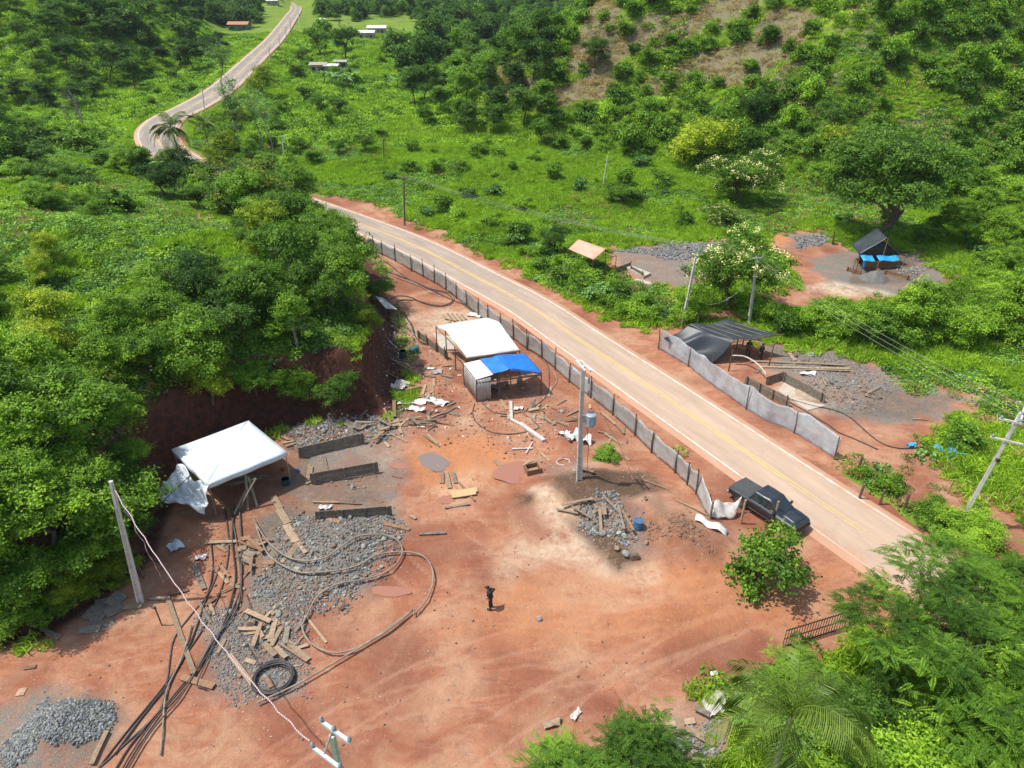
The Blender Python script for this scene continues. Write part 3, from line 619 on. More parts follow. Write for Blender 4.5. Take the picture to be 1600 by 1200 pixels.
# single trees and shrubs one can point to
for a in [
    ('wide', 1372, 374, 182, 'wide dark spreading tree with forked trunks over the black tarp tent', 'tree', None, 1.0),
    ('flower', 1142, 482, 150, 'round tree with cream blossom beside the two concrete poles', 'tree', None, 1.0),
    ('hedge', 1076, 497, 78, 'bright small tree in front of the left roadside pole', 'tree', None, 1.1),
    ('flower', 1155, 318, 118, 'tall green tree with pale blossom near the foot of the far hill', 'tree', None, .8),
    ('yellow', 1092, 262, 95, 'rounded yellow green tree at the foot of the far hill', 'tree', None, .8),
    ('bank_d', 866, 404, 58, 'dark green tree shading the orange roofed shelter', 'tree', None, 1.0),
    ('flower', 1125, 350, 60, 'low pale flowering bush in the bright meadow', 'bush', None, .6),
    ('mango', 388, 348, 140, 'large mango tree with yellowish young leaves beside the hidden road bend', 'tree', None, .8),
    ('bank_b', 470, 340, 78, 'olive green tree standing over the start of the road fence', 'tree', None, .9),
    ('yellow', 352, 262, 55, 'green tree on the roadside behind the mango tree', 'tree', None, 1.0),
    ('thin', 374, 222, 40, 'slender grey trunked tree at the roadside, left of three', 'tree', None, 1.0),
    ('thin', 408, 234, 38, 'slender grey trunked tree at the roadside, middle of three', 'tree', None, 1.0),
    ('thin', 428, 240, 36, 'slender grey trunked tree at the roadside, right of three', 'tree', None, 1.0),
    ('yellow', 412, 152, 42, 'yellow green tree beside the long straight road', 'tree', None, 1.1),
    ('thin', 350, 150, 40, 'thin see-through tree leaning over the far road', 'tree', None, .8),
    ('bare', 130, 203, 62, 'leafless grey tree on the bright grassy slope', 'bare tree', None, 1.0),
    ('bare', 110, 200, 40, 'smaller leafless tree beside the leafless grey one', 'bare tree', None, 1.0),
    ('bank_d', 572, 238, 32, 'lone dark tree in the valley meadow', 'tree', None, 1.0),
    ('bush_c', 516, 200, 15, 'narrow dark cypress-like shrub in the valley meadow', 'bush', None, 2.2),
    ('bank_d', 474, 103, 30, 'round orchard tree near the white roofed house, rear one', 'tree', None, .9),
    ('mango', 466, 122, 24, 'small round orchard tree in front of the red yard', 'tree', None, .9),
    ('bank_a', 500, 88, 40, 'dark tree behind the white roofed house', 'tree', None, 1.0),
    ('bank_d', 540, 95, 42, 'tall dark tree right of the white roofed house', 'tree', None, 1.2),
    ('grey_bush', 905, 300, 22, 'small papaya-like sapling in the open meadow', 'sapling', None, 1.8),
    ('bush_c', 693, 335, 36, 'dark round bush in the meadow near the wooden roadside pole', 'bush', None, 1.0),
    ('bush_c', 812, 378, 42, 'dark vine-covered bush beside the road verge', 'bush', None, .9),
    ('bush_a', 1068, 352, 30, 'small dark bush in the bright meadow', 'bush', None, 1.1),
    ('bank_c', 970, 320, 62, 'olive bush below the leaning white pole', 'bush', None, .7),
    ('bush_c', 985, 245, 50, 'dark bush at the left foot of the bare hillside', 'bush', None, 1.1),
    ('bank_d', 1300, 215, 50, 'dark conical tree on the slope above the spreading tree', 'tree', None, 1.1),
    ('bank_d', 1180, 195, 60, 'dark round tree under the red scar of the hillside', 'tree', None, .8),
    ('bank_d', 930, 105, 50, 'dark round tree in the middle of the dry hillside', 'tree', None, .9),
    ('feather', 1492, 1135, 285, 'big feathery leaved tree overhanging the yard entrance', 'tree', None, .82),
    ('feather_dark', 1600, 1010, 220, 'feathery leaved tree behind the big one at the road corner', 'tree', None, .85),
    ('feather_low', 1245, 1075, 95, 'young feathery tree below the iron gate', 'tree', None, .9),
    ('feather_low', 1003, 1228, 150, 'young feathery tree over the broken timber', 'tree', None, 1.0),
    ('feather_low', 895, 1300, 190, 'low feathery shrub at the lower edge of the yard', 'shrub', None, .7),
    ('bank_d', 1365, 1120, 100, 'dense shrub with rounded leaves beside the palm', 'shrub', None, .9),
    ('bank_d', 1345, 1190, 130, 'dark leafy bush right of the palm', 'shrub', None, .9),
    ('hedge', 1420, 1260, 190, 'bright green bush under the big feathery tree', 'shrub', None, .9),
    ('hedge', 1580, 1200, 170, 'bright leafy bush at the far corner below the trees', 'shrub', None, 1.2),
    ('shrub_big', 1188, 908, 125, 'round leaved bush with yellow flowers beside the pickup', 'shrub', None, 1.0),
    ('shrub_big', 945, 716, 50, 'low bright vine bush behind the transformer pole', 'shrub', None, .55),
    ('bush_b', 620, 622, 26, 'small bright weed bush at the foot of the red bank', 'shrub', None, 1.0),
    ('bush_b', 1385, 765, 48, 'tufted roadside bush with white rags below it', 'shrub', None, .8),
    ('bush_b', 1350, 742, 34, 'small tufted bush nearest the end of the mesh fence', 'shrub', None, .9),
    ('bank_c', 1455, 815, 62, 'roadside bush left of the leaning power pole', 'shrub', None, .7),
    ('hedge', 1520, 845, 95, 'bush at the foot of the leaning power pole', 'shrub', None, .6),
    ('bush_a', 1500, 690, 60, 'low bush beside the scrap of blue tarpaulin', 'shrub', None, .7),
    ('bush_c', 1225, 525, 45, 'dark bush behind the black tarp shelter', 'bush', None, 1.0),
    ('yellow', 1320, 245, 65, 'yellow green bush on the slope behind the spreading tree', 'tree', None, .7)]:
    at_px(*a)
make_palm('palm_near', 7.9, 4.0, 16, 4, (.2, .1), .85); p = deep(1240, 1122, 27.5); r_ = plant('palm_near', (p.x - .2, p.y - .1, 0), 1, .4, 'large coconut palm with arching fronds at the yard edge', 'palm'); r_.location.z = p.z - 7.9
make_palm('palm_far', 9.0, 4.6, 20, 9, (-.8, 0)); p = hit(294, 288); plant('palm_far', (p.x, p.y, p.z), 1, 0, 'coconut palm with a leaning trunk inside the road bend', 'palm')
p = hit(330, 250); plant('palm_far', (p.x, p.y, p.z), .72, 1.9, 'shorter palm right of the leaning palm inside the bend', 'palm')
p = hit(655 // 2, 235); plant('palm_far', (p.x + 4, p.y + 5, p.z), .6, 3.1, 'smallest palm behind the roadside palms', 'palm')
for px, py in [(508, 132), (520, 134), (532, 138), (543, 139), (553, 134), (549, 128), (537, 130), (300, 285), (262, 282), (604, 138), (622, 142), (640, 146)]:
    p = hit(px, py); plant('banana', p, 1.3, None, 'banana plant with broad ragged leaves ' + ('in front of the white roofed house' if 500 < px < 560 else 'near the roadside palms' if px < 400 else 'at the edge of the dark wood'), 'banana plant', 'banana plants ' + ('by the house' if 500 < px < 560 else 'by the palms' if px < 400 else 'by the wood'))
for px, py, wd in [(1190, 500, 70), (1262, 520, 85), (1318, 528, 95), (1375, 535, 95), (1425, 528, 95), (1478, 532, 100), (1530, 528, 95), (1585, 520, 95), (1500, 495, 85), (1560, 490, 90), (1610, 500, 90), (1440, 500, 70), (1635, 545, 90)]:
    at_px(['hedge', 'bank_b', 'hedge', 'bank_c'][px % 4], px, py, wd, 'bright green tree in the row behind the black tarp shelter', 'tree', 'bright trees in the row behind the tarp shelter', .8, 'hedgerow_tree')
for px, py, wd in [(1505, 385, 60), (1545, 392, 60), (1590, 385, 70), (1475, 372, 55), (1525, 355, 60), (1575, 350, 60), (1620, 370, 70), (1440, 380, 45), (1560, 420, 55), (1610, 415, 60)]:
    at_px(['hedge', 'bank_b'][px % 2], px, py, wd, 'light green bush in the row beyond the black tent', 'bush', 'light bushes in the row beyond the black tent', .8, 'meadow_bush')
for px, py, wd in [(845, 422, 36), (878, 440, 44), (905, 455, 46), (930, 468, 48), (955, 480, 46), (985, 494, 50), (1012, 500, 44), (1035, 498, 34), (880, 415, 40), (925, 440, 44), (965, 462, 40), (1000, 475, 40), (855, 402, 36), (900, 420, 36), (820, 400, 34), (790, 385, 30)]:
    at_px(['grey_bush', 'bush_b', 'bush_a'][px % 3], px, py, wd, 'leafy bush on the verge below the orange roofed shelter', 'bush', 'bushes on the verge below the orange roof', .9, 'verge_bush')

# ---------------------------------------------------------------- many trees: the wooded bank, the hill, the far woods
def poisson(n, dmin, box, ok, seed, cap=2000):
    r = random.Random(seed); cell = {}; out = []
    for _ in range(n):
        x = r.uniform(box[0], box[1]); y = r.uniform(box[2], box[3]); dm = dmin(x, y) if callable(dmin) else dmin
        i, j = int(x // 6), int(y // 6); good = True
        for a in range(i - 2, i + 3):
            for c in range(j - 2, j + 3):
                for (u, v) in cell.get((a, c), ()):
                    if (u - x) ** 2 + (v - y) ** 2 < dm * dm: good = False; break
                if not good: break
            if not good: break
        if good: cell.setdefault((i, j), []).append((x, y)); out.append((x, y))
    a = np.array(out); m_ = ok(a[:, 0], a[:, 1]); a = a[m_]; return a[:cap]
def inview(x, y, mgn=1.06): return (np.abs(x) < y * .80 * mgn + 8)
TC = flat(345, 700, 2.7)
def bank_ok(x, y):
    dl = sdist(x, y, HILLL); d2, _, _ = segd(x, y, RD); return (dl > np.where(y < 44, .3, 1.0)) & (dl < 30) & inview(x, y) & (y > 20) & (y < 96) & (d2 > 9) & (np.hypot(x - TC[0], y - TC[1]) >  6.3) & ((dl < 12) | (fbm(x, y, 9, 5) > .08)) & ~((y > 72) & (dl < 3.2)) & ~((y > 50) & (x > -16.5) & (dl < 3.0))
for k, (x, y) in enumerate(poisson(9000, 2.75, (-75, -8, 20, 100), bank_ok, 3, 260)):
    dl = float(sdist(np.array([x]), np.array([y]), HILLL)[0]); tall = 1.0 if dl < 11 else .50
    s = rnd.uniform(.72, 1.15) * tall; key = rnd.choice(['bank_a', 'bank_a', 'bank_b', 'bank_c', 'bank_c', 'bank_d', 'bank_e', 'bank_f'])
    near = y < 48
    plant(key, (x, y, gz(x, y)), s, None, 'leafy tree on the steep bank ' + ('beside the white canopy tent' if near else 'above the red cut face' if dl < 12 else 'top, lower than the trees at its rim'), 'tree', 'trees on the bank ' + ('near the canopy tent' if near else 'above the red cut' if dl < 12 else 'top'), s * rnd.uniform(.85, 1.1))
def hill_d(x, y): return sdist(x, y, HILLR)
def spur_ok(x, y):
    u = x / np.maximum(y, 1); dr = hill_d(x, y); return (dr > -2) & (dr < 46) & (u < .055 - .0006 * (y - 160)) & (y < 300) & (y > 140) & inview(x, y)
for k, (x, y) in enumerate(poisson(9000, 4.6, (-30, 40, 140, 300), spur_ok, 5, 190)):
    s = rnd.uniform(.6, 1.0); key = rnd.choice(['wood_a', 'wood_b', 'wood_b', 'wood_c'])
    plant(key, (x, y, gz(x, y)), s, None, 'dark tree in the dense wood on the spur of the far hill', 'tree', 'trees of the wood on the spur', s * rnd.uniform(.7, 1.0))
def dryat(x, y):
    o = np.zeros(x.shape)
    for (cx, cy, a, b_, k) in DRY: o = np.maximum(o, k * np.clip(1.9 - 1.1 * np.hypot((x - cx) / a, (y - cy) / b_), 0, 1))
    return np.clip(o * 1.2 + fbm(x, y, 14, 71) * 1.2 * (hill_d(x, y) > 5), 0, 1)
def hill_ok(x, y):
    dr = hill_d(x, y); return (dr > 0) & inview(x, y, 1.0) & (y < 262) & ~spur_ok(x, y) & (dryat(x, y) < .30 + .85 * hsh((x * 7).astype(int), (y * 7).astype(int), 3))
HB = poisson(30000, 3.3, (-20, 200, 95, 265), hill_ok, 7, 3000); HB = HB[np.argsort(HB[:, 1])]
print('hill bushes', len(HB))
for k, (x, y) in enumerate(HB[:285]):
    s = rnd.uniform(.7, 1.45); key = rnd.choice(['bush_a', 'bush_a', 'bush_b', 'bush_c'])
    low = y < 140
    plant(key, (x, y, gz(x, y)), s, None, 'green bush ' + ('low on the far hillside' if low else 'on the middle slope of the far hillside'), 'bush', 'bushes ' + ('low on the far hillside' if low else 'on the middle slope of the far hillside'), s * rnd.uniform(.8, 1.3))
HB2 = HB[285:]
HOUSES = [hit(*q) for q in [(510, 114), (573, 62), (590, 54), (375, 48), (427, 8), (505, 38)]]
def hclear(x, y):
    o = np.ones(x.shape, bool)
    for h in HOUSES:
        L = math.hypot(h.x, h.y); ux, uy = h.x / L, h.y / L; al = (x * ux + y * uy) - L; pe = np.abs(-x * uy + y * ux); o &= ~((al > -60) & (al < 9) & (pe < 15))
    return o
def lf_ok(x, y):
    df = sdist(x, y, HILLF); d2, _, _ = segd(x, y, RDC); return (df > -8) & (df < 55) & (d2 > 8) & (y < 420) & inview(x, y) & hclear(x, y)
LF = poisson(14000, 6.2, (-260, -90, 165, 420), lf_ok, 9, 3000); LF = LF[(vn(LF[:, 0], LF[:, 1], 24, 91) > -.18)]; LF = LF[np.argsort(np.hypot(LF[:, 0], LF[:, 1]))]; print('left far', len(LF))
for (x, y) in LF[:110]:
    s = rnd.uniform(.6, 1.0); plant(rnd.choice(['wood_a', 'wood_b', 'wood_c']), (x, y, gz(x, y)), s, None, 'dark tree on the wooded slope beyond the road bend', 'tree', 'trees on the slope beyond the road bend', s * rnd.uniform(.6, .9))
for px, py, wd in [(20, 985, 90), (70, 970, 80), (115, 948, 70), (150, 925, 70), (190, 905, 60), (180, 870, 80), (120, 900, 110), (50, 930, 120), (200, 840, 70), (150, 820, 110), (80, 850, 130), (10, 880, 130), (205, 720, 70), (190, 680, 90), (330, 625, 90), (400, 612, 90), (470, 615, 80), (530, 622, 70), (100, 780, 120), (190, 770, 90), (590, 470, 60), (575, 520, 60)]:
    at_px(['bank_c', 'hedge', 'bank_b', 'bank_e'][(px + py) % 4], px, py, wd, 'leafy shrub spilling down the face of the bank', 'shrub', 'shrubs spilling down the bank', .8, 'bank_shrub')
for px, py, wd, key in [(335, 300, 40, 'bank_c'), (320, 318, 50, 'bank_b'), (440, 300, 45, 'bank_a'), (425, 268, 40, 'bank_c'), (455, 282, 40, 'bank_b'), (395, 262, 40, 'bank_f'), (365, 245, 34, 'bank_f'), (342, 225, 34, 'bank_a'), (432, 205, 30, 'bank_f'), (395, 190, 34, 'yellow'), (440, 175, 26, 'bank_c'), (480, 160, 26, 'bank_a'), (500, 175, 30, 'bank_d'), (530, 180, 30, 'bank_d'), (470, 235, 30, 'bank_c'), (490, 255, 34, 'bank_c'), (530, 240, 28, 'bank_d'), (595, 215, 22, 'bank_c'), (225, 215 + 60, 50, 'bank_a')]:
    at_px(key, px, py, wd, 'green tree in the loose group between the road bend and the meadow', 'tree', 'trees between the road bend and the meadow', .9, 'roadside_tree')
rq = random.Random(4)
for q in range(46):
    px = rq.uniform(-20, 330); py = rq.uniform(205, 335); 
    if py < 150 + px * .42: py += 60
    at_px(rq.choice(['bank_c', 'bank_a', 'bank_d', 'bush_a', 'bank_b', 'bush_b', 'bank_f']), px, min(py, 345), rq.uniform(28, 66), 'bushy growth on the sloping shoulder of the near hill', 'bush', 'bushes on the shoulder of the near hill', rq.uniform(.5, .9), 'slope_bush')
# sparse shrubs over the valley floor and the bank top
def val_ok(x, y):
    dl = sdist(x, y, HILLL); dr = hill_d(x, y); d2, _, _ = segd(x, y, RD); bz = np.zeros(x.shape)
    for P in BARE: bz = np.maximum(bz, (sdist(x, y, P) > -2.5))
    return ((dl > 14) | (dl < -2)) & (dr < 2) & (d2 > 7) & (bz < .5) & inview(x, y) & (vn(x, y, 17, 101) + .4 * vn(x, y, 6, 103) > .05) & (y > 62) & ~((y > 150) & (y < 200) & (x > -50)) & (sdist(x, y, HILLF) < 0)
VB = poisson(14000, 3.6, (-110, 120, 60, 250), val_ok, 13, 130)
for (x, y) in VB:
    s = rnd.uniform(.45, 1.1); top = float(sdist(np.array([x]), np.array([y]), HILLL)[0]) > 0
    plant(rnd.choice(['bush_a', 'bush_b', 'bush_b', 'grey_bush', 'bush_c']), (x, y, gz(x, y)), s, None, 'low green bush scattered over the ' + ('grassy top of the near hill' if top else 'valley meadow'), 'bush', 'bushes scattered over the ' + ('near hill' if top else 'valley meadow'), None, 'wild_bush')

def scatter(name, proto_me, P, S, seed, tilt=.12, sz=None):
    """uncountable growth: one object, its clumps set out by geometry nodes on real points"""
    P = np.asarray(P, np.float32); N = len(P); r = np.random.RandomState(seed)
    me = bpy.data.meshes.new(name); me.vertices.add(N); me.vertices.foreach_set('co', P.ravel())
    a = me.attributes.new('rot', 'FLOAT_VECTOR', 'POINT'); a.data.foreach_set('vector', np.stack([r.normal(size=N) * tilt, r.normal(size=N) * tilt, r.rand(N) * 6.28], -1).astype(np.float32).ravel())
    a = me.attributes.new('scl', 'FLOAT', 'POINT'); a.data.foreach_set('value', np.asarray(S, np.float32))
    po = bpy.data.objects.new(name + '_clump', proto_me); o = bpy.data.objects.new(name, me); col.objects.link(o); tag(o, kind='stuff')
    gn = bpy.data.node_groups.new(name, 'GeometryNodeTree'); gn.interface.new_socket('Geometry', in_out='INPUT', socket_type='NodeSocketGeometry'); gn.interface.new_socket('Geometry', in_out='OUTPUT', socket_type='NodeSocketGeometry')
    N_ = gn.nodes; i = N_.new('NodeGroupInput'); q = N_.new('NodeGroupOutput'); mp = N_.new('GeometryNodeMeshToPoints'); ip = N_.new('GeometryNodeInstanceOnPoints'); oi = N_.new('GeometryNodeObjectInfo')
    oi.inputs['Object'].default_value = po; r1 = N_.new('GeometryNodeInputNamedAttribute'); r1.data_type = 'FLOAT_VECTOR'; r1.inputs[0].default_value = 'rot'; r2 = N_.new('GeometryNodeInputNamedAttribute'); r2.data_type = 'FLOAT'; r2.inputs[0].default_value = 'scl'
    L_ = gn.links.new; L_(i.outputs[0], mp.inputs[0]); L_(mp.outputs[0], ip.inputs['Points']); L_(oi.outputs['Geometry'], ip.inputs['Instance']); L_(r1.outputs[0], ip.inputs['Rotation']); L_(r2.outputs[0], ip.inputs['Scale']); L_(ip.outputs[0], q.inputs[0])
    md = o.modifiers.new('scatter', 'NODES'); md.node_group = gn; return o
def clump(n, rr, h, lsz, mt, seed, asp=1.8, up=.7):
    r = np.random.RandomState(seed); a = r.rand(n) * 6.28; q = rr * np.sqrt(r.rand(n)); z = h * (1 - (q / rr) ** 2 * .7) * (.35 + .65 * r.rand(n)); c = np.stack([q * np.cos(a), q * np.sin(a), z], -1)
    return leaves_mesh('clump', c, lsz, mt, seed, up, None, asp, .5 + .3 * r.normal() + .16 * r.normal(size=n))
def tuft(n, rr, h, mt, seed):
    r = np.random.RandomState(seed); a = r.rand(n) * 6.28; q = rr * np.sqrt(r.rand(n)); sz = h * (.6 + .6 * r.rand(n)); c = np.stack([q * np.cos(a), q * np.sin(a), sz * .42], -1)
    return leaves_mesh('tuft', c, sz, mt, seed, .12, None, 9, .5 + .16 * r.normal(size=n), -2.2)
def green_ok(x, y, marg=-.3):
    dl, dr, df, dc, zr = parts_of(x, y); nb = fbm(x, y, 3.2, 51) * 2.0; bz = np.zeros(x.shape, bool); jit = 2.2 * hsh((x * 31).astype(int), (y * 31).astype(int), 9) ** 2
    for P in BARE: bz |= (sdist(x, y, P) + nb) > marg + jit
    bz |= (dl > -.8) & (dl + nb * .6 < 2.4) & (y > 20) & (y < 98); bz |= (dc < 5.2 - nb * .7) & (y > 104); bz |= dc < 4.6
    return ~bz, dl, dr
def pts(n, box, seed):
    r = np.random.RandomState(seed); x = r.uniform(box[0], box[1], n); y = r.uniform(box[2], box[3], n); m_ = inview(x, y); return x[m_], y[m_]
def put(name, me, x, y, S, seed, sink=.05): scatter(name, me, np.stack([x, y, hz(x, y) - sink], -1), S, seed)
r = np.random.RandomState(77)
x, y = pts(150000, (-100, 120, 18, 150), 1); ok, dl, dr = green_ok(x, y); x, y, dl, dr = x[ok], y[ok], dl[ok], dr[ok]
v = vn(x, y, 9, 201) + .5 * vn(x, y, 3, 203); v2 = vn(x, y, 13, 207); u = r.rand(len(x))
lush = (v > -.12); grassm = (v2 > .06) & (dl < 0); sel = u < .85
A = sel & lush & ~grassm; k = r.randint(0, 3, len(x))
put('undergrowth', clump(70, .75, .55, .20, L_LITE, 1), x[A & (k == 0)], y[A & (k == 0)], .6 + .7 * r.rand((A & (k == 0)).sum()), 1)
put('undergrowth', clump(70, .7, .45, .17, L_MID, 2), x[A & (k == 1)], y[A & (k == 1)], .6 + .8 * r.rand((A & (k == 1)).sum()), 2)
put('undergrowth', clump(60, .8, .40, .22, L_BLUE, 3, 1.2), x[A & (k == 2)], y[A & (k == 2)], .6 + .7 * r.rand((A & (k == 2)).sum()), 3)
Gm = sel & (grassm | ~lush)
put('grass', tuft(60, .55, .65, L_GRASS, 4), x[Gm], y[Gm], .6 + .7 * r.rand(Gm.sum()), 4)
Dm = (u > .93) & (v2 < -.05); put('dry_grass', tuft(50, .6, .7, L_DRY, 5), x[Dm], y[Dm], .6 + .6 * r.rand(Dm.sum()), 5)
# farther ground
x, y = pts(60000, (-160, 230, 150, 330), 11); ok, dl, dr = green_ok(x, y); dF = sdist(x, y, HILLF); x, y, dr = x[ok], y[ok], dr[ok]; dd = dryat(x, y); u = r.rand(len(x)); v = vn(x, y, 12, 211)
A = ((dd < .5) | (u < .12)) & (v > -.1) & (u < .9) | (dr < 0) & (u < .5) & (v > 0); put('far_undergrowth', clump(70, 1.5, .8, .42, L_MID, 6), x[A & (u < .45)], y[A & (u < .45)], .6 + .8 * r.rand((A & (u < .45)).sum()), 6)
put('far_undergrowth', clump(70, 1.5, .9, .42, L_LITE, 7), x[A & (u >= .45)], y[A & (u >= .45)], .6 + .8 * r.rand((A & (u >= .45)).sum()), 7)
Gm = ~A & (dd < .5); put('far_grass', tuft(60, 1.2, .9, L_GRASS, 8), x[Gm], y[Gm], .7 + .7 * r.rand(Gm.sum()), 8)
Dm = (dd >= .5); put('far_dry_grass', tuft(60, 1.2, .8, L_DRY, 9), x[Dm], y[Dm], .6 + .5 * r.rand(Dm.sum()), 9)
put('hill_scrub', bpy.data.objects[PROTO['bush_a'][0].children[1].name].data if 0 else crown('scrub', blobset(2.4, 1.8, 5, 3, 0, 1, .5), 60, 26, .6, .40, L_MID, 3), HB2[:, 0], HB2[:, 1], .6 + .9 * r.rand(len(HB2)), 10, .3)
x, y = pts(26000, (-20, 330, 200, 420), 21); dr = hill_d(x, y); ok = (dr > 10) & (dryat(x, y) < .5); x, y = x[ok], y[ok]; put('hill_scrub', crown('scrub', blobset(2.6, 2.2, 5, 4, 0, 1, .5), 55, 24, .8, .5, L_LITE, 4), x, y, .5 + .9 * r.rand(len(x)), 12, .3)
fc = [crown('wood', blobset(9, 4, 7, 40 + q, .1, 1, .5), 110, 24, 1.2, .85, [L_DARK, L_DARK, L_MID][q], 40 + q) for q in range(3)]  # mostly dark leaves: cloud shadow over the far woods put into leaf colour
x, y = pts(26000, (-1100, 900, 230, 1400), 31); dl, dr, df, dc, zr = parts_of(x, y)
clear = ((np.hypot(x + 72, y - 230) < 30) | (np.hypot(x + 100, y - 330) < 24)); ok = (dc > 14) & (dr < 0) & ~clear & hclear(x, y) & ((df > 0) | (y > 205 + .0 * x)) & (vn(x, y, 60, 301) > np.where(df > 0, -.25, -.18)) & ~((x < -60) & (x > -125) & (y < 300) & (df < 0)); x, y = x[ok], y[ok]
near_lf = np.zeros(len(x), bool); k = r.randint(0, 3, len(x)); 
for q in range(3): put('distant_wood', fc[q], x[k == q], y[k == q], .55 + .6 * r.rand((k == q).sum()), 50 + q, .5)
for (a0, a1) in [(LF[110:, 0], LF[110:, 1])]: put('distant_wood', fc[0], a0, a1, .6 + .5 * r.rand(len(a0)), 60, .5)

# ================================================================ materials of the things
W_PALE = mat('weathered_wood_pale', (.38, .27, .165), .85, (.24, .17, .11), 5, bmp=.4, stretch=(1, 1, 1), randv=.25)
W_BROWN = mat('weathered_wood_brown', (.30, .165, .085), .85, (.17, .10, .06), 5, bmp=.4, randv=.3)
W_GREY = mat('weathered_wood_grey', (.24, .20, .15), .9, (.13, .11, .085), 4, bmp=.4, randv=.2)
W_POST = mat('post_wood', (.16, .11, .075), .9, (.09, .065, .045), 6)
CONC = mat('pole_concrete', (.60, .58, .54), .85, (.46, .44, .40), 3, bmp=.25)
CANVAS = mat('white_canvas', (.66, .71, .74), .7, (.56, .62, .66), 1.3, bmp=.1)
WSHEET = mat('white_roof_sheet', (.76, .76, .74), .5, (.52, .50, .46), .9, bmp=.05)
WDIRTY = mat('dirty_white_sheet', (.66, .65, .60), .7, (.42, .37, .31), 2.2, bmp=.2)
BLUE = mat('blue_tarp', (.015, .20, .66), .5, (.012, .14, .50), 1.5, bmp=.15)
LBLUE = mat('light_blue_tarp', (.03, .36, .66), .55, (.02, .22, .50), 2, bmp=.2)
BLACKT = mat('black_tarp', (.028, .036, .040), .46, (.045, .055, .060), 1.0, bmp=.2)
ORANGE = mat('orange_roof_sheet', (.72, .30, .18), .7, (.62, .38, .28), 1.2)
GALV = mat('grey_fence_sheet', (.42, .46, .47), .5, (.33, .30, .26), .9, metal=.25, bmp=.1, stretch=(1, 1, 2.2), randv=.15)
CORR = mat('corrugated_grey_sheet', (.42, .42, .40), .55, (.28, .26, .24), 1.5, metal=.2)
RUBBER = mat('black_hose', (.030, .030, .032), .55, (.06, .052, .045), 3)
RUBDUST = mat('dusty_hose', (.34, .26, .19), .8, (.18, .145, .11), 1.5)
RUBGREY = mat('grey_brown_hose', (.115, .095, .08), .75, (.055, .05, .045), 2.5)
ROCKM = mat('grey_blue_rock', (.31, .32, .28), .9, (.16, .16, .14), 4, bmp=.5, randv=.4)
ROCKB = mat('brown_rock', (.26, .17, .11), .9, (.15, .10, .07), 4, bmp=.5, randv=.35)
GRAVM = mat('blue_grey_gravel', (.26, .27, .255), .9, (.09, .105, .115), 6, bmp=.4, randv=.45)
STEEL = mat('galvanised_steel', (.42, .44, .46), .45, (.32, .33, .34), 3, metal=.6)
TRAFO = mat('transformer_paint', (.30, .40, .47), .45, (.24, .31, .36), 3)
PORC = mat('insulator', (.30, .33, .36), .3, (.2, .22, .25), 5)
DARKM = mat('dark_steel', (.03, .028, .026), .6, (.06, .045, .035), 5)
CLOTH = mat('black_cloth', (.012, .014, .018), .85, (.02, .023, .028), 8)
SKIN = mat('skin', (.30, .17, .11), .6, (.27, .15, .10), 8, bmp=0)
DRUMB = mat('blue_drum', (.06, .15, .28), .5, (.05, .11, .20), 3)
DRUMG = mat('green_drum', (.03, .16, .17), .5, (.02, .09, .10), 3)
PIPEW = mat('white_pipe', (.55, .52, .47), .6, (.42, .38, .33), 3)
M_NET, n, b, o = nmat('grey_shade_net')
f = noise(n, 1.1, 5, .6, pos(n)); f2 = noise(n, .5, 3, .6, pos(n))
cc = mixc(n, ramp(n, f, [(.4, 0), (.62, 1)]), (.62, .68, .71), (.48, .49, .49)); n.links.new(cc, b.inputs['Base Color']); b.inputs['Roughness'].default_value = .5
tr = n.nodes.new('ShaderNodeBsdfTranslucent'); n.links.new(cc, tr.inputs[0]); tp = n.nodes.new('ShaderNodeBsdfTransparent'); a1 = n.nodes.new('ShaderNodeMixShader'); a1.inputs[0].default_value = .3; n.links.new(b.outputs[0], a1.inputs[1]); n.links.new(tr.outputs[0], a1.inputs[2])
a2 = n.nodes.new('ShaderNodeMixShader'); n.links.new(ramp(n, f2, [(.4, .18), (.65, .5)]), a2.inputs[0]); n.links.new(a1.outputs[0], a2.inputs[1]); n.links.new(tp.outputs[0], a2.inputs[2]); n.links.new(a2.outputs[0], o.inputs[0])
M_WATER, n, b, o = nmat('muddy_water'); b.inputs['Base Color'].default_value = (.21, .165, .14, 1); b.inputs['Roughness'].default_value = .06; b.inputs['Specular IOR Level'].default_value = .8
M_MUDW, n, b, o = nmat('red_muddy_water'); b.inputs['Base Color'].default_value = (.33, .15, .095, 1); b.inputs['Roughness'].default_value = .12
M_PAINT, n, b, o = nmat('dark_blue_grey_car_paint'); fz = noise(n, 3, 4, .6, objc(n)); n.links.new(mixc(n, ramp(n, fz, [(.4, 0), (.7, 1)]), (.022, .030, .040), (.045, .050, .055)), b.inputs['Base Color'])
b.inputs['Metallic'].default_value = .35; b.inputs['Roughness'].default_value = .5; b.inputs['Coat Weight'].default_value = .5; b.inputs['Coat Roughness'].default_value = .35
M_COVER = mat('bed_cover_vinyl', (.045, .052, .052), .6, (.07, .072, .068), 3)
M_GLASS, n, b, o = nmat('tinted_glass'); b.inputs['Base Color'].default_value = (.020, .030, .032, 1); b.inputs['Roughness'].default_value = .06; b.inputs['Specular IOR Level'].default_value = .9
M_TYRE = mat('tyre', (.05, .042, .036), .9, (.14, .08, .05), 4); M_RIM = mat('rim', (.42, .42, .42), .35, (.3, .29, .28), 5, metal=.7)
M_RED = mat('tail_light', (.45, .01, .015), .3, (.3, .01, .01)); M_LAMP = mat('headlight', (.6, .62, .64), .15, (.4, .42, .45))
XY = lambda px, py, z=0.0: Vector((*flat(px, py, z), z))

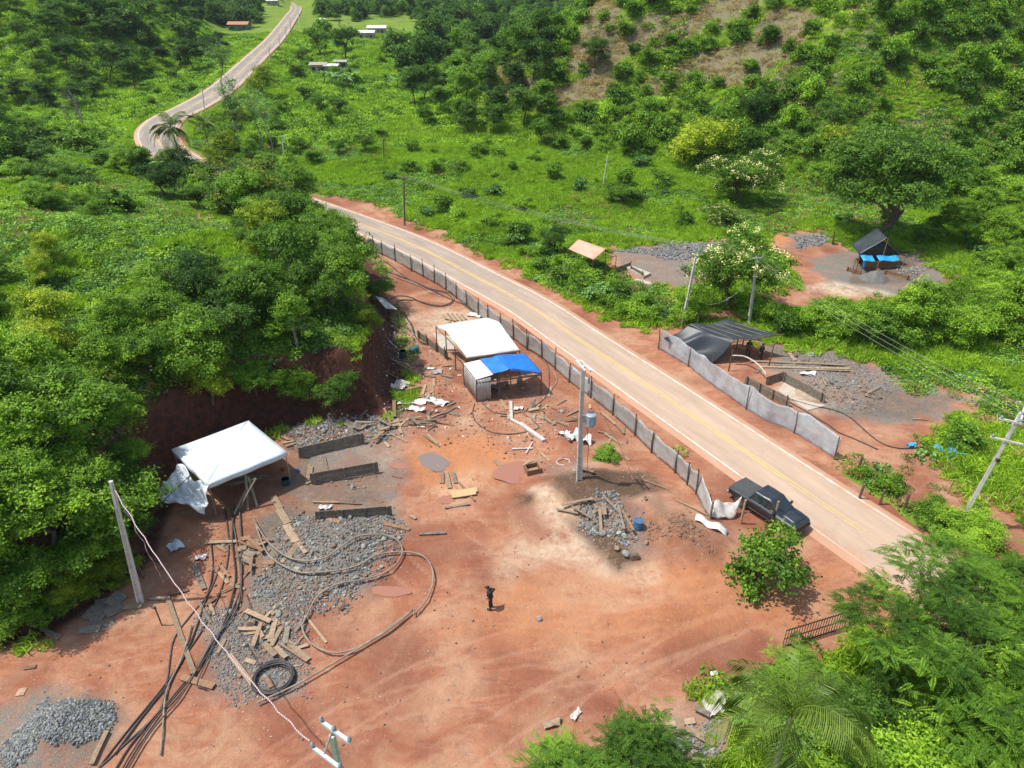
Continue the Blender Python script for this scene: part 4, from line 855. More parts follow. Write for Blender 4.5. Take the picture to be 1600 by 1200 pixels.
# ================================================================ pickup truck
def build_truck():
    T = empty('pickup_truck')
    xs = [-2.66, -2.6, -2.2, -1.6, -1.0, -.6, 0, .6, 1.1, 1.4, 1.9, 2.3, 2.55, 2.66]
    mb = MB(); rings = []
    for x in xs:
        top = 1.10 if x < 1.2 else 1.10 - (x - 1.2) * .085; wd = .93 - (.10 * max(0, (x - 1.9) / .76) ** 2) - (.05 if x < -2.62 else 0); bot = .48 if abs(x) < 2.5 else .55
        if x > 2.6: top = .90; bot = .6
        half = [(wd - .10, bot), (wd - .01, bot + .14), (wd + .015, .84 if x < 2.6 else .74), (wd - .01, min(1.0, top - .05)), (wd - .10, top), (wd * .5, top + .03), (0, top + .04)]
        rings.append([(x, -a, z) for a, z in half] + [(x, a, z) for a, z in half[-2::-1]])
    n_ = len(rings[0]); vs = [v for r_ in rings for v in r_]
    fs = [(k * n_ + q, k * n_ + (q + 1) % n_, (k + 1) * n_ + (q + 1) % n_, (k + 1) * n_ + q) for k in range(len(xs) - 1) for q in range(n_)] + [tuple(range(n_))[::-1], tuple((len(xs) - 1) * n_ + q for q in range(n_))]
    mb.add(vs, fs); body = mb.build('body', M_PAINT, T, False, .025)
    # hood bulge
    MB().sheet(lambda u, v: (1.35 + 1.1 * u, -.55 + 1.1 * v, 1.135 - .10 * u + .03 * math.sin(math.pi * v)), 4, 6, .05).build('hood_panel', M_PAINT, T, True)
    def fr(z):     # cabin footprint at height z
        t = (z - 1.08) / .70; return (-1.02 + .28 * t, 1.42 - .95 * t, .875 - .19 * t)
    mb = MB(); L = []
    for z in (1.06, 1.3, 1.55, 1.72, 1.79):
        x0, x1, y = fr(z); 
        if z > 1.75: x0 += .06; x1 -= .12; y -= .07
        L.append([(x0, -y, z), (x0 * .5 + x1 * .5, -y - .01, z), (x1, -y * .93, z), (x1 + .07, 0, z), (x1, y * .93, z), (x0 * .5 + x1 * .5, y + .01, z), (x0, y, z), (x0 - .03, 0, z)])
    vs = [v for r_ in L for v in r_]; fs = [(k * 8 + q, k * 8 + (q + 1) % 8, (k + 1) * 8 + (q + 1) % 8, (k + 1) * 8 + q) for k in range(4) for q in range(8)] + [tuple(32 + q for q in range(8))]
    mb.add(vs, fs); mb.build('cabin', M_PAINT, T, False, .03)
    def side(x, z, s, o_=.012):
        a = fr(z); return (x, s * (a[2] + o_), z)
    for s in (-1, 1):
        for (xa, xb, ta, tb) in ((-.80, -.02, -.62, -.04), (.06, 1.02, .04, .50)):
            mb = MB(); mb.add([side(xa, 1.16, s, .014), side(xb, 1.16, s, .006), side(tb, 1.66, s, .02), side(ta, 1.66, s, .02)], [(0, 1, 2, 3) if s < 0 else (3, 2, 1, 0)]); mb.build('side_window', M_GLASS, T)
        mb = MB(); mb.tube([side(-.86, 1.12, s, .02), side(.2, 1.12, s, .022), side(1.1, 1.12, s, .012)], .014, 5); mb.build('window_trim', STEEL, T)
        m_ = MB().box((1.02, s * 1.00, 1.22), (.14, .20, .20)).build('mirror', M_PAINT, T, False, .03)
        for xw in (-1.60, 1.62):
            Mx = Matrix.Rotation(R(90), 3, 'X')
            MB().lathe((xw, s * .945, .43), [(.47, -.012), (.47, .012)], 24, Mx).build('wheel_arch', DARKM, T)
            wh = MB().lathe((xw, s * .86, .39), [(.30, -.13), (.38, -.12), (.39, -.06), (.39, .06), (.38, .12), (.30, .13)], 24, Mx).build('wheel', M_TYRE, T)
            rim = MB().lathe((xw, s * .86, .39), [(.26, -.136), (.26, .136)], 18, Mx); 
            rim.build('rim', mat('rim_dark', (.10, .10, .10), .5) if 'rim_dark' not in bpy.data.materials else bpy.data.materials['rim_dark'], wh)
            sp_ = MB()
            for q in range(6):
                a = q * math.pi / 3; sp_.bar((xw + .05 * math.cos(a), s * 1.0, .39 + .05 * math.sin(a)), (xw + .25 * math.cos(a), s * 1.0, .39 + .25 * math.sin(a)), .07, .02)
            sp_.build('spokes', M_RIM, wh)
        MB().box((-2.645, s * .80, .93), (.06, .14, .30)).build('tail_light', M_RED, T, False, .01)
        MB().box((2.56, s * .66, .86), (.16, .30, .13)).build('headlight', M_LAMP, T, False, .02)
        for xd in (-.12, .86): MB().box((xd - .08, s * .952, .98), (.16, .025, .03)).build('door_handle', M_PAINT, T)
        MB().box((0, s * .93, .47), (1.9, .10, .05)).build('side_step', DARKM, T)
        for xd in (-.92, .02, 1.12): MB().box((xd, s * .944, .80), (.012, .01, .5)).build('door_seam', DARKM, T)
    x0, x1, y = fr(1.16); a0, a1, ay_ = fr(1.70)
    MB().add([(x1 + .012, -y * .86, 1.17), (x1 + .085, 0, 1.16), (x1 + .012, y * .86, 1.17), (a1 + .03, ay_ * .84, 1.68), (a1 + .09, 0, 1.68), (a1 + .03, -ay_ * .84, 1.68)], [(0, 1, 4, 5), (1, 2, 3, 4)]).build('windscreen', M_GLASS, T)
    MB().add([(x0 - .03, y * .8, 1.2), (x0 - .045, 0, 1.2), (x0 - .03, -y * .8, 1.2), (a0 - .02, -ay_ * .8, 1.66), (a0 - .04, 0, 1.66), (a0 - .02, ay_ * .8, 1.66)], [(0, 1, 4, 5), (1, 2, 3, 4)]).build('rear_window', M_GLASS, T)
    MB().sheet(lambda u, v: (-2.60 + 1.55 * u, -.84 + 1.68 * v, 1.155 + .03 * math.sin(math.pi * v) * math.sin(math.pi * u)), 6, 6, .05).build('bed_cover', M_COVER, T, False)
    MB().box((2.66, 0, .82), (.05, 1.1, .26)).build('grille', DARKM, T, False, .01); MB().box((2.66, 0, .58), (.16, 1.7, .2)).build('front_bumper', DARKM, T, False, .04)
    MB().box((-2.74, 0, .58), (.16, 1.75, .18)).build('rear_bumper', STEEL, T, False, .03)
    MB().box((0, 0, .45), (4.6, 1.5, .12)).build('chassis', DARKM, T)
    return T
T = build_truck(); p1 = XY(1157, 793); p2 = XY(1213, 829); dr_ = (p2 - p1).normalized(); c = (p1 + p2) / 2 + Vector((-dr_.y, dr_.x, 0)) * .92
T.location = (c.x + .0, c.y, gz(c.x, c.y) + .03); T.rotation_euler = (0, 0, math.atan2(dr_.y, dr_.x)); tag(T, 'dark blue grey double cab pickup with a covered bed on the verge', 'pickup truck')

# ================================================================ fences
def fence(name, base, hts, sheet_h, mt, label, pm=W_POST, bulge=.12, sag=.12, seed=1, post_r=.055, every=1, both=True, zt=.03, wav=0.0, cont=False):
    r = random.Random(seed); c0 = base[0]; root = empty(name, c0, 0, label, 'fence'); B = [b_ - c0 for b_ in base]
    for k, p in enumerate(B):
        if k % every == 0:
            h = hts * r.uniform(.93, 1.12); MB().tube([p - Vector((0, 0, .3)), p + Vector((r.uniform(-.03, .03), 0, h * .5)), p + Vector((r.uniform(-.07, .07), r.uniform(-.07, .07), h))], [post_r, post_r * .95, post_r * .85], 6).build('post', pm, root)
    if cont:
        def fc_(u, v):
            s = u * (len(B) - 1); k = min(int(s), len(B) - 2); q = B[k].lerp(B[k + 1], s - k); d = B[min(k + 2, len(B) - 1)] - B[max(k - 1, 0)]; nr = Vector((-d.y, d.x, 0)).normalized(); S_ = q.x * .9 - q.y * .5
            return q + nr * (.08 + wav * (math.sin(S_ * .8) + .5 * math.sin(S_ * 2.3 + v * 2) + .25 * math.sin(S_ * 5 + v * 6)) * (.3 + .7 * v)) + Vector((0, 0, zt + sheet_h * v * (1 + .05 * math.sin(S_ * 1.3) + .03 * math.sin(S_ * 3.7))))
        MB().sheet(fc_, 140, 10, .006).build('net', mt, root, True); return root
    for k in range(len(B) - 1):
        a, b_ = B[k], B[k + 1]; nrm = Vector((-(b_ - a).y, (b_ - a).x, 0)).normalized(); s0 = r.uniform(-sag, sag * .4); s1 = r.uniform(-sag, sag * .4); bl = r.uniform(-bulge, bulge); ph = r.uniform(0, 6)
        def fn(u, v, a=a, b_=b_, nrm=nrm, s0=s0, s1=s1, bl=bl, ph=ph):
            q = a.lerp(b_, u); S_ = (q + c0).x * .9 - (q + c0).y * .5; q = q + nrm * wav * (math.sin(S_ * .8) + .5 * math.sin(S_ * 2.1 + v * 2)) * (.3 + .7 * v); return q + nrm * (.07 + bl * math.sin(math.pi * u) * math.sin(math.pi * v * .8 + .2) + .02 * math.sin(u * 9 + v * 5 + ph)) + Vector((0, 0, zt + sheet_h * v * (1 + (s0 * (1 - u) + s1 * u) + .05 * math.sin(u * 7 + ph) * v)))
        MB().sheet(fn, 6, 6, .008).build('sheet', mt, root, True)
    return root
NF = [(518, 380), (527, 366), (553, 378), (571, 397), (584, 394), (597, 399), (618, 409), (643, 424), (661, 433), (679, 443), (697, 454), (713, 467), (729, 480), (747, 494), (762, 505), (782, 519), (802, 531), (823, 547), (846, 560), (867, 578), (889, 598), (922, 622), (957, 649), (991, 681), (1017, 708), (1054, 739), (1073, 758), (1087, 773)]
fence('sheet_metal_fence', [G(*p) for p in NF], 2.15, 1.75, GALV, 'long grey sheet fence on wooden posts between the yard and the road', seed=4, sag=.10, bulge=.07, wav=.04)
pa, pb, pc = G(1087, 773), G(1109, 811), G(1150, 822)
F2 = empty('collapsed_fence', pb, 0, 'fallen white sheet fence sagging beside the pickup', 'fence')
for p, h in ((pb, 1.5), (G(1157, 818), 2.0), (G(1207, 822), 2.1)): q = p - pb; MB().tube([q - Vector((0, 0, .3)), q + Vector((.03, .02, h))], [.085, .075], 7).build('post', W_PALE, F2)
MB().sheet(lambda u, v: (pa.lerp(pb, u) - pb) + Vector((.25 * v, .15 * v, .05 + (1.65 - 1.1 * u) * v + .08 * math.sin(u * 8 + v * 3))), 10, 5, .01).build('sheet', GALV, F2, True)
MB().sheet(lambda u, v: (pb.lerp(G(1150, 812), u) - pb) + Vector((.55 * v - .1, .9 * v, .12 + .45 * v + .22 * math.sin(u * 6 + 1) * v + .10 * math.sin(u * 13 + v * 7) + .5 * u * v)), 14, 8, .01).build('sheet', WDIRTY, F2, True)
MB().sheet(lambda u, v: (G(1085, 815).lerp(G(1135, 838), u) - pb) + Vector((.2 * v, .5 * v, .12 + .12 * math.sin(u * 11) + .12 * v)), 10, 4, .01).build('sheet', WSHEET, F2, True)
RF = [(1028, 546), (1038, 551), (1049, 558), (1075, 573), (1105, 597), (1138, 621), (1165, 640), (1194, 658), (1222, 668), (1240, 677), (1258, 688), (1280, 703), (1303, 718)]
fence('shade_net_fence', [G(*p) for p in RF], 2.2, 2.05, M_NET, 'long translucent grey net fence across the road from the yard', seed=8, sag=.0, bulge=.02, every=3, post_r=.05, wav=.12, cont=True)
rf0 = G(1222, 1012); gate = empty('iron_gate', rf0, 0, 'low black iron barred gate under the feathery tree', 'gate'); g1 = G(1318, 982) - rf0
for z in (.08, .7, 1.35): MB().bar((0, 0, z), g1 + Vector((0, 0, z)), .05, .05).build('rail', DARKM, gate)
for k in range(24): q = g1 * (k / 23); MB().bar(q + Vector((0, 0, 0)), q + Vector((0, 0, 1.45)), .028, .028).build('bar', DARKM, gate)

# ================================================================ shelters
def posts(root, L, r0=.06, mt=None):
    for (p, h, lean) in L:
        MB().tube([p - Vector((0, 0, .2)), p + Vector((lean[0] * .5, lean[1] * .5, h * .5)), p + Vector((lean[0], lean[1], h))], [r0, r0 * .9, r0 * .8], 7).build('post', mt or W_POST, root)
def quad(A, B, C, D, amp=0.0, f=3.0, ph=0.0, cor=0.0, cn=20):   # A,B first edge; D,C opposite edge
    def fn(u, v):
        p = A.lerp(B, u).lerp(D.lerp(C, u), v); return p + Vector((0, 0, amp * (math.sin(u * f * 2.1 + ph) * math.sin(v * f * 1.7 + ph * 2) - .6 * math.sin(math.pi * u) * math.sin(math.pi * v)) + cor * math.sin(u * cn * 6.283)))
    return fn
# white canopy
zc = 2.75; K = [XY(388, 657, zc), XY(268, 702, zc), XY(324, 757, zc), XY(448, 706, zc)]; cen = sum(K, Vector()) / 4; base = Vector((cen.x, cen.y, gz(cen.x, cen.y)))
tent = empty('canopy_tent', base, 0, 'white canopy tent with a flat looking top below the bank', 'tent'); KK = [k - base for k in K]; pk = cen - base + Vector((0, 0, .42))
mb = MB()
for a in range(4):
    A, B_ = KK[a], KK[(a + 1) % 4]
    mb.sheet(lambda u, v, A=A, B_=B_: (A.lerp(B_, u)).lerp(pk, v * .999) + Vector((0, 0, -.10 * math.sin(math.pi * v) - .03 * math.sin(u * math.pi) * (1 - v))), 10, 8, .006)
mb.build('canopy', CANVAS, tent, True)
for a in range(4):
    A, B_ = KK[a], KK[(a + 1) % 4]; MB().sheet(lambda u, v, A=A, B_=B_: A.lerp(B_, u) + Vector((0, 0, -.36 * v - .03 * math.sin(u * math.pi))) + (A.lerp(B_, u) - pk).normalized() * (.03 * math.sin(u * 17) * v + .01), 20, 3, .006).build('valance', CANVAS, tent, True)
    g_ = A + base; zg = gz(g_.x, g_.y); MB().tube([Vector((A.x * .97, A.y * .97, zg - base.z)), Vector((A.x * .97, A.y * .97, A.z - .05))], .035, 6).build('leg', STEEL, tent)
q = [XY(278, 728, 2.55), XY(328, 764, 2.5), XY(320, 800, 1.0), XY(240, 774, 1.35)]
fly = MB().sheet(lambda u, v: q[0].lerp(q[1], u).lerp(q[3].lerp(q[2], u), v) + Vector((.10 * math.sin(v * 9 + u * 3), .16 * math.sin(u * 10 + v * 3), .22 * math.sin(u * 7.5 + v * 2 + .5) + .13 * math.sin(v * 11 + u * 13) + .07 * math.sin(v * 23 - u * 17) - .25 * math.sin(math.pi * v) + .12 * math.sin(u * 19) * v)), 30, 24, .008).build('draped_tarp', CANVAS, None, True); tag(fly, 'crumpled white tarp slung low beside the canopy tent', 'tarp')
fp = MB(); fp.tube([XY(238, 800, .9), XY(262, 776, 1.6), XY(300, 740, 2.5)], .03, 5); fo = fp.build('support_pole', W_POST); tag(fo, 'thin pole propping up the crumpled white tarp', 'pole')
# timber work under the tent
wb = empty('timber_headframe', G(395, 775), 0, 'grey timber frame leaning out from under the canopy tent', 'timber frame'); O = wb.location.copy()
for k, (a, b_, za, zb) in enumerate([((372, 800), (400, 748), .1, 2.2), ((388, 798), (384, 742), .1, 2.3), ((366, 806), (392, 752), .1, 1.7), ((350, 782), (400, 748), 1.4, 1.9), ((402, 792), (388, 745), .0, 2.1), ((412, 760), (360, 758), .8, .9), ((420, 750), (372, 745), .4, .5)]):
    pa_ = G(*a); MB().bar(pa_ + Vector((0, 0, za)) - O, XY(b_[0], b_[1], zb) - O, .16, .08).build('beam', W_GREY, wb)
# shed with the white roof
r0 = XY(696, 516, 3.2); r1 = XY(780, 503, 3.2); f0 = XY(730, 559, 2.45); f1 = XY(812, 547, 2.45); b0 = XY(681, 509, 2.9); b1 = XY(761, 496, 2.9); base = G(745, 560)
sh = empty('open_shed', base, 0, 'open shed with a bright white sheet roof beside the road fence', 'shed')
MB().sheet(quad(r0 - base, r1 - base, f1 - base, f0 - base, .03, 2, 0, .012, 22), 88, 10, .012).build('roof', WSHEET, sh, True)
MB().sheet(quad(b0 - base, b1 - base, r1 - base, r0 - base, .02, 2, 1, .012, 22), 88, 4, .012).build('roof', WSHEET, sh, True)
for (pp, zt) in ((f0, 2.4), (f1, 2.4), (b0, 2.8), (b1, 2.8), (r0, 3.1), (r1, 3.1), (f0.lerp(f1, .5), 2.4), (b0.lerp(f0, .62), 2.5)):
    g_ = Vector((pp.x, pp.y, gz(pp.x, pp.y))); posts(sh, [(g_ - base, zt - g_.z, (0, 0))])
for a, c_ in ((f0, f1), (b0, b1), (r0, r1), (b0, f0)): MB().bar(a - base - Vector((0, 0, .1)), c_ - base - Vector((0, 0, .1)), .08, .1).build('beam', W_PALE, sh)
# blue tarp shed
rb = XY(777, 555, 2.95); rf = XY(798, 576, 2.9); lb = XY(724, 568, 2.2); lf = XY(744, 593, 2.2); Rb = XY(820, 552, 2.3); Rf = XY(846, 581, 2.25); base = G(795, 610); mb_, mf_ = rb.lerp(lb, .5), rf.lerp(lf, .5)
bs = empty('tarp_roofed_shed', base, 0, 'small shed with a blue tarp over white corrugated roof', 'shed'); S_ = lambda *a: [x_ - base for x_ in a]
MB().sheet(quad(*S_(rb, rf, Rf, Rb), .05, 3, .4), 16, 16, .008).build('blue_tarp', BLUE, bs, True)
MB().sheet(quad(*S_(rb, rf, mf_, mb_), .05, 3, 1.4), 14, 10, .008).build('blue_tarp', BLUE, bs, True)
MB().sheet(quad(*S_(mb_ - Vector((0, 0, .03)), mf_ - Vector((0, 0, .03)), lf, lb), .02, 2, 0, .012, 8), 40, 6, .01).build('roof', WSHEET, bs, True)
MB().sheet(lambda u, v: (Rf.lerp(rf, u) - base) + Vector((0, -.06, -.02 - (.16 + .05 * math.sin(u * 14)) * v)), 14, 2, .008).build('tarp_flap', BLUE, bs, True)
gl = G(746, 631) ; gr = G(765, 630)
def wall(a, b_, za, zb, name, par, mt, bs_, cn=9, am_=.018):
    nr = Vector((-(b_ - a).y, (b_ - a).x, 0)).normalized(); MB().sheet(lambda u, v: a.lerp(b_, u) - bs_ + Vector((0, 0, (za * (1 - u) + zb * u) * v - .03)) + nr * am_ * math.sin(u * cn * 6.283), cn * 6, 2, .006).build(name, mt, par, True)
gb = Vector((lb.x, lb.y, gz(lb.x, lb.y))); wall(gb, Vector((lf.x, lf.y, gz(lf.x, lf.y))), 2.15, 2.15, 'corrugated_wall', bs, CORR, base, 12); lf2 = Vector((lf.x, lf.y - .03, gz(lf.x, lf.y))); e2 = lf2.lerp(Vector((Rf.x, Rf.y, lf2.z)), .22); wall(lf2, e2, 2.15, 2.35, 'corrugated_wall', bs, CORR, base, 5)
for pp, zt in ((lf, 2.2), (rf, 2.85), (Rf, 2.2), (Rb, 2.2), (rb, 2.9), (lb, 2.2), (lf.lerp(Rf, .35), 2.4)):
    g_ = Vector((pp.x, pp.y, gz(pp.x, pp.y))); posts(bs, [(g_ - base, zt - g_.z - .02, (0, 0))])
MB().bar(lf - base - Vector((0, 0, .35)), Rf - base - Vector((0, 0, .3)), .08, .12).build('beam', W_GREY, bs)
# things inside the blue shed
for k, (px, py) in enumerate([(785, 606), (812, 600), (775, 612)]):
    p = G(px, py); tb = empty('rough_bench', p, .4 + k, ['rough wooden bench under the blue tarp', 'plank table at the back under the blue tarp', 'low plank bench by the corrugated wall'][k], 'bench')
    MB().box((0, 0, .5), (1.1, .4, .05)).build('seat', W_GREY, tb)
    for sx in (-.45, .45): MB().box((sx, 0, .24), (.07, .34, .48)).build('leg', W_GREY, tb)
# trough beside the white shed
def plank_wall(a, b_, h, label, n_st=3, group=None, mt=W_GREY, th=.05, stake=.25, seed=0):
    r = random.Random(seed); base = a.copy(); root = empty('plank_barrier', base, 0, label, 'plank wall', group); d = b_ - a; nb_ = max(2, round(h / .3)); bh = h / nb_
    for k in range(nb_): MB().bar(Vector((0, 0, bh * (k + .5) + .02)) + d * r.uniform(-.01, .01), d + Vector((0, 0, bh * (k + .5) + .02 + r.uniform(-.03, .03))), th, bh - .012, warp=r.uniform(-.02, .02)).build('board', mt, root)
    nr = Vector((d.y, -d.x, 0)).normalized()
    for k in range(n_st): q = d * (.06 + .88 * k / max(1, n_st - 1)) + nr * .09; MB().bar(q - Vector((0, 0, .2)), q + Vector((r.uniform(-.04, .04), 0, h + stake * r.uniform(.2, 1))), .12, .10).build('stake', mt, root)
    return root
plank_wall(G(468, 716), G(570, 692), .95, 'upper of three plank barriers between the tent and the puddle', 2, seed=1, stake=.05)
plank_wall(G(486, 757), G(592, 738), .95, 'middle of three plank barriers between the tent and the puddle', 3, seed=2, stake=.1)
plank_wall(G(494, 813), G(613, 804), .75, 'lower plank barrier with stakes above the grey rubble', 4, seed=3, stake=.1)
plank_wall(G(1163, 601), G(1232, 637), .9, 'near plank wall of the trough behind the net fence', 4, seed=4)
plank_wall(G(1221, 594), G(1287, 630), .8, 'far plank wall of the trough behind the net fence', 2, seed=5)
plank_wall(G(1196, 601), G(1221, 594), .8, 'short end wall of the trough behind the net fence', 2, seed=6)
plank_wall(G(653, 527), G(700, 562), .8, 'plank wall with tall stakes left of the white roofed shed', 4, seed=7, stake=.6)
plank_wall(G(1322, 423), G(1345, 429), .5, 'low plank wall left of the dark sand heap', 2, seed=8, mt=W_BROWN); plank_wall(G(1380, 428), G(1420, 438), .55, 'low plank wall right of the dark sand heap', 2, seed=9, mt=W_BROWN)
plank_wall(G(962, 428), G(985, 419), .8, 'dark plank wall below the orange roof', 2, seed=10); plank_wall(G(985, 424), G(1005, 435), .7, 'short dark plank wall by the pale slab near the orange roof', 2, seed=11)
for (A_, B_, C_, D_, lab, hh) in (((980, 416), (1017, 430), (1005, 436), (975, 420), 'pale concrete slab below the orange roofed shelter', .3), ((995, 438), (1026, 446), (1020, 449), (990, 441), 'narrow pale concrete strip behind the verge bushes', .2), ((676, 522), (705, 528), (716, 548), (690, 548), 'pale concrete basin floor beside the white roofed shed', .12), ((1225, 598), (1290, 634), (1262, 642), (1215, 612), 'pale concrete floor of the trough behind the net fence', .03)):
    P = [G(*a) for a in (A_, B_, C_, D_)]; z = max(p.z for p in P) + hh; c_ = sum(P, Vector()) / 4; mb = MB(); mb.add([Vector((p.x, p.y, z)) - c_ for p in P] + [Vector((p.x, p.y, p.z - .3)) - c_ for p in P], [(0, 1, 2, 3)[::-1], (0, 4, 5, 1)[::-1], (1, 5, 6, 2)[::-1], (2, 6, 7, 3)[::-1], (3, 7, 4, 0)[::-1]]); ob = mb.build('concrete_slab', mat('pale_concrete', (.48, .44, .37), .9, (.40, .33, .25), 1.5) if 'pale_concrete' not in bpy.data.materials else bpy.data.materials['pale_concrete'], None); ob.location = c_; tag(ob, lab, 'slab')
# black tarp shelter across the road
zt = 2.55; L_ = XY(1075, 508, zt); Bk = XY(1142, 501, zt); Rr_ = XY(1218, 523, zt - .1); Fr = XY(1146, 534, zt - .25); base = G(1150, 560)
bt = empty('black_tarp_shelter', base, 0, 'shelter roofed and walled with black plastic behind the net fence', 'shelter')
MB().sheet(quad(*S_(L_, Bk, Rr_, Fr), .05, 4, .6) if 0 else quad(L_ - base, Bk - base, Rr_ - base, Fr - base, .15, 4, .6), 24, 24, .008).build('roof_tarp', BLACKT, bt, True)
for k in range(5): t = .1 + .2 * k; a_ = L_.lerp(Bk, t) - base; c_ = Fr.lerp(Rr_, t) - base; MB().bar(a_.lerp(c_, .12) + Vector((0, 0, .07)), a_.lerp(c_, .9) + Vector((0, 0, .07)), .04, .03).build('batten', W_PALE, bt)
MB().tube([Fr - base + Vector((0, 0, -.04)), Rr_ - base + Vector((.5, .15, -.02))], .05, 6).build('beam', W_POST, bt)
e0 = XY(1036, 528, 1.7); e1 = XY(1112, 566, .25)
MB().sheet(lambda u, v: (L_.lerp(Fr, u)).lerp(e0.lerp(e1, u), v) - base + Vector((0, 0, -.35 * math.sin(math.pi * v) * (.6 + .4 * math.cos(u * 7)) + .14 * math.sin(u * 15 + v * 3) * v + .30 * math.exp(-((u - .45) / .12) ** 2) * math.sin(math.pi * v))), 40, 20, .008).build('side_tarp', BLACKT, bt, True)
for px, py, zz in ((1201, 573, 2.4), (1138, 580, 2.2), (1166, 562, 2.35), (1160, 540, 2.4), (1085, 530, 2.4), (1150, 545, 2.4), (1112, 572, 1.5)): posts(bt, [(G(px, py) - base, zz, (.12, .1))], .07)
# black tent with blue awning, far site
base = G(1374, 419); ft = empty('black_tent', base, 0, 'small black tarp tent with light blue awning under the wide tree', 'tent')
w_, dp, ea, ri = 3.0, 3.4, 1.75, 4.1
MB().sheet(quad(Vector((-w_, 0, ea)), Vector((-w_ + .5, dp, ea + .2)), Vector((.1, dp, ri)), Vector((0, 0, ri - .1)), .10, 3, .3), 12, 12, .01).build('roof_tarp', BLACKT, ft, True)
MB().sheet(quad(Vector((w_, 0, ea - .3)), Vector((w_ - .4, dp, ea)), Vector((.1, dp, ri)), Vector((0, 0, ri - .1)), .10, 3, .9), 12, 12, .01).build('roof_tarp', BLACKT, ft, True)
MB().sheet(lambda u, v: (-w_ + .5 + (2 * w_ - 1) * u, .9 + .1 * math.sin(u * 20), .3 + v * (1.3 + (1 - abs(2 * u - 1)) * 1.7)), 24, 6, .01).build('back_tarp', BLACKT, ft, True)
MB().sheet(lambda u, v: (-w_ + .1 + 1.5 * u, -.1 - 1.2 * v, 1.75 - .35 * v + .06 * math.sin(u * 6)), 8, 5, .01).build('awning', LBLUE, ft, True)
MB().sheet(lambda u, v: (-.9 + 2.6 * u, -.1 - 1.1 * v, 1.7 - .30 * v + .06 * math.sin(u * 8)), 10, 5, .01).build('awning', LBLUE, ft, True)
MB().sheet(lambda u, v: (-w_ + .2 + .3 * u, -1.2, 1.4 - 1.1 * v), 3, 4, .01).build('awning_flap', LBLUE, ft, True)
posts(ft, [(Vector((x_, y_, 0)), h_, (.1, 0)) for x_, y_, h_ in ((-w_ + .1, 0, 1.7), (w_ - .3, -.2, 2.0), (w_ - 1, -.3, 1.6), (0, 0, 3.9), (-w_ - 1, -1.3, 1.9), (0, dp, 4), (-.9, -1, 1.4), (1.7, -1, 1.4))], .06, W_BROWN)
MB().box((0, 0, .5), (4.6, .1, .8)).build('plank_front', W_BROWN, ft)
sp_ = G(1367, 436); sand = MB().lathe((0, 0, -.2), [(1.9, 0), (1.7, .25), (1.2, .6), (.7, .95), (.3, 1.2), (.05, 1.32)], 22).build('sand_heap', mat('dark_sand', (.10, .10, .09), .95, (.17, .165, .15), 3, bmp=.5), None, True, 0, sp_); tag(sand, 'cone of dark grey sand before the black tent', 'sand heap')
for v_ in sand.data.vertices: k_ = 1 + .18 * math.sin(v_.co.x * 5) * math.cos(v_.co.y * 4); v_.co.x *= k_; v_.co.y *= k_
# orange roofed shelter
r0 = XY(904, 374, 2.9); r1 = XY(947, 389, 2.9); l0 = XY(888, 389, 2.1); l1 = XY(927, 406, 2.1); q0 = XY(922, 385, 2.1); q1 = XY(963, 399, 2.1); base = G(928, 408)
os_ = empty('orange_roofed_shelter', base, 0, 'low shelter with a pale orange gable roof in the weeds', 'shelter')
MB().sheet(quad(r0 - base, r1 - base, l1 - base, l0 - base, .02), 10, 6, .02).build('roof', ORANGE, os_, True); MB().sheet(quad(r0 - base, r1 - base, q1 - base, q0 - base, .02), 10, 6, .02).build('roof', ORANGE, os_, True)
for a in (l0, l1, q0, q1, r1): posts(os_, [(Vector((a.x, a.y, gz(a.x, a.y))) - base, a.z - gz(a.x, a.y), (0, 0))], .06, W_BROWN)
MB().bar(l1 - base - Vector((0, 0, .05)), q1 - base - Vector((0, 0, .05)), .07, .07).build('beam', W_BROWN, os_)
# small lean-to of white sheet at the foot of the bank
P = [XY(585, 462, 2.0), XY(600, 466, 2.0), XY(621, 484, 1.3), XY(603, 482, 1.3)]; base = G(606, 492)
lt = empty('sheet_lean_to', base, 0, 'small white sheet lean-to against the red bank', 'lean-to'); MB().sheet(quad(*[p - base for p in P], .04, 3, 0, .01, 8), 30, 6, .012).build('roof', WSHEET, lt, True)
for p in P: posts(lt, [(Vector((p.x, p.y, base.z - .1)) - base, p.z - base.z, (0, 0))], .05)

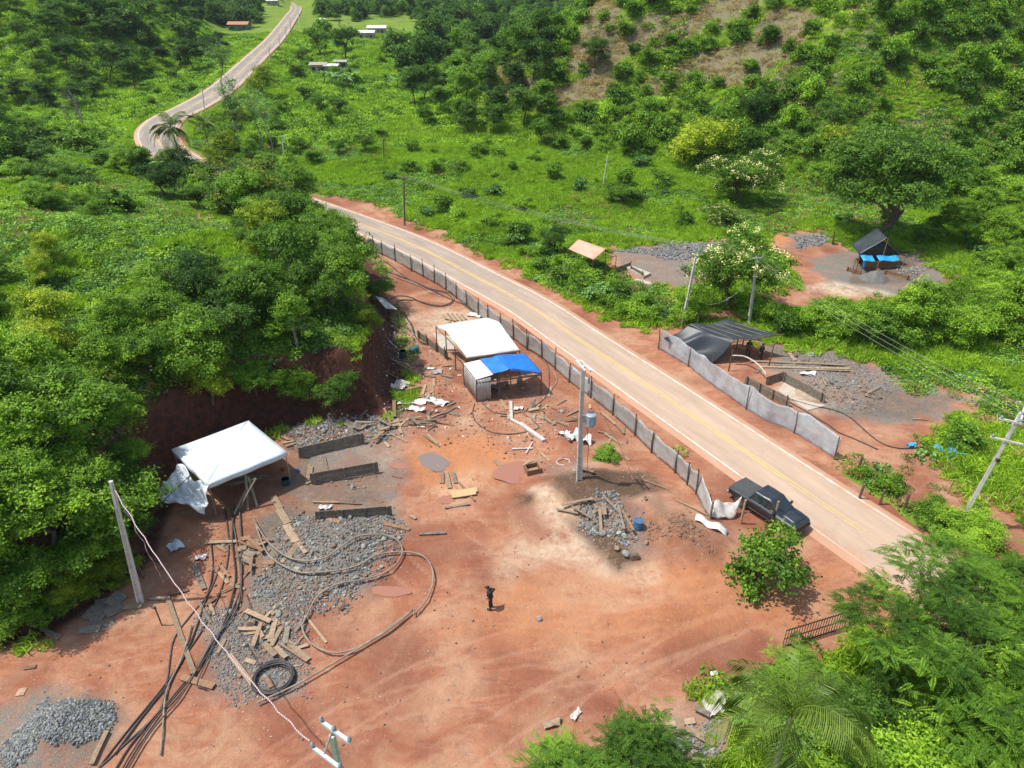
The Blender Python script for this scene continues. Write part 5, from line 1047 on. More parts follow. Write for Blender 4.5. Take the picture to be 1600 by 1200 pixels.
# ================================================================ utility poles and wires
def top_at(px, py, basep, h0=6.5, h1=11.5):
    best = None
    for k in range(60):
        h = h0 + (h1 - h0) * k / 59; q = XY(px, py, basep.z + h); e = (q - Vector((basep.x, basep.y, q.z))).length
        if best is None or e < best[0]: best = (e, q)
    return best[1]
def conc_pole(base, top, label, rz=0.0, w0=.36, w1=.20, holes=True):
    root = empty('utility_pole', base, 0, label, 'utility pole'); t = top - base; n_ = 14; mb = MB(); d = t.normalized(); x = Vector((math.cos(rz), math.sin(rz), 0)); y = d.cross(x).normalized(); x = y.cross(d)
    H = t.length
    def ring(s, ww, tt): c = d * (s * H - (.3 if s == 0 else 0)); return [c + x * a * ww / 2 + y * b_ * tt / 2 for a, b_ in ((-1, -1), (1, -1), (1, 1), (-1, 1))]
    # two flanges and a recessed web, with cross ribs
    for sgn in (-1, 1):
        vs = []; fs = []
        for k in range(2):
            ww = w0 if k == 0 else w1; c = (d * (k * H - (.3 if k == 0 else 0))); 
            for a, b_ in ((-1, -1), (1, -1), (1, 1), (-1, 1)): vs.append(c + x * (sgn * ww * .38 + a * ww * .12) + y * b_ * ww * .32)
        mb.add(vs, [(0, 1, 5, 4), (1, 2, 6, 5), (2, 3, 7, 6), (3, 0, 4, 7), (3, 2, 1, 0), (4, 5, 6, 7)])
    vs = [];
    for k in range(2):
        ww = w0 if k == 0 else w1; c = d * (k * H - (.3 if k == 0 else 0)); vs += [c + x * a * ww * .27 + y * b_ * ww * .10 for a, b_ in ((-1, -1), (1, -1), (1, 1), (-1, 1))]
    mb.add(vs, [(0, 1, 5, 4), (1, 2, 6, 5), (2, 3, 7, 6), (3, 0, 4, 7), (3, 2, 1, 0), (4, 5, 6, 7)])
    for k in range(12):
        s = .08 + k * .075; ww = w0 + (w1 - w0) * s; mb.bar(d * s * H - x * ww * .27, d * s * H + x * ww * .27, ww * .6, .07)
    s = .94; mb.bar(d * .80 * H, d * H, w1 * 1.0, w1 * .66)
    mb.build('shaft', CONC, root); return root, d, H
def crossarm(root, c, dirv, L, n_ins=3, mt=None, sz=.10):
    dirv = dirv.normalized(); a = MB().bar(c - dirv * L / 2, c + dirv * L / 2, sz, sz * 1.1).build('crossarm', mt or CONC, root)
    for k in range(n_ins):
        q = c + dirv * L * ((k / (n_ins - 1) - .5) * .88 if n_ins > 1 else 0); MB().lathe(q + Vector((0, 0, sz * .5)), [(.02, 0), (.03, .05), (.075, .07), (.05, .11), (.085, .13), (.05, .18), (.03, .22)], 10).build('insulator', PORC, a)
    return a
TOPS = {}
b_ = G(220, 942); t_ = top_at(173, 752, b_); pl, d, H = conc_pole(b_, t_, 'grey concrete pole with a red and white cable beside the bank', .3); TOPS['left'] = t_
b_ = G(905, 750); t_ = top_at(911, 572, b_); pc_, d, H = conc_pole(b_, t_, 'concrete pole with a grey transformer in the yard', 0.1, .40, .24); TOPS['mid'] = t_
ca = Vector((-.35, 1, 0)).normalized()
for s in (-.16, .16): MB().bar(t_ - b_ - ca * .75 + Vector((s, 0, .02)), t_ - b_ + ca * .75 + Vector((s, 0, .02)), .10, .14).build('crossarm', CONC, pc_)
tr_c = d * (H * .56) + Vector((.62, -.12, 0)); tr = MB().lathe(tr_c, [(.30, -.45), (.33, -.42), (.33, .32), (.36, .36), (.36, .42), (.28, .48)], 18).build('transformer', TRAFO, pc_)
for k in range(10): a = k * .628; MB().bar(tr_c + Vector((.33 * math.cos(a), .33 * math.sin(a), -.3)), tr_c + Vector((.33 * math.cos(a), .33 * math.sin(a), .22)), .03, .10).build('cooling_fin', TRAFO, tr)
for k in range(3): MB().lathe(tr_c + Vector((-.15 + .15 * k, .1, .46)), [(.03, 0), (.07, .04), (.035, .1), (.07, .14), (.035, .2), (.02, .32)], 8).build('bushing', PORC, tr)
MB().box(tr_c + Vector((-.42, 0, .1)), (.25, .12, .5)).build('bracket', STEEL, tr)
for k, s in enumerate((.78, .88)): MB().lathe(d * H * s + Vector((.42, .05 * k, 0)), [(.03, -.25), (.08, -.2), (.04, -.12), (.09, -.06), (.04, .02), (.09, .08), (.03, .2)], 8).build('cutout_fuse', PORC, pc_)
MB().tube([d * H * .5 + Vector((.4, -.1, 0)), d * H * .3 + Vector((.55, -.1, 0)), d * H * .08 + Vector((.5, -.1, 0)), Vector((.9, -.3, 0))], .02, 5).build('cable', RUBBER, pc_)
b_ = G(1066, 508); t_ = top_at(1087, 402, b_); p3, d, H = conc_pole(b_, t_, 'bare concrete pole left of the round blossoming tree', .5, .34, .2); TOPS['p3'] = t_
b_ = G(1170, 507); t_ = top_at(1183, 402, b_); p4, d, H = conc_pole(b_, t_, 'concrete pole with a crossarm behind the black tarp shelter', .5, .34, .2); TOPS['p4'] = t_; crossarm(p4, t_ - b_ - Vector((0, 0, .1)), Vector((1, .3, 0)), 1.6, 3)
b_ = G(1498, 820); t_ = top_at(1596, 645, b_, 6, 10); p5, d, H = conc_pole(b_, t_, 'leaning concrete pole with pale crossarms at the road corner', 1.0, .36, .24); TOPS['p5'] = t_
ax_ = Vector((1, -.55, 0)).normalized()
for s, L in ((.99, 2.3), (.93, 2.0)): crossarm(p5, d * H * s + Vector((0, -.15, 0)), Vector((.6, .8, 0)) if s > .95 else ax_, L, 3)
crossarm(p5, d * H * .78 + Vector((0, -.16, 0)), ax_, 1.9, 2); MB().box(d * H * .62 + Vector((0, -.2, 0)), (.18, .18, .22)).build('black_clamp', DARKM, p5)
tt = deep(519, 1149, 25.0); b_ = Vector((tt.x, tt.y, gz(tt.x, tt.y))); p6, d, H = conc_pole(b_, tt, 'pole with white painted crossarms rising at the near edge of the yard', .2, .38, .22); TOPS['p6'] = tt
wm = mat('white_painted_arm', (.62, .68, .72), .6, (.5, .56, .6), 3)
A0 = deep(503, 1128, 24.8) - b_; A1 = deep(553, 1195, 24.8) - b_; A1.z = A0.z; arm = MB().bar(A0, A1, .11, .13).build('crossarm', wm, p6)
C0 = deep(489, 1168, 24.9) - b_; C1 = C0 + (A1 - A0); C1.z = C0.z; arm2 = MB().bar(C0, C1, .11, .13).build('crossarm', wm, p6)
for q in (A0, A1, A0.lerp(A1, .45)): MB().lathe(q + Vector((0, 0, .05)), [(.03, 0), (.08, .04), (.045, .09), (.085, .13), (.05, .2), (.02, .24)], 10).build('insulator', PORC, arm)
for q in (C0, C1): MB().lathe(q + Vector((0, 0, .05)), [(.03, 0), (.08, .04), (.045, .09), (.085, .13), (.05, .2), (.02, .24)], 10).build('insulator', PORC, arm2)
MB().bar(A0.lerp(A1, .4), C0.lerp(C1, .4), .05, .05).build('brace', STEEL, p6)
for k, (bx, by, tx, ty, lab, mt_, rr) in enumerate([(632, 352, 631, 276, 'wooden pole on the verge at the first road bend', W_POST, .12), (942, 291, 950, 241, 'leaning white pole in the meadow below the bare hillside', CONC, .10), (600, 250, 598, 205, 'thin pole in the middle of the valley meadow', W_POST, .10), (444, 252, 441, 212, 'concrete pole among the slender roadside trees', CONC, .13),
        (319, 170, 316, 139, 'lamp-like pole on the outside of the road bend', CONC, .12), (422, 98, 420, 74, 'pole on the straight road, nearest of the far row', CONC, .12), (437, 72, 436, 53, 'pole on the straight road, second of the far row', CONC, .12), (448, 66, 446, 42, 'pole on the straight road, third of the far row', CONC, .12), (454, 47, 453, 28, 'pole on the straight road, fourth of the far row', CONC, .12), (468, 42, 466, 20, 'pole on the straight road, farthest of the far row', CONC, .12),
        (545, 52, 545, 34, 'pole on the meadow before the two white roofs', CONC, .12), (1301, 382, 1304, 361, 'dark fence post near the wide spreading tree', W_POST, .12), (1462, 478, 1468, 438, 'thin dark stake on the red clearing', W_POST, .06)]):
    b_ = G(bx, by); t_ = top_at(tx, ty, b_, 1.5, 14); o_ = empty('roadside_pole', b_, 0, lab, 'pole'); MB().tube([Vector((0, 0, -.3)), (t_ - b_) * .5, t_ - b_], [rr * 1.1, rr, rr * .75], 8).build('shaft', mt_, o_)
    if k in (0, 3, 4, 5, 6, 7, 8, 9, 10): MB().bar((t_ - b_) * .97 - Vector((.7, 0, 0)), (t_ - b_) * .97 + Vector((.7, 0, 0)), .09, .1).build('crossarm', mt_, o_)
    TOPS['r%d' % k] = t_
def wire(a, b_, sag, r, mt, name, label, cat='cable', n=18, wob=0):
    P = [a.lerp(b_, k / n) - Vector((0, 0, 4 * sag * (k / n) * (1 - k / n))) + Vector((wob * math.sin(k * 2.1), wob * math.cos(k * 1.7), 0)) for k in range(n + 1)]
    o_ = MB().tube(P, r, 6).build(name, mt, None, True); tag(o_, label, cat); return o_
WM = mat('aluminium_wire', (.40, .40, .38), .5, (.3, .3, .3), 3)
for k, off in enumerate((-.7, 0, .7)):
    wire(TOPS['p5'] + Vector((off, off * .5, .1)), TOPS['p4'] + Vector((off * .8, off * .3, .15)), .8, .009, WM, 'power_line', ['near wire of the line from the leaning pole to the shelter pole', 'middle wire of the line from the leaning pole to the shelter pole', 'far wire of the line from the leaning pole to the shelter pole'][k], 'wire')
    wire(TOPS['p4'] + Vector((off * .8, off * .3, .15)), TOPS['r0'] + Vector((off, 0, .1)), 1.0, .009, WM, 'power_line', ['near wire from the shelter pole to the verge pole at the bend', 'middle wire from the shelter pole to the verge pole at the bend', 'far wire from the shelter pole to the verge pole at the bend'][k], 'wire')
wire(TOPS['p4'] - Vector((0, 0, 2)), G(1100, 508) + Vector((0, 0, 2.4)), .9, .03, CORR, 'slack_cable', 'slack pale cable drooping from the pole to the black tarp roof')
wire(TOPS['mid'] - Vector((-.5, .2, 1.5)), G(966, 690) + Vector((0, 0, .05)), .3, .018, PIPEW, 'loose_cable', 'thin pale cable from the transformer pole down to the fence')
RW, n, b, o = nmat('red_white_cable'); wv = n.nodes.new('ShaderNodeTexWave'); wv.inputs['Scale'].default_value = 3.1; wv.inputs['Distortion'].default_value = 2.5; n.links.new(pos(n), wv.inputs[0]); n.links.new(mixc(n, ramp(n, wv.outputs[1], [(.35, 0), (.75, 1)]), (.55, .50, .50), (.36, .16, .17)), b.inputs['Base Color'])
wire(TOPS['left'] - Vector((-.1, .1, .5)), TOPS['p6'] + (C0 - (tt - b_) * 0) * 0 + Vector((-.9, .1, -.5)), 1.9, .028, RW, 'twisted_cable', 'twisted red and white cable sagging across the yard', n=40, wob=.03)
wire(TOPS['left'] - Vector((-.15, 0, 1.2)), G(262, 925) + Vector((0, 0, .4)), -.2, .02, RW, 'pole_cable', 'thin cable hanging down beside the left concrete pole', n=14, wob=.06)

# ================================================================ hoses
def hose(px, r, mt, label, name='hose', lift=0.0, group=None, cat='hose'):
    W_ = [hit(*p) for p in px]; P = catmull([(q.x, q.y, 0, 0) for q in W_], .35); zz = hz(P[:, 0], P[:, 1]); z2 = zz.copy()
    for _ in range(4): z2[1:-1] = np.maximum(zz[1:-1], (z2[:-2] + z2[1:-1] + z2[2:]) / 3)
    o_ = MB().tube([(a[0], a[1], z + r * .9 + lift) for a, z in zip(P, z2)], r, 6).build(name, mt, None, True); tag(o_, label, cat, group); return o_
Z4 = lambda L: [(400 + x / 3.2, 600 + y / 3.2) for x, y in L]; ZL = lambda L: [(x / 2.2857, 900 + y / 2.2857) for x, y in L]
Z5 = lambda L: [(500 + x / 4, 330 + y / 4) for x, y in L]; Z2 = lambda L: [(580 + x / 5.333, 460 + y / 5.333) for x, y in L]; Z3 = lambda L: [(x / 3.2, 600 + y / 3.2) for x, y in L]
ZR = lambda L: [(1000 + x / 2.667, 330 + y / 2.667) for x, y in L]; ZN = lambda L: [(1010 + x / 4.616, 470 + y / 4.616) for x, y in L]; ZP = lambda L: [(800 + x / 2.909, 600 + y / 2.909) for x, y in L]
hose(Z4([(0, 715), (60, 860), (150, 930), (260, 960), (400, 950), (520, 920), (620, 870), (740, 855), (830, 870), (880, 930), (885, 1010), (850, 1100), (790, 1170)]) + ZL([(1480, 130), (1380, 210), (1230, 300), (1080, 390), (920, 465)]), .055, RUBDUST, 'dusty hose making the widest loop over the red yard', lift=.20)
hose(Z4([(-10, 690), (60, 800), (160, 880), (260, 900), (360, 880), (440, 820), (520, 775), (620, 770), (700, 790), (735, 850), (700, 920), (620, 970), (500, 1000), (400, 1020), (310, 1080), (255, 1180)]) + ZL([(1080, 190), (1110, 250), (1180, 285), (1260, 275), (1350, 225), (1475, 132)]), .055, RUBDUST, 'dusty hose curling twice over the grey rubble', lift=.22)
for k, L in enumerate([[(352, 795), (358, 850), (352, 900), (330, 960), (300, 1010), (255, 1075), (210, 1130), (155, 1200)], [(360, 795), (372, 860), (376, 920), (350, 980), (318, 1030), (262, 1100), (205, 1165), (175, 1215)], [(366, 790), (364, 850), (368, 910), (345, 990), (300, 1060), (240, 1130), (200, 1190), (185, 1220)], [(374, 790), (378, 870), (372, 950), (330, 1010), (285, 1090), (235, 1150), (195, 1215)],
                       [(346, 880), (325, 930), (300, 960), (272, 1000), (262, 1060), (250, 1110), (200, 1160), (140, 1215)], [(330, 850), (332, 900), (318, 950), (296, 1010), (270, 1060), (232, 1110), (180, 1180)], [(300, 980), (285, 1030), (262, 1080), (256, 1130), (252, 1182)], [(378, 940), (362, 962), (340, 1000), (322, 1040), (308, 1075), (324, 1080)], [(386, 930), (395, 960), (388, 985), (420, 982), (465, 985), (474, 984)]]):
    hose(L, .05 if k < 7 else .035, [RUBBER, RUBGREY, RUBBER, RUBGREY, RUBGREY, RUBBER, RUBDUST, RUBGREY, RUBBER][k], 'dark hose in the bundle running from the tent to the near corner' if k < 7 else ['short hose curling out of the hose bundle', 'short black hose lying over the timber offcuts'][k - 7], lift=.04 * (k % 4), group='hoses in the bundle from the tent' if k < 7 else None)
for k, L in enumerate([[(290, 255), (340, 330), (420, 390), (520, 430), (620, 470), (720, 500), (800, 510), (840, 550), (800, 590), (700, 585), (600, 560), (500, 560), (475, 590)], [(290, 265), (330, 330), (400, 375), (500, 410), (600, 450), (700, 490), (780, 510), (830, 560), (760, 598), (650, 580), (560, 540), (480, 535), (440, 555)], [(300, 245), (380, 300), (450, 350), (520, 410), (640, 470), (740, 520), (830, 560), (900, 590), (960, 640)],
                       [(310, 255), (400, 290), (470, 350), (500, 400), (600, 455), (690, 505), (770, 540)], [(300, 270), (350, 350), (450, 405), (540, 440), (640, 480), (700, 520)], [(470, 590), (510, 640), (560, 700), (590, 780), (640, 830), (690, 840)], [(480, 580), (530, 650), (580, 720), (600, 790), (660, 835)]]):
    hose(Z5(L), .05, [RUBGREY, RUBBER, RUBGREY, RUBDUST, RUBDUST, RUBGREY, RUBBER][k], 'hose in the tangle along the inside of the road fence' if k < 5 else ['pale of two hoses leading past the sheet lean-to', 'darker of two hoses leading past the sheet lean-to'][k - 5], lift=.05 * (k % 3), group='hoses in the tangle inside the road fence' if k < 5 else None)
hose(Z2([(860, 915), (845, 990), (870, 1060), (940, 1120), (1040, 1160), (1200, 1165), (1330, 1140), (1400, 1110), (1340, 1050)]), .045, RUBGREY, 'hose curving below the corrugated shed wall')
hose(Z2([(930, 910), (980, 960), (1060, 995), (1200, 995), (1330, 960), (1430, 880), (1480, 790), (1478, 620), (1450, 565), (1390, 520)]), .045, RUBGREY, 'hose running round the blue roofed shed to the fence'); hose(Z2([(1490, 615), (1545, 700), (1530, 760), (1470, 840), (1400, 905), (1290, 960)]), .045, RUBDUST, 'second hose between the blue roofed shed and the fence')
hose(ZN([(1035, 735), (1150, 800), (1300, 890), (1380, 950)]) + ZR([(880, 945), (990, 995)]), .05, RUBBER, 'black hose leaving the trough nearest the net fence'); hose(ZN([(1045, 715), (1200, 760), (1350, 790), (1477, 850)]) + ZR([(930, 910), (1000, 965), (1080, 990), (1180, 985)]), .05, RUBBER, 'long black hose from the trough to the blue scrap')
hose(ZN([(610, 460), (690, 465), (760, 500), (810, 545), (850, 600)]), .07, PIPEW, 'pale pipe bent over the near trough wall', lift=.9)
hose([(148, 835), (160, 852), (175, 868), (188, 880)], .03, mat('grey_cable', (.2, .24, .26), .6), 'grey cable trailing out of the bank plants', lift=.3)
hose([(225, 905), (222, 885), (235, 876), (252, 880), (256, 890)], .03, RUBBER, 'small hose loop at the foot of the bank')
def coil(px, py, rad, turns, r, mt, label, seed=2, rise=.09):
    q = random.Random(seed); p = G(px, py); P = []
    for k in range(turns * 26 + 1):
        a = k / 26 * 2 * math.pi; t = int(k / 26); rr = rad * (1 - .05 * (t % 4)) + .04 * math.sin(a * 2.3 + t); P.append((rr * math.cos(a), rr * .92 * math.sin(a), r + rise * (t // 4) + .03 * math.sin(a * 3 + t)))
    o_ = MB().tube(P, r, 6).build('hose_coil', mt, None, True, 0, p); tag(o_, label, 'hose coil')
coil(428, 1062, 1.08, 12, .048, RUBBER, 'thick coil of black hose lying on the red earth'); coil(686, 649, .52, 3, .035, RUBGREY, 'small dark coil of hose below the white sheet scraps', 5)
coil(833, 641, .5, 2, .03, RUBGREY, 'loose loop of hose among the scraps beside the shed', 8); coil(845, 656, .55, 2, .02, PIPEW, 'thin pale wire loop among the scraps by the pole', 9); coil(880, 722, .5, 3, .02, PIPEW, 'thin wire tangle left of the transformer pole', 10); coil(1010, 452, 1.3, 4, .06, RUBBER, 'black hoses coiled on the grey clearing by the orange roof', 11)

# ================================================================ loose timber
PL = 0
def plank(p0, p1, w_=.22, th=.05, mt=None, grp=None, label=None, up=0.0, name='plank', tilt=None):
    global PL; PL += 1; a = G(*p0); b_ = G(*p1); a.z += th / 2 + .02 + up; b_.z += th / 2 + .02 + (up if tilt is None else tilt); mid = (a + b_) / 2; g = gz(mid.x, mid.y)
    if mid.z < g + th / 2: a.z += g - mid.z + th; b_.z += g - mid.z + th
    r = rnd; o_ = MB().bar(a - mid, b_ - mid, w_, th, 0, r.uniform(-.15, .15), r.uniform(-.03, .03)).build(name, mt or r.choice([W_PALE, W_BROWN, W_PALE, W_GREY]), None, False, 0, mid)
    tag(o_, label or grp, 'plank', grp and ('planks: ' + grp)); return o_
def heap(L, grp, z=None, w_=.2, mt=None, upr=.25):
    for k, q in enumerate(L):
        a, b_ = q[0], q[1]; ww = q[2] if len(q) > 2 else w_ * rnd.uniform(.75, 1.3)
        if z: a, b_ = z([a])[0], z([b_])[0]
        plank(a, b_, ww, rnd.choice([.04, .05, .07]), mt, grp, None, rnd.uniform(0, upr))
heap([((303, 881), (319, 922), .3), ((328, 859), (332, 894)), ((345, 886), (359, 903)), ((341, 895), (356, 912)), ((262, 930), (295, 923)), ((233, 936), (261, 937)), ((194, 950), (223, 948), .35), ((205, 875), (226, 902)), ((322, 850), (370, 848)), ((340, 935), (322, 948)), ((352, 1000), (340, 1022)), ((310, 940), (330, 975))], 'loose plank scattered between the concrete pole and the hose bundle', upr=.1)
plank((262, 935), (304, 1055), .26, .05, W_PALE, None, 'long pale plank lying under the hose bundle', .12)
heap([((373, 850), (403, 862)), ((388, 858), (422, 861)), ((380, 869), (394, 881), .35), ((403, 872), (409, 900), .5), ((412, 880), (430, 881), .4), ((395, 875), (392, 900)), ((406, 844), (427, 847)), ((378, 857), (400, 850), .4), ((384, 866), (398, 872), .4), ((376, 846), (392, 842), .35), ((390, 848), (412, 868)), ((398, 858), (416, 851)), ((372, 862), (386, 858), .4), ((380, 880), (400, 890))], 'brown board in the heap on top of the grey rubble', upr=.35, mt=None)
heap([((427, 777), (438, 796), .45), ((436, 797), (450, 819), .5), ((447, 821), (463, 848), .5), ((444, 844), (466, 839)), ((466, 850), (450, 872), .4), ((467, 850), (478, 866)), ((452, 868), (440, 880))], 'wide board in the plank walkway below the tent', upr=.03, mt=W_PALE)
heap([((385, 959), (424, 976), .28), ((409, 979), (396, 1016)), ((431, 970), (422, 1005), .3), ((440, 982), (424, 1012)), ((450, 983), (446, 1009), .3), ((413, 1009), (431, 1029), .3), ((431, 1014), (448, 1031), .28), ((448, 1003), (483, 1033), .28), ((437, 1009), (481, 1038), .14), ((372, 985), (407, 985)), ((427, 968), (436, 978), .3), ((404, 985), (412, 1000))], 'sawn beam in the heap above the black hose coil', upr=.3, w_=.22)
plank((359, 1025), (398, 1075), .25, .08, W_PALE, None, 'curved pale board beside the black hose coil', .05); plank((284, 1060), (335, 1075), .36, .06, W_BROWN, None, 'wide orange brown board crossing under the hoses', .1); plank((477, 963), (510, 1005), .14, .06, W_PALE, None, 'thin plank lying alone inside the hose loop'); plank((168, 1145), (144, 1197), .22, .07, W_PALE, None, 'plank beside the blue grey gravel pile', .1)
plank((39, 1045), (57, 1042), .25, .06, W_BROWN, None, 'short brown plank above the gravel pile'); plank((27, 1083), (40, 1081), .45, .03, W_PALE, None, 'small square board at the near corner of the yard'); plank((415, 1055), (425, 1075), .25, .08, W_BROWN, None, 'plank end lying inside the black hose coil')
heap([((616, 631), (617, 657), .28), ((622, 645), (636, 637), .3), ((606, 666), (659, 655)), ((620, 655), (627, 679), .28), ((634, 663), (681, 667)), ((657, 662), (682, 660)), ((572, 683), (617, 680)), ((584, 694), (600, 681)), ((556, 666), (581, 667)), ((600, 640), (610, 662)), ((590, 660), (612, 672)), ((596, 676), (622, 668)), ((640, 656), (655, 668)), ((604, 650), (625, 664))], 'broken timber in the heap below the red bank', upr=.45)
heap([((442, 695), (459, 692)), ((440, 684), (452, 690)), ((446, 700), (462, 696))], 'timber offcut beside the tent on the stone heap')
heap([((662, 681), (687, 699), .1), ((690, 738), (691, 756), .35), ((697, 738), (703, 764), .3), ((708, 739), (712, 756), .25), ((717, 755), (742, 784), .14)], 'plank lying just below the grey puddle', upr=.04)
heap([((703, 771), (745, 766), .35), ((704, 775), (746, 769), .3), ((706, 779), (744, 773), .25)], 'fresh yellow board in the small stack by the puddle', mt=mat('fresh_board', (.55, .38, .19), .8, (.45, .29, .14), 4), upr=.16)
plank((695, 795), (734, 789), .22, .06, W_PALE, None, 'single plank in front of the fresh yellow boards'); plank((600, 820), (640, 829), .24, .1, W_BROWN, None, 'thick brown plank right of the lower barrier'); plank((655, 836), (697, 834), .2, .12, W_GREY, None, 'grey squared log lying alone on the red earth'); plank((613, 744), (628, 748), .12, .05, W_BROWN, None, 'short stick between barriers and puddle'); plank((772, 719), (789, 737), .25, .05, W_PALE, None, 'plank lying in the red puddle')
heap([((484, 727), (480, 758), .22), ((488, 730), (484, 756), .16), ((506, 714), (511, 737), .25), ((489, 786), (530, 787), .16), ((530, 787), (565, 789), .12), ((498, 809), (531, 817), .28), ((640, 806), (650, 812))], 'short plank lying between the plank barriers', upr=.12)
heap([((620, 568), (636, 576)), ((627, 580), (645, 589)), ((656, 567), (660, 585)), ((689, 587), (706, 591)), ((665, 602), (660, 618)), ((676, 602), (677, 619)), ((678, 592), (678, 604)), ((608, 560), (622, 566)), ((640, 572), (662, 572)), ((648, 586), (680, 590)), ((632, 556), (634, 566)), ((600, 580), (618, 590)), ((690, 573), (712, 571))], 'plank scattered on the earth left of the sheds', upr=.08)
heap([((613, 504), (630, 516)), ((618, 504), (636, 518)), ((622, 510), (640, 524)), ((612, 510), (628, 520), .35), ((619, 516), (634, 524), .3)], 'board in the stack under the bank beside the sheet lean-to', upr=.1, mt=W_PALE)
heap([((692, 493), (704, 504)), ((699, 491), (710, 503)), ((706, 491), (715, 502)), ((713, 491), (722, 501)), ((721, 492), (728, 500)), ((694, 499), (712, 503))], 'pale plank behind the white roofed shed', upr=.1, mt=W_PALE)
heap([((782, 625), (792, 641)), ((835, 625), (826, 644)), ((826, 643), (842, 640), .3), ((852, 655), (867, 665), .28), ((861, 605), (857, 621)), ((822, 730), (838, 722)), ((826, 736), (846, 732), .3), ((842, 712), (846, 723)), ((925, 655), (915, 660)), ((938, 645), (962, 665)), ((962, 665), (975, 680))], 'short plank in the litter between the shed and the transformer pole', upr=.12)
heap([((877, 796), (927, 786), .2), ((869, 799), (903, 806)), ((893, 798), (924, 817)), ((910, 782), (939, 782)), ((937, 796), (939, 834), .2), ((943, 780), (968, 806)), ((965, 796), (975, 834)), ((972, 806), (989, 837)), ((919, 792), (932, 820), .1), ((942, 795), (944, 812), .3), ((928, 788), (935, 800))], 'weathered plank on the rock heap below the transformer pole', upr=.45)
plank((1056, 782), (1106, 806), .1, .08, W_PALE, None, 'long thin pole lying along the collapsed fence'); plank((1006, 751), (1044, 765), .08, .06, W_PALE, None, 'thin stick on the slope behind the rock heap'); plank((905, 735), (928, 742), .3, .06, W_BROWN, None, 'board leaning beside the foot of the transformer pole', .2)
heap([((1172, 566), (1320, 572), .3), ((1188, 574), (1328, 577), .3), ((1258, 579), (1328, 581), .25)], 'very long plank laid beside the black tarp shelter', mt=W_PALE, upr=.1)
plank((1230, 548), (1242, 564), .35, .08, W_PALE, None, 'thick pale beam lying behind the long planks'); plank((1181, 583), (1198, 570), .35, .05, W_GREY, None, 'board at the corner of the black tarp shelter'); heap([((1345, 612), (1372, 618)), ((1350, 620), (1375, 606)), ((1424, 656), (1450, 657)), ((1284, 590), (1290, 604))], 'stick on the grey ground beyond the trough', w_=.1)
heap([((1425, 452), (1440, 430)), ((1432, 442), (1448, 452)), ((1436, 452), (1450, 448)), ((1426, 440), (1434, 450), .3)], 'timber scrap right of the black tent')
heap([((75, 990), (93, 998), .3), ((66, 985), (90, 997)), ((48, 978), (68, 974), .3), ((36, 955), (92, 922), .3)], 'grey plank half buried in the plants at the yard corner', upr=.15)
for k, (px, py, a, sx, sy) in enumerate([(165, 945, .3, 1.2, .9), (182, 938, 1.2, 1.0, .9), (150, 962, -.3, 1.3, .9), (158, 978, .2, 1.3, .7), (140, 985, .1, 1.2, .5), (178, 955, .8, .9, .8), (152, 972, 1.4, .9, .6)]):
    p = G(px, py, .06 + .04 * (k % 3)); o_ = MB().box((0, 0, 0), (sx, sy, .025), Matrix.Rotation(a, 3, 'Z') @ Matrix.Rotation(.12, 3, 'X')).build('plywood_sheet', W_GREY, None, False, 0, p); tag(o_, 'grey plywood sheet in the pile at the foot of the concrete pole', 'plywood sheet', 'plywood sheets by the concrete pole')
heap([((1010, 1140), (1085, 1128), .3), ((1035, 1160), (1100, 1150), .4), ((1060, 1125), (1065, 1150), .4), ((1000, 1165), (1040, 1185), .3), ((1070, 1140), (1115, 1165), .35), ((1085, 1110), (1108, 1122), .3), ((1050, 1175), (1090, 1195), .3), ((1020, 1150), (1055, 1175), .25), ((1075, 1165), (1095, 1190), .3), ((985, 1185), (1030, 1195), .25)], 'broken board in the rubble heap left of the palm', upr=.35)

def strew(poly, n_, grp, L0, L1, seed, near=None):
    global rnd
    r = random.Random(seed); P = fl(poly); xs = [p[0] for p in P]; ys = [p[1] for p in P]; k = 0; t_ = 0
    while k < n_ and t_ < 4000:
        t_ += 1; x = r.uniform(min(xs), max(xs)); y = r.uniform(min(ys), max(ys))
        if sdist(np.array([x]), np.array([y]), P)[0] < 0: continue
        a = r.uniform(0, 3.14); L = r.uniform(L0, L1); dx, dy = L / 2 * math.cos(a), L / 2 * math.sin(a); th = r.choice([.04, .06]); z1 = gz(x - dx, y - dy) + th; z2 = gz(x + dx, y + dy) + th; zc_ = max((z1 + z2) / 2, gz(x, y) + th * .6)
        o_ = MB().bar((-dx, -dy, z1 - zc_), (dx, dy, z2 - zc_ + r.uniform(0, .12)), r.uniform(.08, .26), th, 0, r.uniform(-.3, .3), r.uniform(-.03, .03)).build('plank', r.choice([W_PALE, W_BROWN, W_GREY, W_PALE]), None, False, 0, (x, y, zc_)); tag(o_, grp, 'plank', 'planks: ' + grp); k += 1
strew([(600, 520), (640, 540), (700, 580), (725, 640), (690, 660), (630, 640), (612, 600)], 34, 'plank scattered on the earth left of the sheds', .5, 1.9, 71)
strew([(780, 625), (860, 600), (900, 640), (900, 720), (830, 740), (790, 690)], 24, 'short plank in the litter between the shed and the transformer pole', .4, 1.4, 72)
strew([(560, 650), (690, 650), (700, 690), (600, 700)], 18, 'broken timber in the heap below the red bank', .6, 2.0, 73)
strew([(330, 850), (425, 840), (430, 880), (370, 940), (330, 960)], 22, 'brown board in the heap on top of the grey rubble', .4, 1.4, 74)
strew([(372, 940), (480, 960), (480, 1040), (400, 1050), (350, 1010)], 16, 'sawn beam in the heap above the black hose coil', .4, 1.4, 75)
strew([(890, 620), (940, 630), (1010, 700), (1000, 730), (950, 700)], 10, 'thin lath lying along the inside of the road fence', .5, 1.6, 76)
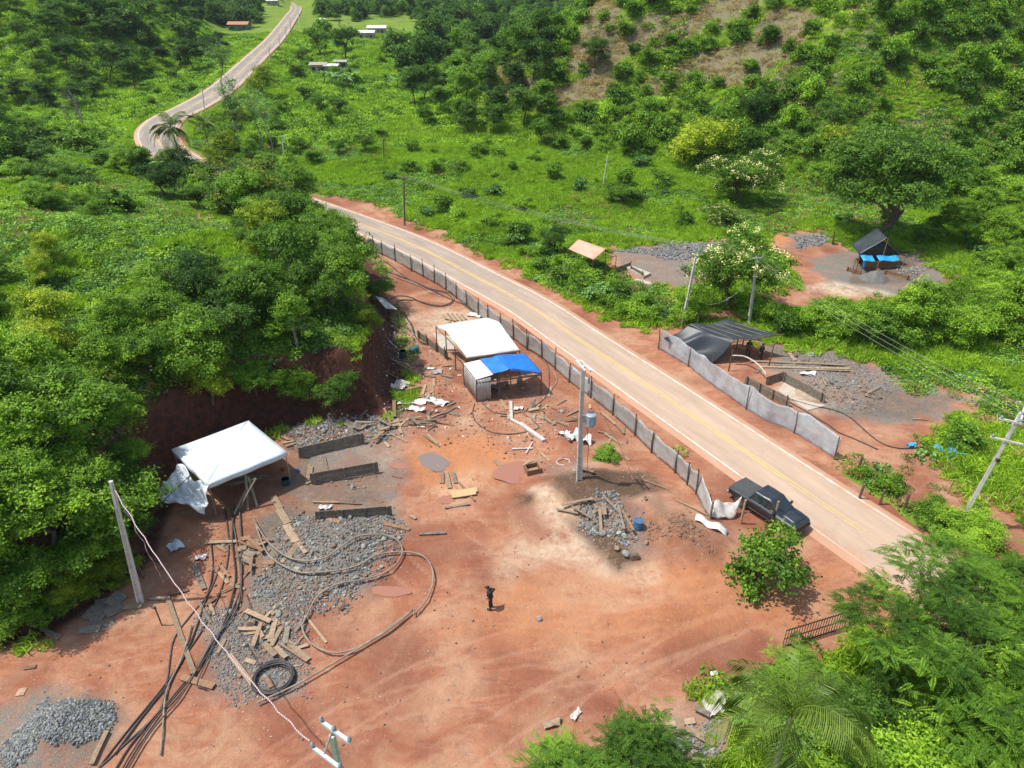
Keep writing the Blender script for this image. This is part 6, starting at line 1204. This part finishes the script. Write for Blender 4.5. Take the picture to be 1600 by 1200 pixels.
# ================================================================ stones, rubble, gravel
def rockmesh(name, seed, mt, sub=1, flatz=.7):
    import bmesh
    r = random.Random(seed); bm = bmesh.new(); bmesh.ops.create_icosphere(bm, subdivisions=sub, radius=.5)
    for _ in range(7):      # chop with planes for flat broken faces
        nn = Vector((r.gauss(0, 1), r.gauss(0, 1), r.gauss(0, 1))).normalized(); dd = r.uniform(.24, .42)
        for v in bm.verts:
            e = v.co.dot(nn) - dd
            if e > 0: v.co -= nn * e
    for v in bm.verts: v.co.z *= flatz
    me = bpy.data.meshes.new(name); bm.to_mesh(me); bm.free(); me.materials.append(mt); return me
RK = [rockmesh('rock', 20 + k, [ROCKM, ROCKB, ROCKM, ROCKB][k % 4], 2) for k in range(8)]; RS = [rockmesh('stone', 40 + k, [GRAVM, ROCKM, GRAVM, ROCKB][k], 1) for k in range(4)]; WSTONE = rockmesh('pale_stone', 61, mat('pale_stone', (.52, .46, .38), .9, (.36, .27, .2), 5, randv=.3), 1)
def rocks(polys, n_, s0, s1, label, grp, seed):
    r = random.Random(seed); P = fl(polys); xs = [p[0] for p in P]; ys = [p[1] for p in P]; k = 0; t_ = 0
    while k < n_ and t_ < 9000:
        t_ += 1; x = r.uniform(min(xs), max(xs)); y = r.uniform(min(ys), max(ys))
        if sdist(np.array([x]), np.array([y]), P)[0] < 0: continue
        s = s0 + (s1 - s0) * r.random() ** 2; o_ = bpy.data.objects.new('rock', r.choice(RK)); col.objects.link(o_); o_.location = (x, y, gz(x, y) + s * .18); o_.rotation_euler = (r.uniform(-.4, .4), r.uniform(-.4, .4), r.uniform(0, 6)); o_.scale = (s, s * r.uniform(.7, 1), s * r.uniform(.7, 1.1)); tag(o_, label, 'rock', grp); k += 1
MAINR = [(440, 850), (470, 800), (560, 800), (632, 815), (620, 860), (590, 900), (540, 950), (500, 960), (400, 975), (395, 920)]
rocks(MAINR, 110, .2, .5, 'blue grey rock in the rubble field under the looping hoses', 'rocks of the rubble field under the hoses', 1)
rocks([(505, 735), (560, 735), (575, 765), (520, 768)], 22, .2, .42, 'brownish rock in the row between the plank barriers', 'rocks between the plank barriers', 2)
rocks([(905, 815), (960, 800), (990, 830), (975, 858), (930, 848)], 46, .25, .6, 'grey rock in the heap under weathered planks', 'rocks of the heap below the transformer pole', 3)
rocks([(1235, 590), (1300, 575), (1360, 620), (1350, 655), (1290, 620)], 40, .2, .5, 'grey rock scattered beyond the trough', 'rocks beyond the trough', 4)
rocks([(330, 960), (400, 950), (470, 980), (450, 1080), (350, 1070)], 26, .18, .5, 'rock lying among the hoses and timber', 'rocks among the hoses', 5)
rocks([(440, 670), (540, 655), (610, 655), (600, 685), (455, 705)], 34, .2, .5, 'rock on the stone heap below the red bank', 'rocks of the heap below the bank', 6)
rocks([(600, 520), (640, 500), (680, 540), (660, 560), (620, 555)], 22, .2, .45, 'rock in the litter beside the green drums', 'rocks beside the green drums', 7)
for px, py, s, k, lab in [(980, 868, .75, 0, 'large grey boulder in front of the rock heap'), (990, 872, .8, 3, 'large orange brown boulder in front of the rock heap'), (963, 858, .5, 1, 'small grey boulder left of the two large ones'), (1010, 850, .45, 3, 'small brown stone right of the two boulders'), (842, 968, .42, 4, 'single pale stone alone on the red track'), (1375, 622, .55, 3, 'single orange stone on the grey clearing'), (1243, 557, .7, 3, 'orange brown stone beside the thick pale beam'), (1266, 556, .8, 0, 'dark grey block behind the long planks'), (895, 571, .1, 0, 'small stone'), (878, 645, .5, 0, 'flat grey stone near the road fence'), (393, 975, .7, 3, 'brown boulder at the lower tip of the rubble field'), (535, 950, .6, 3, 'brown boulder at the right edge of the rubble field'), (650, 347, .9, 4, 'pale boulder beside the road at the bend'), (282, 300, 2.2, 4, 'large pale rock slab in the plants of the near hill')]:
    if s < .2: continue
    o_ = bpy.data.objects.new('boulder', RK[k]); col.objects.link(o_); o_.location = G(px, py, s * .2); o_.scale = (s, s * .85, s * .85); o_.rotation_euler = (0, .2, px); tag(o_, lab, 'boulder')
def rubble(name, me, P, n_, s0, s1, seed, clus=0):
    r = np.random.RandomState(seed); P = fl(P); a = np.array(P); x = r.uniform(a[:, 0].min() - .6, a[:, 0].max() + .6, n_ * 3); y = r.uniform(a[:, 1].min() - .6, a[:, 1].max() + .6, n_ * 3); sd_ = sdist(x, y, P) + fbm(x, y, 2.0, 61) * 1.4
    m_ = sd_ > -.2 + .5 * r.rand(len(x)); x, y = x[m_][:n_], y[m_][:n_]; S = s0 + (s1 - s0) * r.rand(len(x)) ** 2.5; 
    if name == 'yard_grit': k_ = vn(x, y, 3.5, seed) + .5 * vn(x, y, 1.1, seed + 1) > -.02; x, y, S = x[k_], y[k_], S[k_]
    scatter(name, me, np.stack([x, y, hz(x, y) + S * .15], -1), S, seed, .8)
for k in range(4): rubble('rubble', RS[k], MAINR, [1500, 1500, 900, 1200][k], .05, .27, 200 + k)
for k in range(3): rubble('gravel', RS[k], [(45, 1112), (75, 1095), (125, 1095), (155, 1115), (165, 1140), (135, 1165), (95, 1195), (20, 1205), (15, 1160)], 1800, .06, .25, 210 + k)
for k in range(4): rubble('rubble', RS[k], [(430, 672), (540, 655), (620, 655), (610, 690), (450, 705)], 600, .07, .3, 220 + k)
for k in range(4): rubble('rubble', RS[k], [(895, 800), (965, 785), (1000, 835), (975, 862), (920, 850)], 350, .08, .3, 230 + k)
for k in range(4): rubble('rubble', RS[k], [(1215, 545), (1300, 555), (1400, 600), (1370, 650), (1290, 640), (1240, 590)], 500, .06, .25, 240 + k)
for k in range(3): rubble('rubble', RS[k], [(320, 960), (470, 940), (480, 1080), (360, 1100)], 1300, .05, .18, 250 + k)
for k in range(2): rubble('rubble', RS[k], [(600, 500), (660, 520), (700, 560), (640, 600), (600, 560)], 500, .06, .22, 260 + k)
for k in range(3): rubble('gravel', RS[k], [(960, 395), (1100, 378), (1175, 382), (1110, 405), (1040, 410)], 500, .15, .5, 270 + k)
rubble('gravel', RS[0], [(1235, 376), (1300, 368), (1290, 382), (1250, 392)], 700, .12, .45, 275); rubble('rubble', RS[1], [(1390, 415), (1450, 420), (1440, 440), (1400, 432)], 350, .1, .4, 276)
for k in range(2): rubble('rubble', RS[k], [(985, 1135), (1120, 1120), (1130, 1215), (960, 1225)], 700, .06, .3, 278 + k)
YARD = [(60, 1000), (330, 860), (620, 700), (620, 560), (700, 470), (900, 600), (1090, 780), (1250, 900), (1200, 1060), (1100, 1130), (700, 1200), (0, 1200)]
rubble('yard_grit', WSTONE, YARD, 700, .04, .15, 280); rubble('yard_grit', RS[0], YARD, 800, .04, .15, 281); rubble('yard_grit', RS[3], YARD, 1500, .04, .2, 282)
rubble('yard_grit', WSTONE, [(840, 620), (1000, 720), (1120, 850), (1100, 900), (930, 800), (800, 690)], 700, .05, .2, 283); rubble('yard_grit', RS[3], [(1000, 740), (1110, 850), (1150, 905), (1050, 890), (990, 830)], 1400, .06, .26, 284); rubble('yard_grit', RS[0], [(600, 560), (700, 560), (900, 640), (880, 730), (700, 690), (600, 640)], 900, .05, .22, 285)
rubble('chips', rockmesh('wood_chip', 90, W_PALE, 1, .25), [(320, 850), (440, 830), (480, 1000), (450, 1060), (340, 1040)], 500, .08, .3, 286); rubble('chips', rockmesh('wood_chip', 91, W_BROWN, 1, .25), [(600, 560), (720, 570), (860, 640), (860, 740), (760, 700), (560, 690)], 600, .08, .32, 287); rubble('chips', rockmesh('plastic_bit', 92, WSHEET, 1, .3), [(600, 520), (700, 540), (880, 630), (900, 720), (700, 690), (450, 690), (560, 640)], 260, .08, .3, 288)

# ================================================================ puddles
def puddle(px, py, rx, ry, mt, seed, ph=0):
    r = random.Random(seed); c_ = G(px, py); a_ = G(px + rx, py) - c_; b_ = G(px, py - ry) - c_; n_ = 40; vs = [Vector((0, 0, 0))]; z = 0
    for k in range(n_):
        t = 2 * math.pi * k / n_; q = 1 + .16 * math.sin(t + seed) + .14 * math.sin(2 * t + seed * 3) + .06 * math.sin(5 * t + seed) + .04 * math.sin(9 * t + seed * 2); vs.append((a_ * math.cos(t) + b_ * math.sin(t)) * q)
    z = np.mean([gz(c_.x + v.x, c_.y + v.y) for v in vs]) + .025
    for v in vs: v.z = 0
    o_ = MB().add(vs, [(0, k + 1, (k + 1) % n_ + 1) for k in range(n_)]).build('puddle', mt, None, True, 0, (c_.x, c_.y, z)); tag(o_, kind='structure')
puddle(675, 723, 22, 14, M_WATER, 1); puddle(800, 738, 34, 16, M_MUDW, 2); puddle(608, 905 + 18, 30, 9, M_MUDW, 3); puddle(700, 780, 16, 6, M_MUDW, 4); puddle(625, 728, 14, 6, M_MUDW, 5); puddle(1190, 383, 22, 5, mat('orange_water', (.50, .22, .06), .15, (.46, .19, .05), bmp=0), 6)

# ================================================================ drums, scraps of sheet and litter
def drum(px, py, r_, h, mt, label, lay=None, open_=True):
    p = G(px, py); root = empty('drum', p, 0, label, 'drum'); M_ = None; c_ = Vector((0, 0, 0))
    if lay is not None: M_ = Matrix.Rotation(lay, 3, 'Z') @ Matrix.Rotation(R(78), 3, 'Y'); c_ = Vector((0, 0, r_))
    pr = [(r_ * .97, 0), (r_, .02), (r_, h * .32), (r_ * 1.04, h * .34), (r_, h * .36), (r_, h * .66), (r_ * 1.04, h * .68), (r_, h * .70), (r_, h), (r_ * .93, h)] + ([(r_ * .92, h * .2)] if open_ else [])
    MB().lathe(c_, pr, 20, M_).build('body', mt, root); 
    MB().lathe(c_, [(r_ * 1.05, h - .03), (r_ * 1.05, h + .02), (r_ * .95, h + .02), (r_ * .95, h - .03)], 20, M_).build('rim', mt, root); return root
drum(997, 825, .30, .62, DRUMB, 'blue drum standing behind the rock heap', None, False); drum(630, 560, .34, .8, mat('dark_green_drum', (.03, .07, .06), .5), 'dark green open drum at the foot of the bank', None, True); drum(642, 553, .30, .75, DRUMG, 'teal drum tipped over beside the dark green one', .6); drum(447, 757, .28, .5, mat('dark_bucket', (.03, .06, .06), .5), 'dark green bucket under the edge of the canopy tent')
for px, py, m_, lab in ((442, 735, M_RED, 'small red can beside the canopy tent'), (465, 737, BLUE, 'small blue can beside the canopy tent'), (1268, 400 + 3, ORANGE, 'x')):
    if lab == 'x': continue
    o_ = MB().lathe((0, 0, 0), [(.10, 0), (.12, .03), (.12, .22), (.05, .28), (.05, .32)], 12).build('can', m_, None, True, 0, G(px, py)); tag(o_, lab, 'can')
def scrap(px, L, W__, a, mt, label, seed, amp=.12, name='sheet_scrap', nf=8, up=.1):
    r = random.Random(seed); p = G(*px, up + amp * .6); ca_, sa_ = math.cos(a), math.sin(a); ph = r.uniform(0, 6); f = r.uniform(4, 7)
    def fn(u, v):
        uu = (u - .5) * (1 + .07 * math.sin(v * 5 + ph)) + .12 * (v - .5); vv = (v - .5) * (1 + .08 * math.sin(u * 6 + ph * 2)) - .15 * (u - .5) ** 2; return Vector((uu * L * ca_ - vv * W__ * sa_, uu * L * sa_ + vv * W__ * ca_, amp * (math.sin(u * f + ph) * math.cos(v * f * .8 + ph) + .5 * math.sin(u * f * 2.7 + v * 5))))
    o_ = MB().sheet(fn, nf * 2, nf, .008).build(name, mt, None, amp < .1, 0, p); tag(o_, label, 'scrap sheet'); return o_
for k, q in enumerate([((645, 630), 2.6, .7, .12, WSHEET, 'long white sheet scrap on the ground below the bank', .10), ((682, 629), 2.0, .8, -.5, WSHEET, 'white printed sheet scrap right of the long one', .10), ((668, 624), .8, .5, .9, CORR, 'grey folded piece on the white sheet scraps', .15), ((650, 641), 1.5, .6, -.1, WSHEET, 'crumpled white sheet scrap below the long one', .12), ((625, 605), 1.3, 1.3, 1.2, WDIRTY, 'white sheet standing against the bright weed bush', .25),
                       ((673, 577), .7, .35, .1, WSHEET, 'small white offcut on the earth left of the shed', .05), ((684, 582), .9, .8, .3, CORR, 'small corrugated grey offcut left of the shed', .05), ((743, 493), 1.7, 1.0, -.3, WDIRTY, 'pale sheet lying behind the white roofed shed', .05), ((896, 684), 1.3, .9, .5, WSHEET, 'white scrap heap just left of the transformer pole', .28), ((880, 680), 1.1, .6, -.6, WDIRTY, 'dirty white scrap left of the white scrap heap', .2), ((912, 690), 1.2, .8, .1, WSHEET, 'white scrap behind the transformer pole', .25),
                       ((810, 640), .8, .4, .2, WSHEET, 'white bag among the scraps by the shed', .12), ((547, 665), 2.6, .8, -.45, W_GREY, 'bent weathered sheet on the stone heap below the bank', .18), ((508, 795), .9, .35, .2, WSHEET, 'white crumpled plastic behind the lower barrier', .10), ((274, 855), .8, .9, .9, CANVAS, 'small white plastic bag left of the hose bundle', .12), ((314, 873), .7, .45, .1, WSHEET, 'white and red plastic bag by the hose bundle', .10),
                       ((1355, 737), 1.0, .6, -.4, WSHEET, 'white rag under the tufted roadside bush', .14), ((1390, 757), .9, .4, .2, WSHEET, 'second white rag under the roadside bush', .10), ((1262, 585), 1.4, .5, 0, WSHEET, 'white plastic bag on the ground beyond the trough', .10), ((1480, 708), 1.8, 1.5, .4, LBLUE, 'crumpled blue tarpaulin on the green edge', .25), ((1424, 697), .7, .5, .1, LBLUE, 'small blue plastic scrap beside the long black hose', .1),
                       ((1585, 632), 1.1, .6, .2, WSHEET, 'white scrap on the grass near the leaning pole', .12), ((1115, 1075 + 30), 1.2, 1.0, .4, PIPEW, 'grey plastic sheet scrap above the broken boards', .22), ((1055, 1178), 1.1, .6, .8, WDIRTY, 'pale sheet scrap in the rubble left of the palm', .15), ((900, 1118), .7, .3, .9, WDIRTY, 'pale cardboard scrap on the red earth by the low shrub', .06), ((862, 1132), .9, .4, .3, W_PALE, 'second cardboard scrap by the low shrub', .05), ((1115, 1050 + 4), .4, .25, .3, WSHEET, 'small white scrap on the red track', .05), ((1130, 795), 1.0, .4, -.6, WSHEET, 'white scrap under the collapsed fence', .15),
                       ((540, 372), 3.4, 1.6, -.45, mat('olive_tarp', (.30, .34, .27), .6, (.2, .22, .14), 2), 'grey green tarp lying in the far corner of the fence', .2), ((552, 383), 2.6, .8, -.3, mat('yellow_tarp', (.50, .38, .12), .6, (.38, .3, .12), 2), 'yellow tarp in the far corner of the fence', .15)]):
    scrap(q[0], q[1], q[2], q[3], q[4], q[5], 300 + k, q[6])
def pipe(a, b_, r_, label, mt=PIPEW, up=.1):
    A_ = G(*a, up); B_ = G(*b_, up); o_ = MB().bar(A_, B_, r_ * 2.6, r_ * 1.4).build('white_batten', mt, None); tag(o_, label, 'batten')
pipe((798, 629), (799, 657), .1, 'white batten standing straight below the shed'); pipe((799, 657), (812, 664), .1, 'short white batten joining two longer ones'); pipe((812, 663), (850, 690), .13, 'long white batten lying towards the transformer pole'); pipe((800, 703), (832, 702), .05, 'thin white batten left of the transformer pole'); pipe((822, 710), (832, 692), .04, 'thin grey tube crossing the thin white batten'); pipe((652, 668), (664, 669), .07, 'white offcut in the timber heap under the bank')
cr = empty('broken_crate', G(832, 737), .3, 'broken wooden crate half sunk in the red puddle', 'crate')
for s in (-1, 1): MB().box((s * .5, 0, .25), (.06, .8, .5)).build('side', W_BROWN, cr); MB().box((0, s * .4, .25), (1, .06, .45)).build('side', W_BROWN, cr)
st = empty('painted_stake', G(253, 977), 0, 'teal topped stake standing on the red earth left of the hoses', 'stake'); MB().tube([(0, 0, -.1), (-.05, 0, 1.5)], .04, 6).build('post', W_POST, st); MB().box((-.05, 0, 1.4), (.14, .05, .22)).build('tag', DRUMG, st)
for px, py in [(1342, 780), (1374, 788), (1412, 795), (1340, 735)]:
    o_ = MB().tube([(0, 0, -.2), (.05, 0, 1.3)], .09, 6).build('fence_post', W_POST, None, False, 0, G(px, py)); tag(o_, 'short dark fence post standing in the roadside bushes', 'post', 'short posts in the roadside bushes')

# ================================================================ houses along the far road
def house(px, py, wpx, dratio, hgt, roofm, wallm, label, rz=0.0, gable=.22):
    p = hit(px, py); t = (p - Vector((0, 0, CH))).length; W_ = wpx * t / FPX; D = W_ * dratio; root = empty('house', (p.x, p.y, gz(p.x, p.y) - .2), rz, label, 'house'); MB().box((0, 0, hgt / 2), (W_, D, hgt)).build('wall', wallm, root)
    rh = W_ * gable * .6; e = .5; mb = MB()
    mb.add([(-W_ / 2 - e, -D / 2 - e, hgt), (W_ / 2 + e, -D / 2 - e, hgt), (W_ / 2 + e, 0, hgt + rh), (-W_ / 2 - e, 0, hgt + rh), (-W_ / 2 - e, D / 2 + e, hgt), (W_ / 2 + e, D / 2 + e, hgt)] + [(-W_ / 2 - e, -D / 2 - e, hgt - .12), (W_ / 2 + e, -D / 2 - e, hgt - .12), (W_ / 2 + e, 0, hgt + rh - .12), (-W_ / 2 - e, 0, hgt + rh - .12), (-W_ / 2 - e, D / 2 + e, hgt - .12), (W_ / 2 + e, D / 2 + e, hgt - .12)],
           [(0, 1, 2, 3), (3, 2, 5, 4), (6, 9, 8, 7), (9, 10, 11, 8), (0, 6, 7, 1), (4, 5, 11, 10), (0, 3, 9, 6), (3, 4, 10, 9), (1, 7, 8, 2), (2, 8, 11, 5)]); mb.build('roof', roofm, root)
    MB().box((W_ * .1, -D / 2 - .02, 1), (.9, .06, 2)).build('door', W_BROWN, root)
    for s in (-.3, .32): w = MB().box((W_ * s, -D / 2 - .02, 1.5), (1, .06, .9)).build('window', DARKM, root)
TERR = mat('terracotta_roof', (.48, .22, .13), .9, (.38, .17, .10), 3); WALLM = mat('plaster_wall', (.45, .42, .36), .9, (.3, .28, .24), 2); WALLG = mat('green_wall', (.10, .22, .17), .9, (.08, .17, .13), 2)
for a in [(500, 114, 20, .8, 2.6, mat('dusty_roof', (.42, .36, .30), .8), WALLM, 'low house with a dusty brown roof beside the orchard'), (520, 115, 16, .9, 2.5, WSHEET, WALLM, 'house with a shining white roof above the banana plants'), (534, 108, 14, .7, 2.4, CORR, WALLM, 'grey roofed outbuilding behind the white roofed house'), (573, 62, 22, .5, 2.8, WSHEET, WALLM, 'nearer of two white roofed houses in front of the dark wood'), (590, 54, 24, .5, 2.8, WSHEET, WALLM, 'rear of two white roofed houses in front of the dark wood'), (375, 48, 25, .5, 2.8, TERR, WALLG, 'green walled house with a terracotta roof on the wooded slope'), (427, 8, 14, .5, 2.8, WSHEET, WALLM, 'distant white roofed house near the end of the road'), (505, 38, 7, .7, 2.4, WSHEET, WALLM, 'tiny white roofed house among dark trees')]:
    house(*a)

# ================================================================ people
def person(base, rz, J, label, extra=None, cap=True):
    """one continuous skinned body; J = joints (x right, y forward, z up) in metres"""
    root = empty('person', base, rz, label, 'person')
    N_ = [('pel', (0, 0, .95), .135), ('wst', (0, .0, 1.08), .125), ('chest', J.get('chest', (0, .02, 1.30)), .155), ('neck', J.get('neck', (0, .03, 1.47)), .065), ('head0', J.get('head0', (0, .05, 1.57)), .085), ('head1', J.get('head1', (0, .06, 1.67)), .09), ('head2', J.get('head2', (0, .055, 1.745)), .055)]
    E_ = [(0, 1), (1, 2), (2, 3), (3, 4), (4, 5), (5, 6)]; idx = {n_[0]: k for k, n_ in enumerate(N_)}
    def chain(par, pts):
        k = idx[par]
        for (p, r_) in pts: N_.append(('', p, r_)); E_.append((k, len(N_) - 1)); k = len(N_) - 1
        return k
    for s in (-1, 1):
        L = J['leg'][0 if s < 0 else 1]; chain('pel', [((s * .10, 0, .88), .115), (L[0], .080), (((L[0][0] + L[1][0]) / 2, (L[0][1] + L[1][1]) / 2, (L[0][2] + L[1][2]) / 2), .070), (L[1], .058), ((L[1][0] + s * .02, L[1][1] + .16, .045), .042)])
        A = J['arm'][0 if s < 0 else 1]; sh = (s * .19 + J.get('chest', (0, 0, 0))[0], J.get('chest', (0, .02, 0))[1], 1.40); k = chain('chest', [(sh, .070), (tuple((a + c) / 2 for a, c in zip(sh, A[0])), .055), (A[0], .046), (tuple((a + c) / 2 for a, c in zip(A[0], A[1])), .042), (A[1], .031)])
        d = (Vector(A[1]) - Vector(A[0])).normalized(); pm = Vector(A[1]) + d * .07; N_.append(('', tuple(pm), .035)); E_.append((k, len(N_) - 1)); pk_ = len(N_) - 1
        sdv = d.cross(Vector((0, 1, .2))).normalized()
        for f in range(4): q = pm + sdv * (.030 - .02 * f) + d * .03; N_.append(('', tuple(q), .010)); E_.append((pk_, len(N_) - 1)); q2 = q + (d + Vector((0, .25, 0))).normalized() * (.05 + .008 * (f in (1, 2))); N_.append(('', tuple(q2), .009)); E_.append((len(N_) - 2, len(N_) - 1))
        q = Vector(A[1]) + sdv * .05 + d * .05; N_.append(('', tuple(q), .011)); E_.append((k, len(N_) - 1))
    me = bpy.data.meshes.new('body'); me.from_pydata([n_[1] for n_ in N_], E_, []); me.update(); tmp = bpy.data.objects.new('tmp', me); col.objects.link(tmp); md = tmp.modifiers.new('s', 'SKIN'); md.use_smooth_shade = True
    for k, n_ in enumerate(N_): me.skin_vertices[0].data[k].radius = (n_[2], n_[2]); 
    me.skin_vertices[0].data[0].use_root = True; sb = tmp.modifiers.new('u', 'SUBSURF'); sb.levels = 1; sb.render_levels = 1
    dg = bpy.context.evaluated_depsgraph_get(); bm_ = bpy.data.meshes.new_from_object(tmp.evaluated_get(dg)); bpy.data.objects.remove(tmp)
    bm_.materials.clear(); bm_.materials.append(CLOTH); bm_.materials.append(SKIN); wr_ = [Vector(J['arm'][0][1]), Vector(J['arm'][1][1])]; hd = Vector(J.get('head0', (0, .05, 1.57)))
    for pl_ in bm_.polygons:
        c_ = pl_.center; pl_.use_smooth = True
        if c_.z > hd.z - .05 or any((c_ - w2).length < .16 and c_.z < 1.35 and (c_ - w2).dot(w2 - Vector(J['arm'][k2][0])) > 0 for k2, w2 in enumerate(wr_)): pl_.material_index = 1
    bo = bpy.data.objects.new('body', bm_); col.objects.link(bo); bo.parent = root
    h1 = Vector(J.get('head1', (0, .06, 1.67))); MB().lathe(h1 + Vector((0, -.005, -.01)), [(.112, 0), (.116, .05), (.10, .10), (.05, .128), (.005, .133)], 14).build('cap', CLOTH, root, True)
    MB().sheet(lambda u, v: h1 + Vector(((u - .5) * .17, .09 + .09 * v * (1 - (2 * u - 1) ** 2 * .5), .02 - .02 * v)), 6, 3, .01).build('cap_peak', CLOTH, root)
    MB().lathe(h1 + Vector((0, .095, -.06)), [(.012, -.02), (.016, 0), (.006, .03)], 6).build('nose', SKIN, root)
    MB().box((Vector(J.get('chest', (0, .02, 1.30))) + Vector((0, .0, -.03))), (.36, .30, .42)).build('vest', CLOTH, root, True, .06)
    MB().lathe((0, 0, .98), [(.16, 0), (.165, .02), (.16, .05)], 14).build('belt', DARKM, root)
    for s in (0, 1): a = J['leg'][s][1]; MB().box((a[0], a[1] + .07, .06), (.11, .29, .12)).build('boot', DARKM, root, False, .03)
    return root
stand = [((-.12, .03, .50), (-.13, -.02, .09)), ((.12, .02, .50), (.13, -.04, .09))]
person(G(767, 951), R(75), dict(leg=stand, arm=[((-.27, .02, 1.14), (-.20, .16, .95)), ((.42, -.14, 1.20), (.19, .00, 1.02))], chest=(0, .05, 1.30), neck=(0, .09, 1.46), head0=(0, .14, 1.55), head1=(0, .17, 1.64), head2=(0, .17, 1.72)), 'person in black clothes and cap with one hand on the hip')
person(G(1187, 562), R(200), dict(leg=stand, arm=[((-.27, .05, 1.14), (-.16, .22, 1.05)), ((.27, .02, 1.14), (.24, .10, .90))]), 'person in black standing at the open side of the black shelter')
person(G(1168, 556), R(150), dict(leg=stand, arm=[((-.27, .0, 1.14), (-.26, .06, .88)), ((.27, .0, 1.14), (.24, .12, .92))]), 'person in black standing under the black tarp roof')

# ---------------------------------------------------------------- haze: one even body of air round the whole scene
zmin = float(gzv.min()) - 1.0; zmax = max(float(gzv.max()) + 16, 40)
hm = bpy.data.materials.new('haze'); hm.use_nodes = True; hn = hm.node_tree; hn.nodes.clear()
ho = hn.nodes.new('ShaderNodeOutputMaterial'); pv = hn.nodes.new('ShaderNodeVolumePrincipled'); pv.inputs['Color'].default_value = (.78, .86, .95, 1); pv.inputs['Density'].default_value = .0001; pv.inputs['Anisotropy'].default_value = .2
hn.links.new(pv.outputs[0], ho.inputs['Volume'])
hb = MB().box((0, 0, 0), (ax[-1] - ax[0] + 40, ay[-1] - ay[0] + 40, zmax - zmin)).build('haze', hm, None, False, 0, ((ax[-1] + ax[0]) / 2, (ay[-1] + ay[0]) / 2, (zmax + zmin) / 2)); tag(hb, kind='stuff')
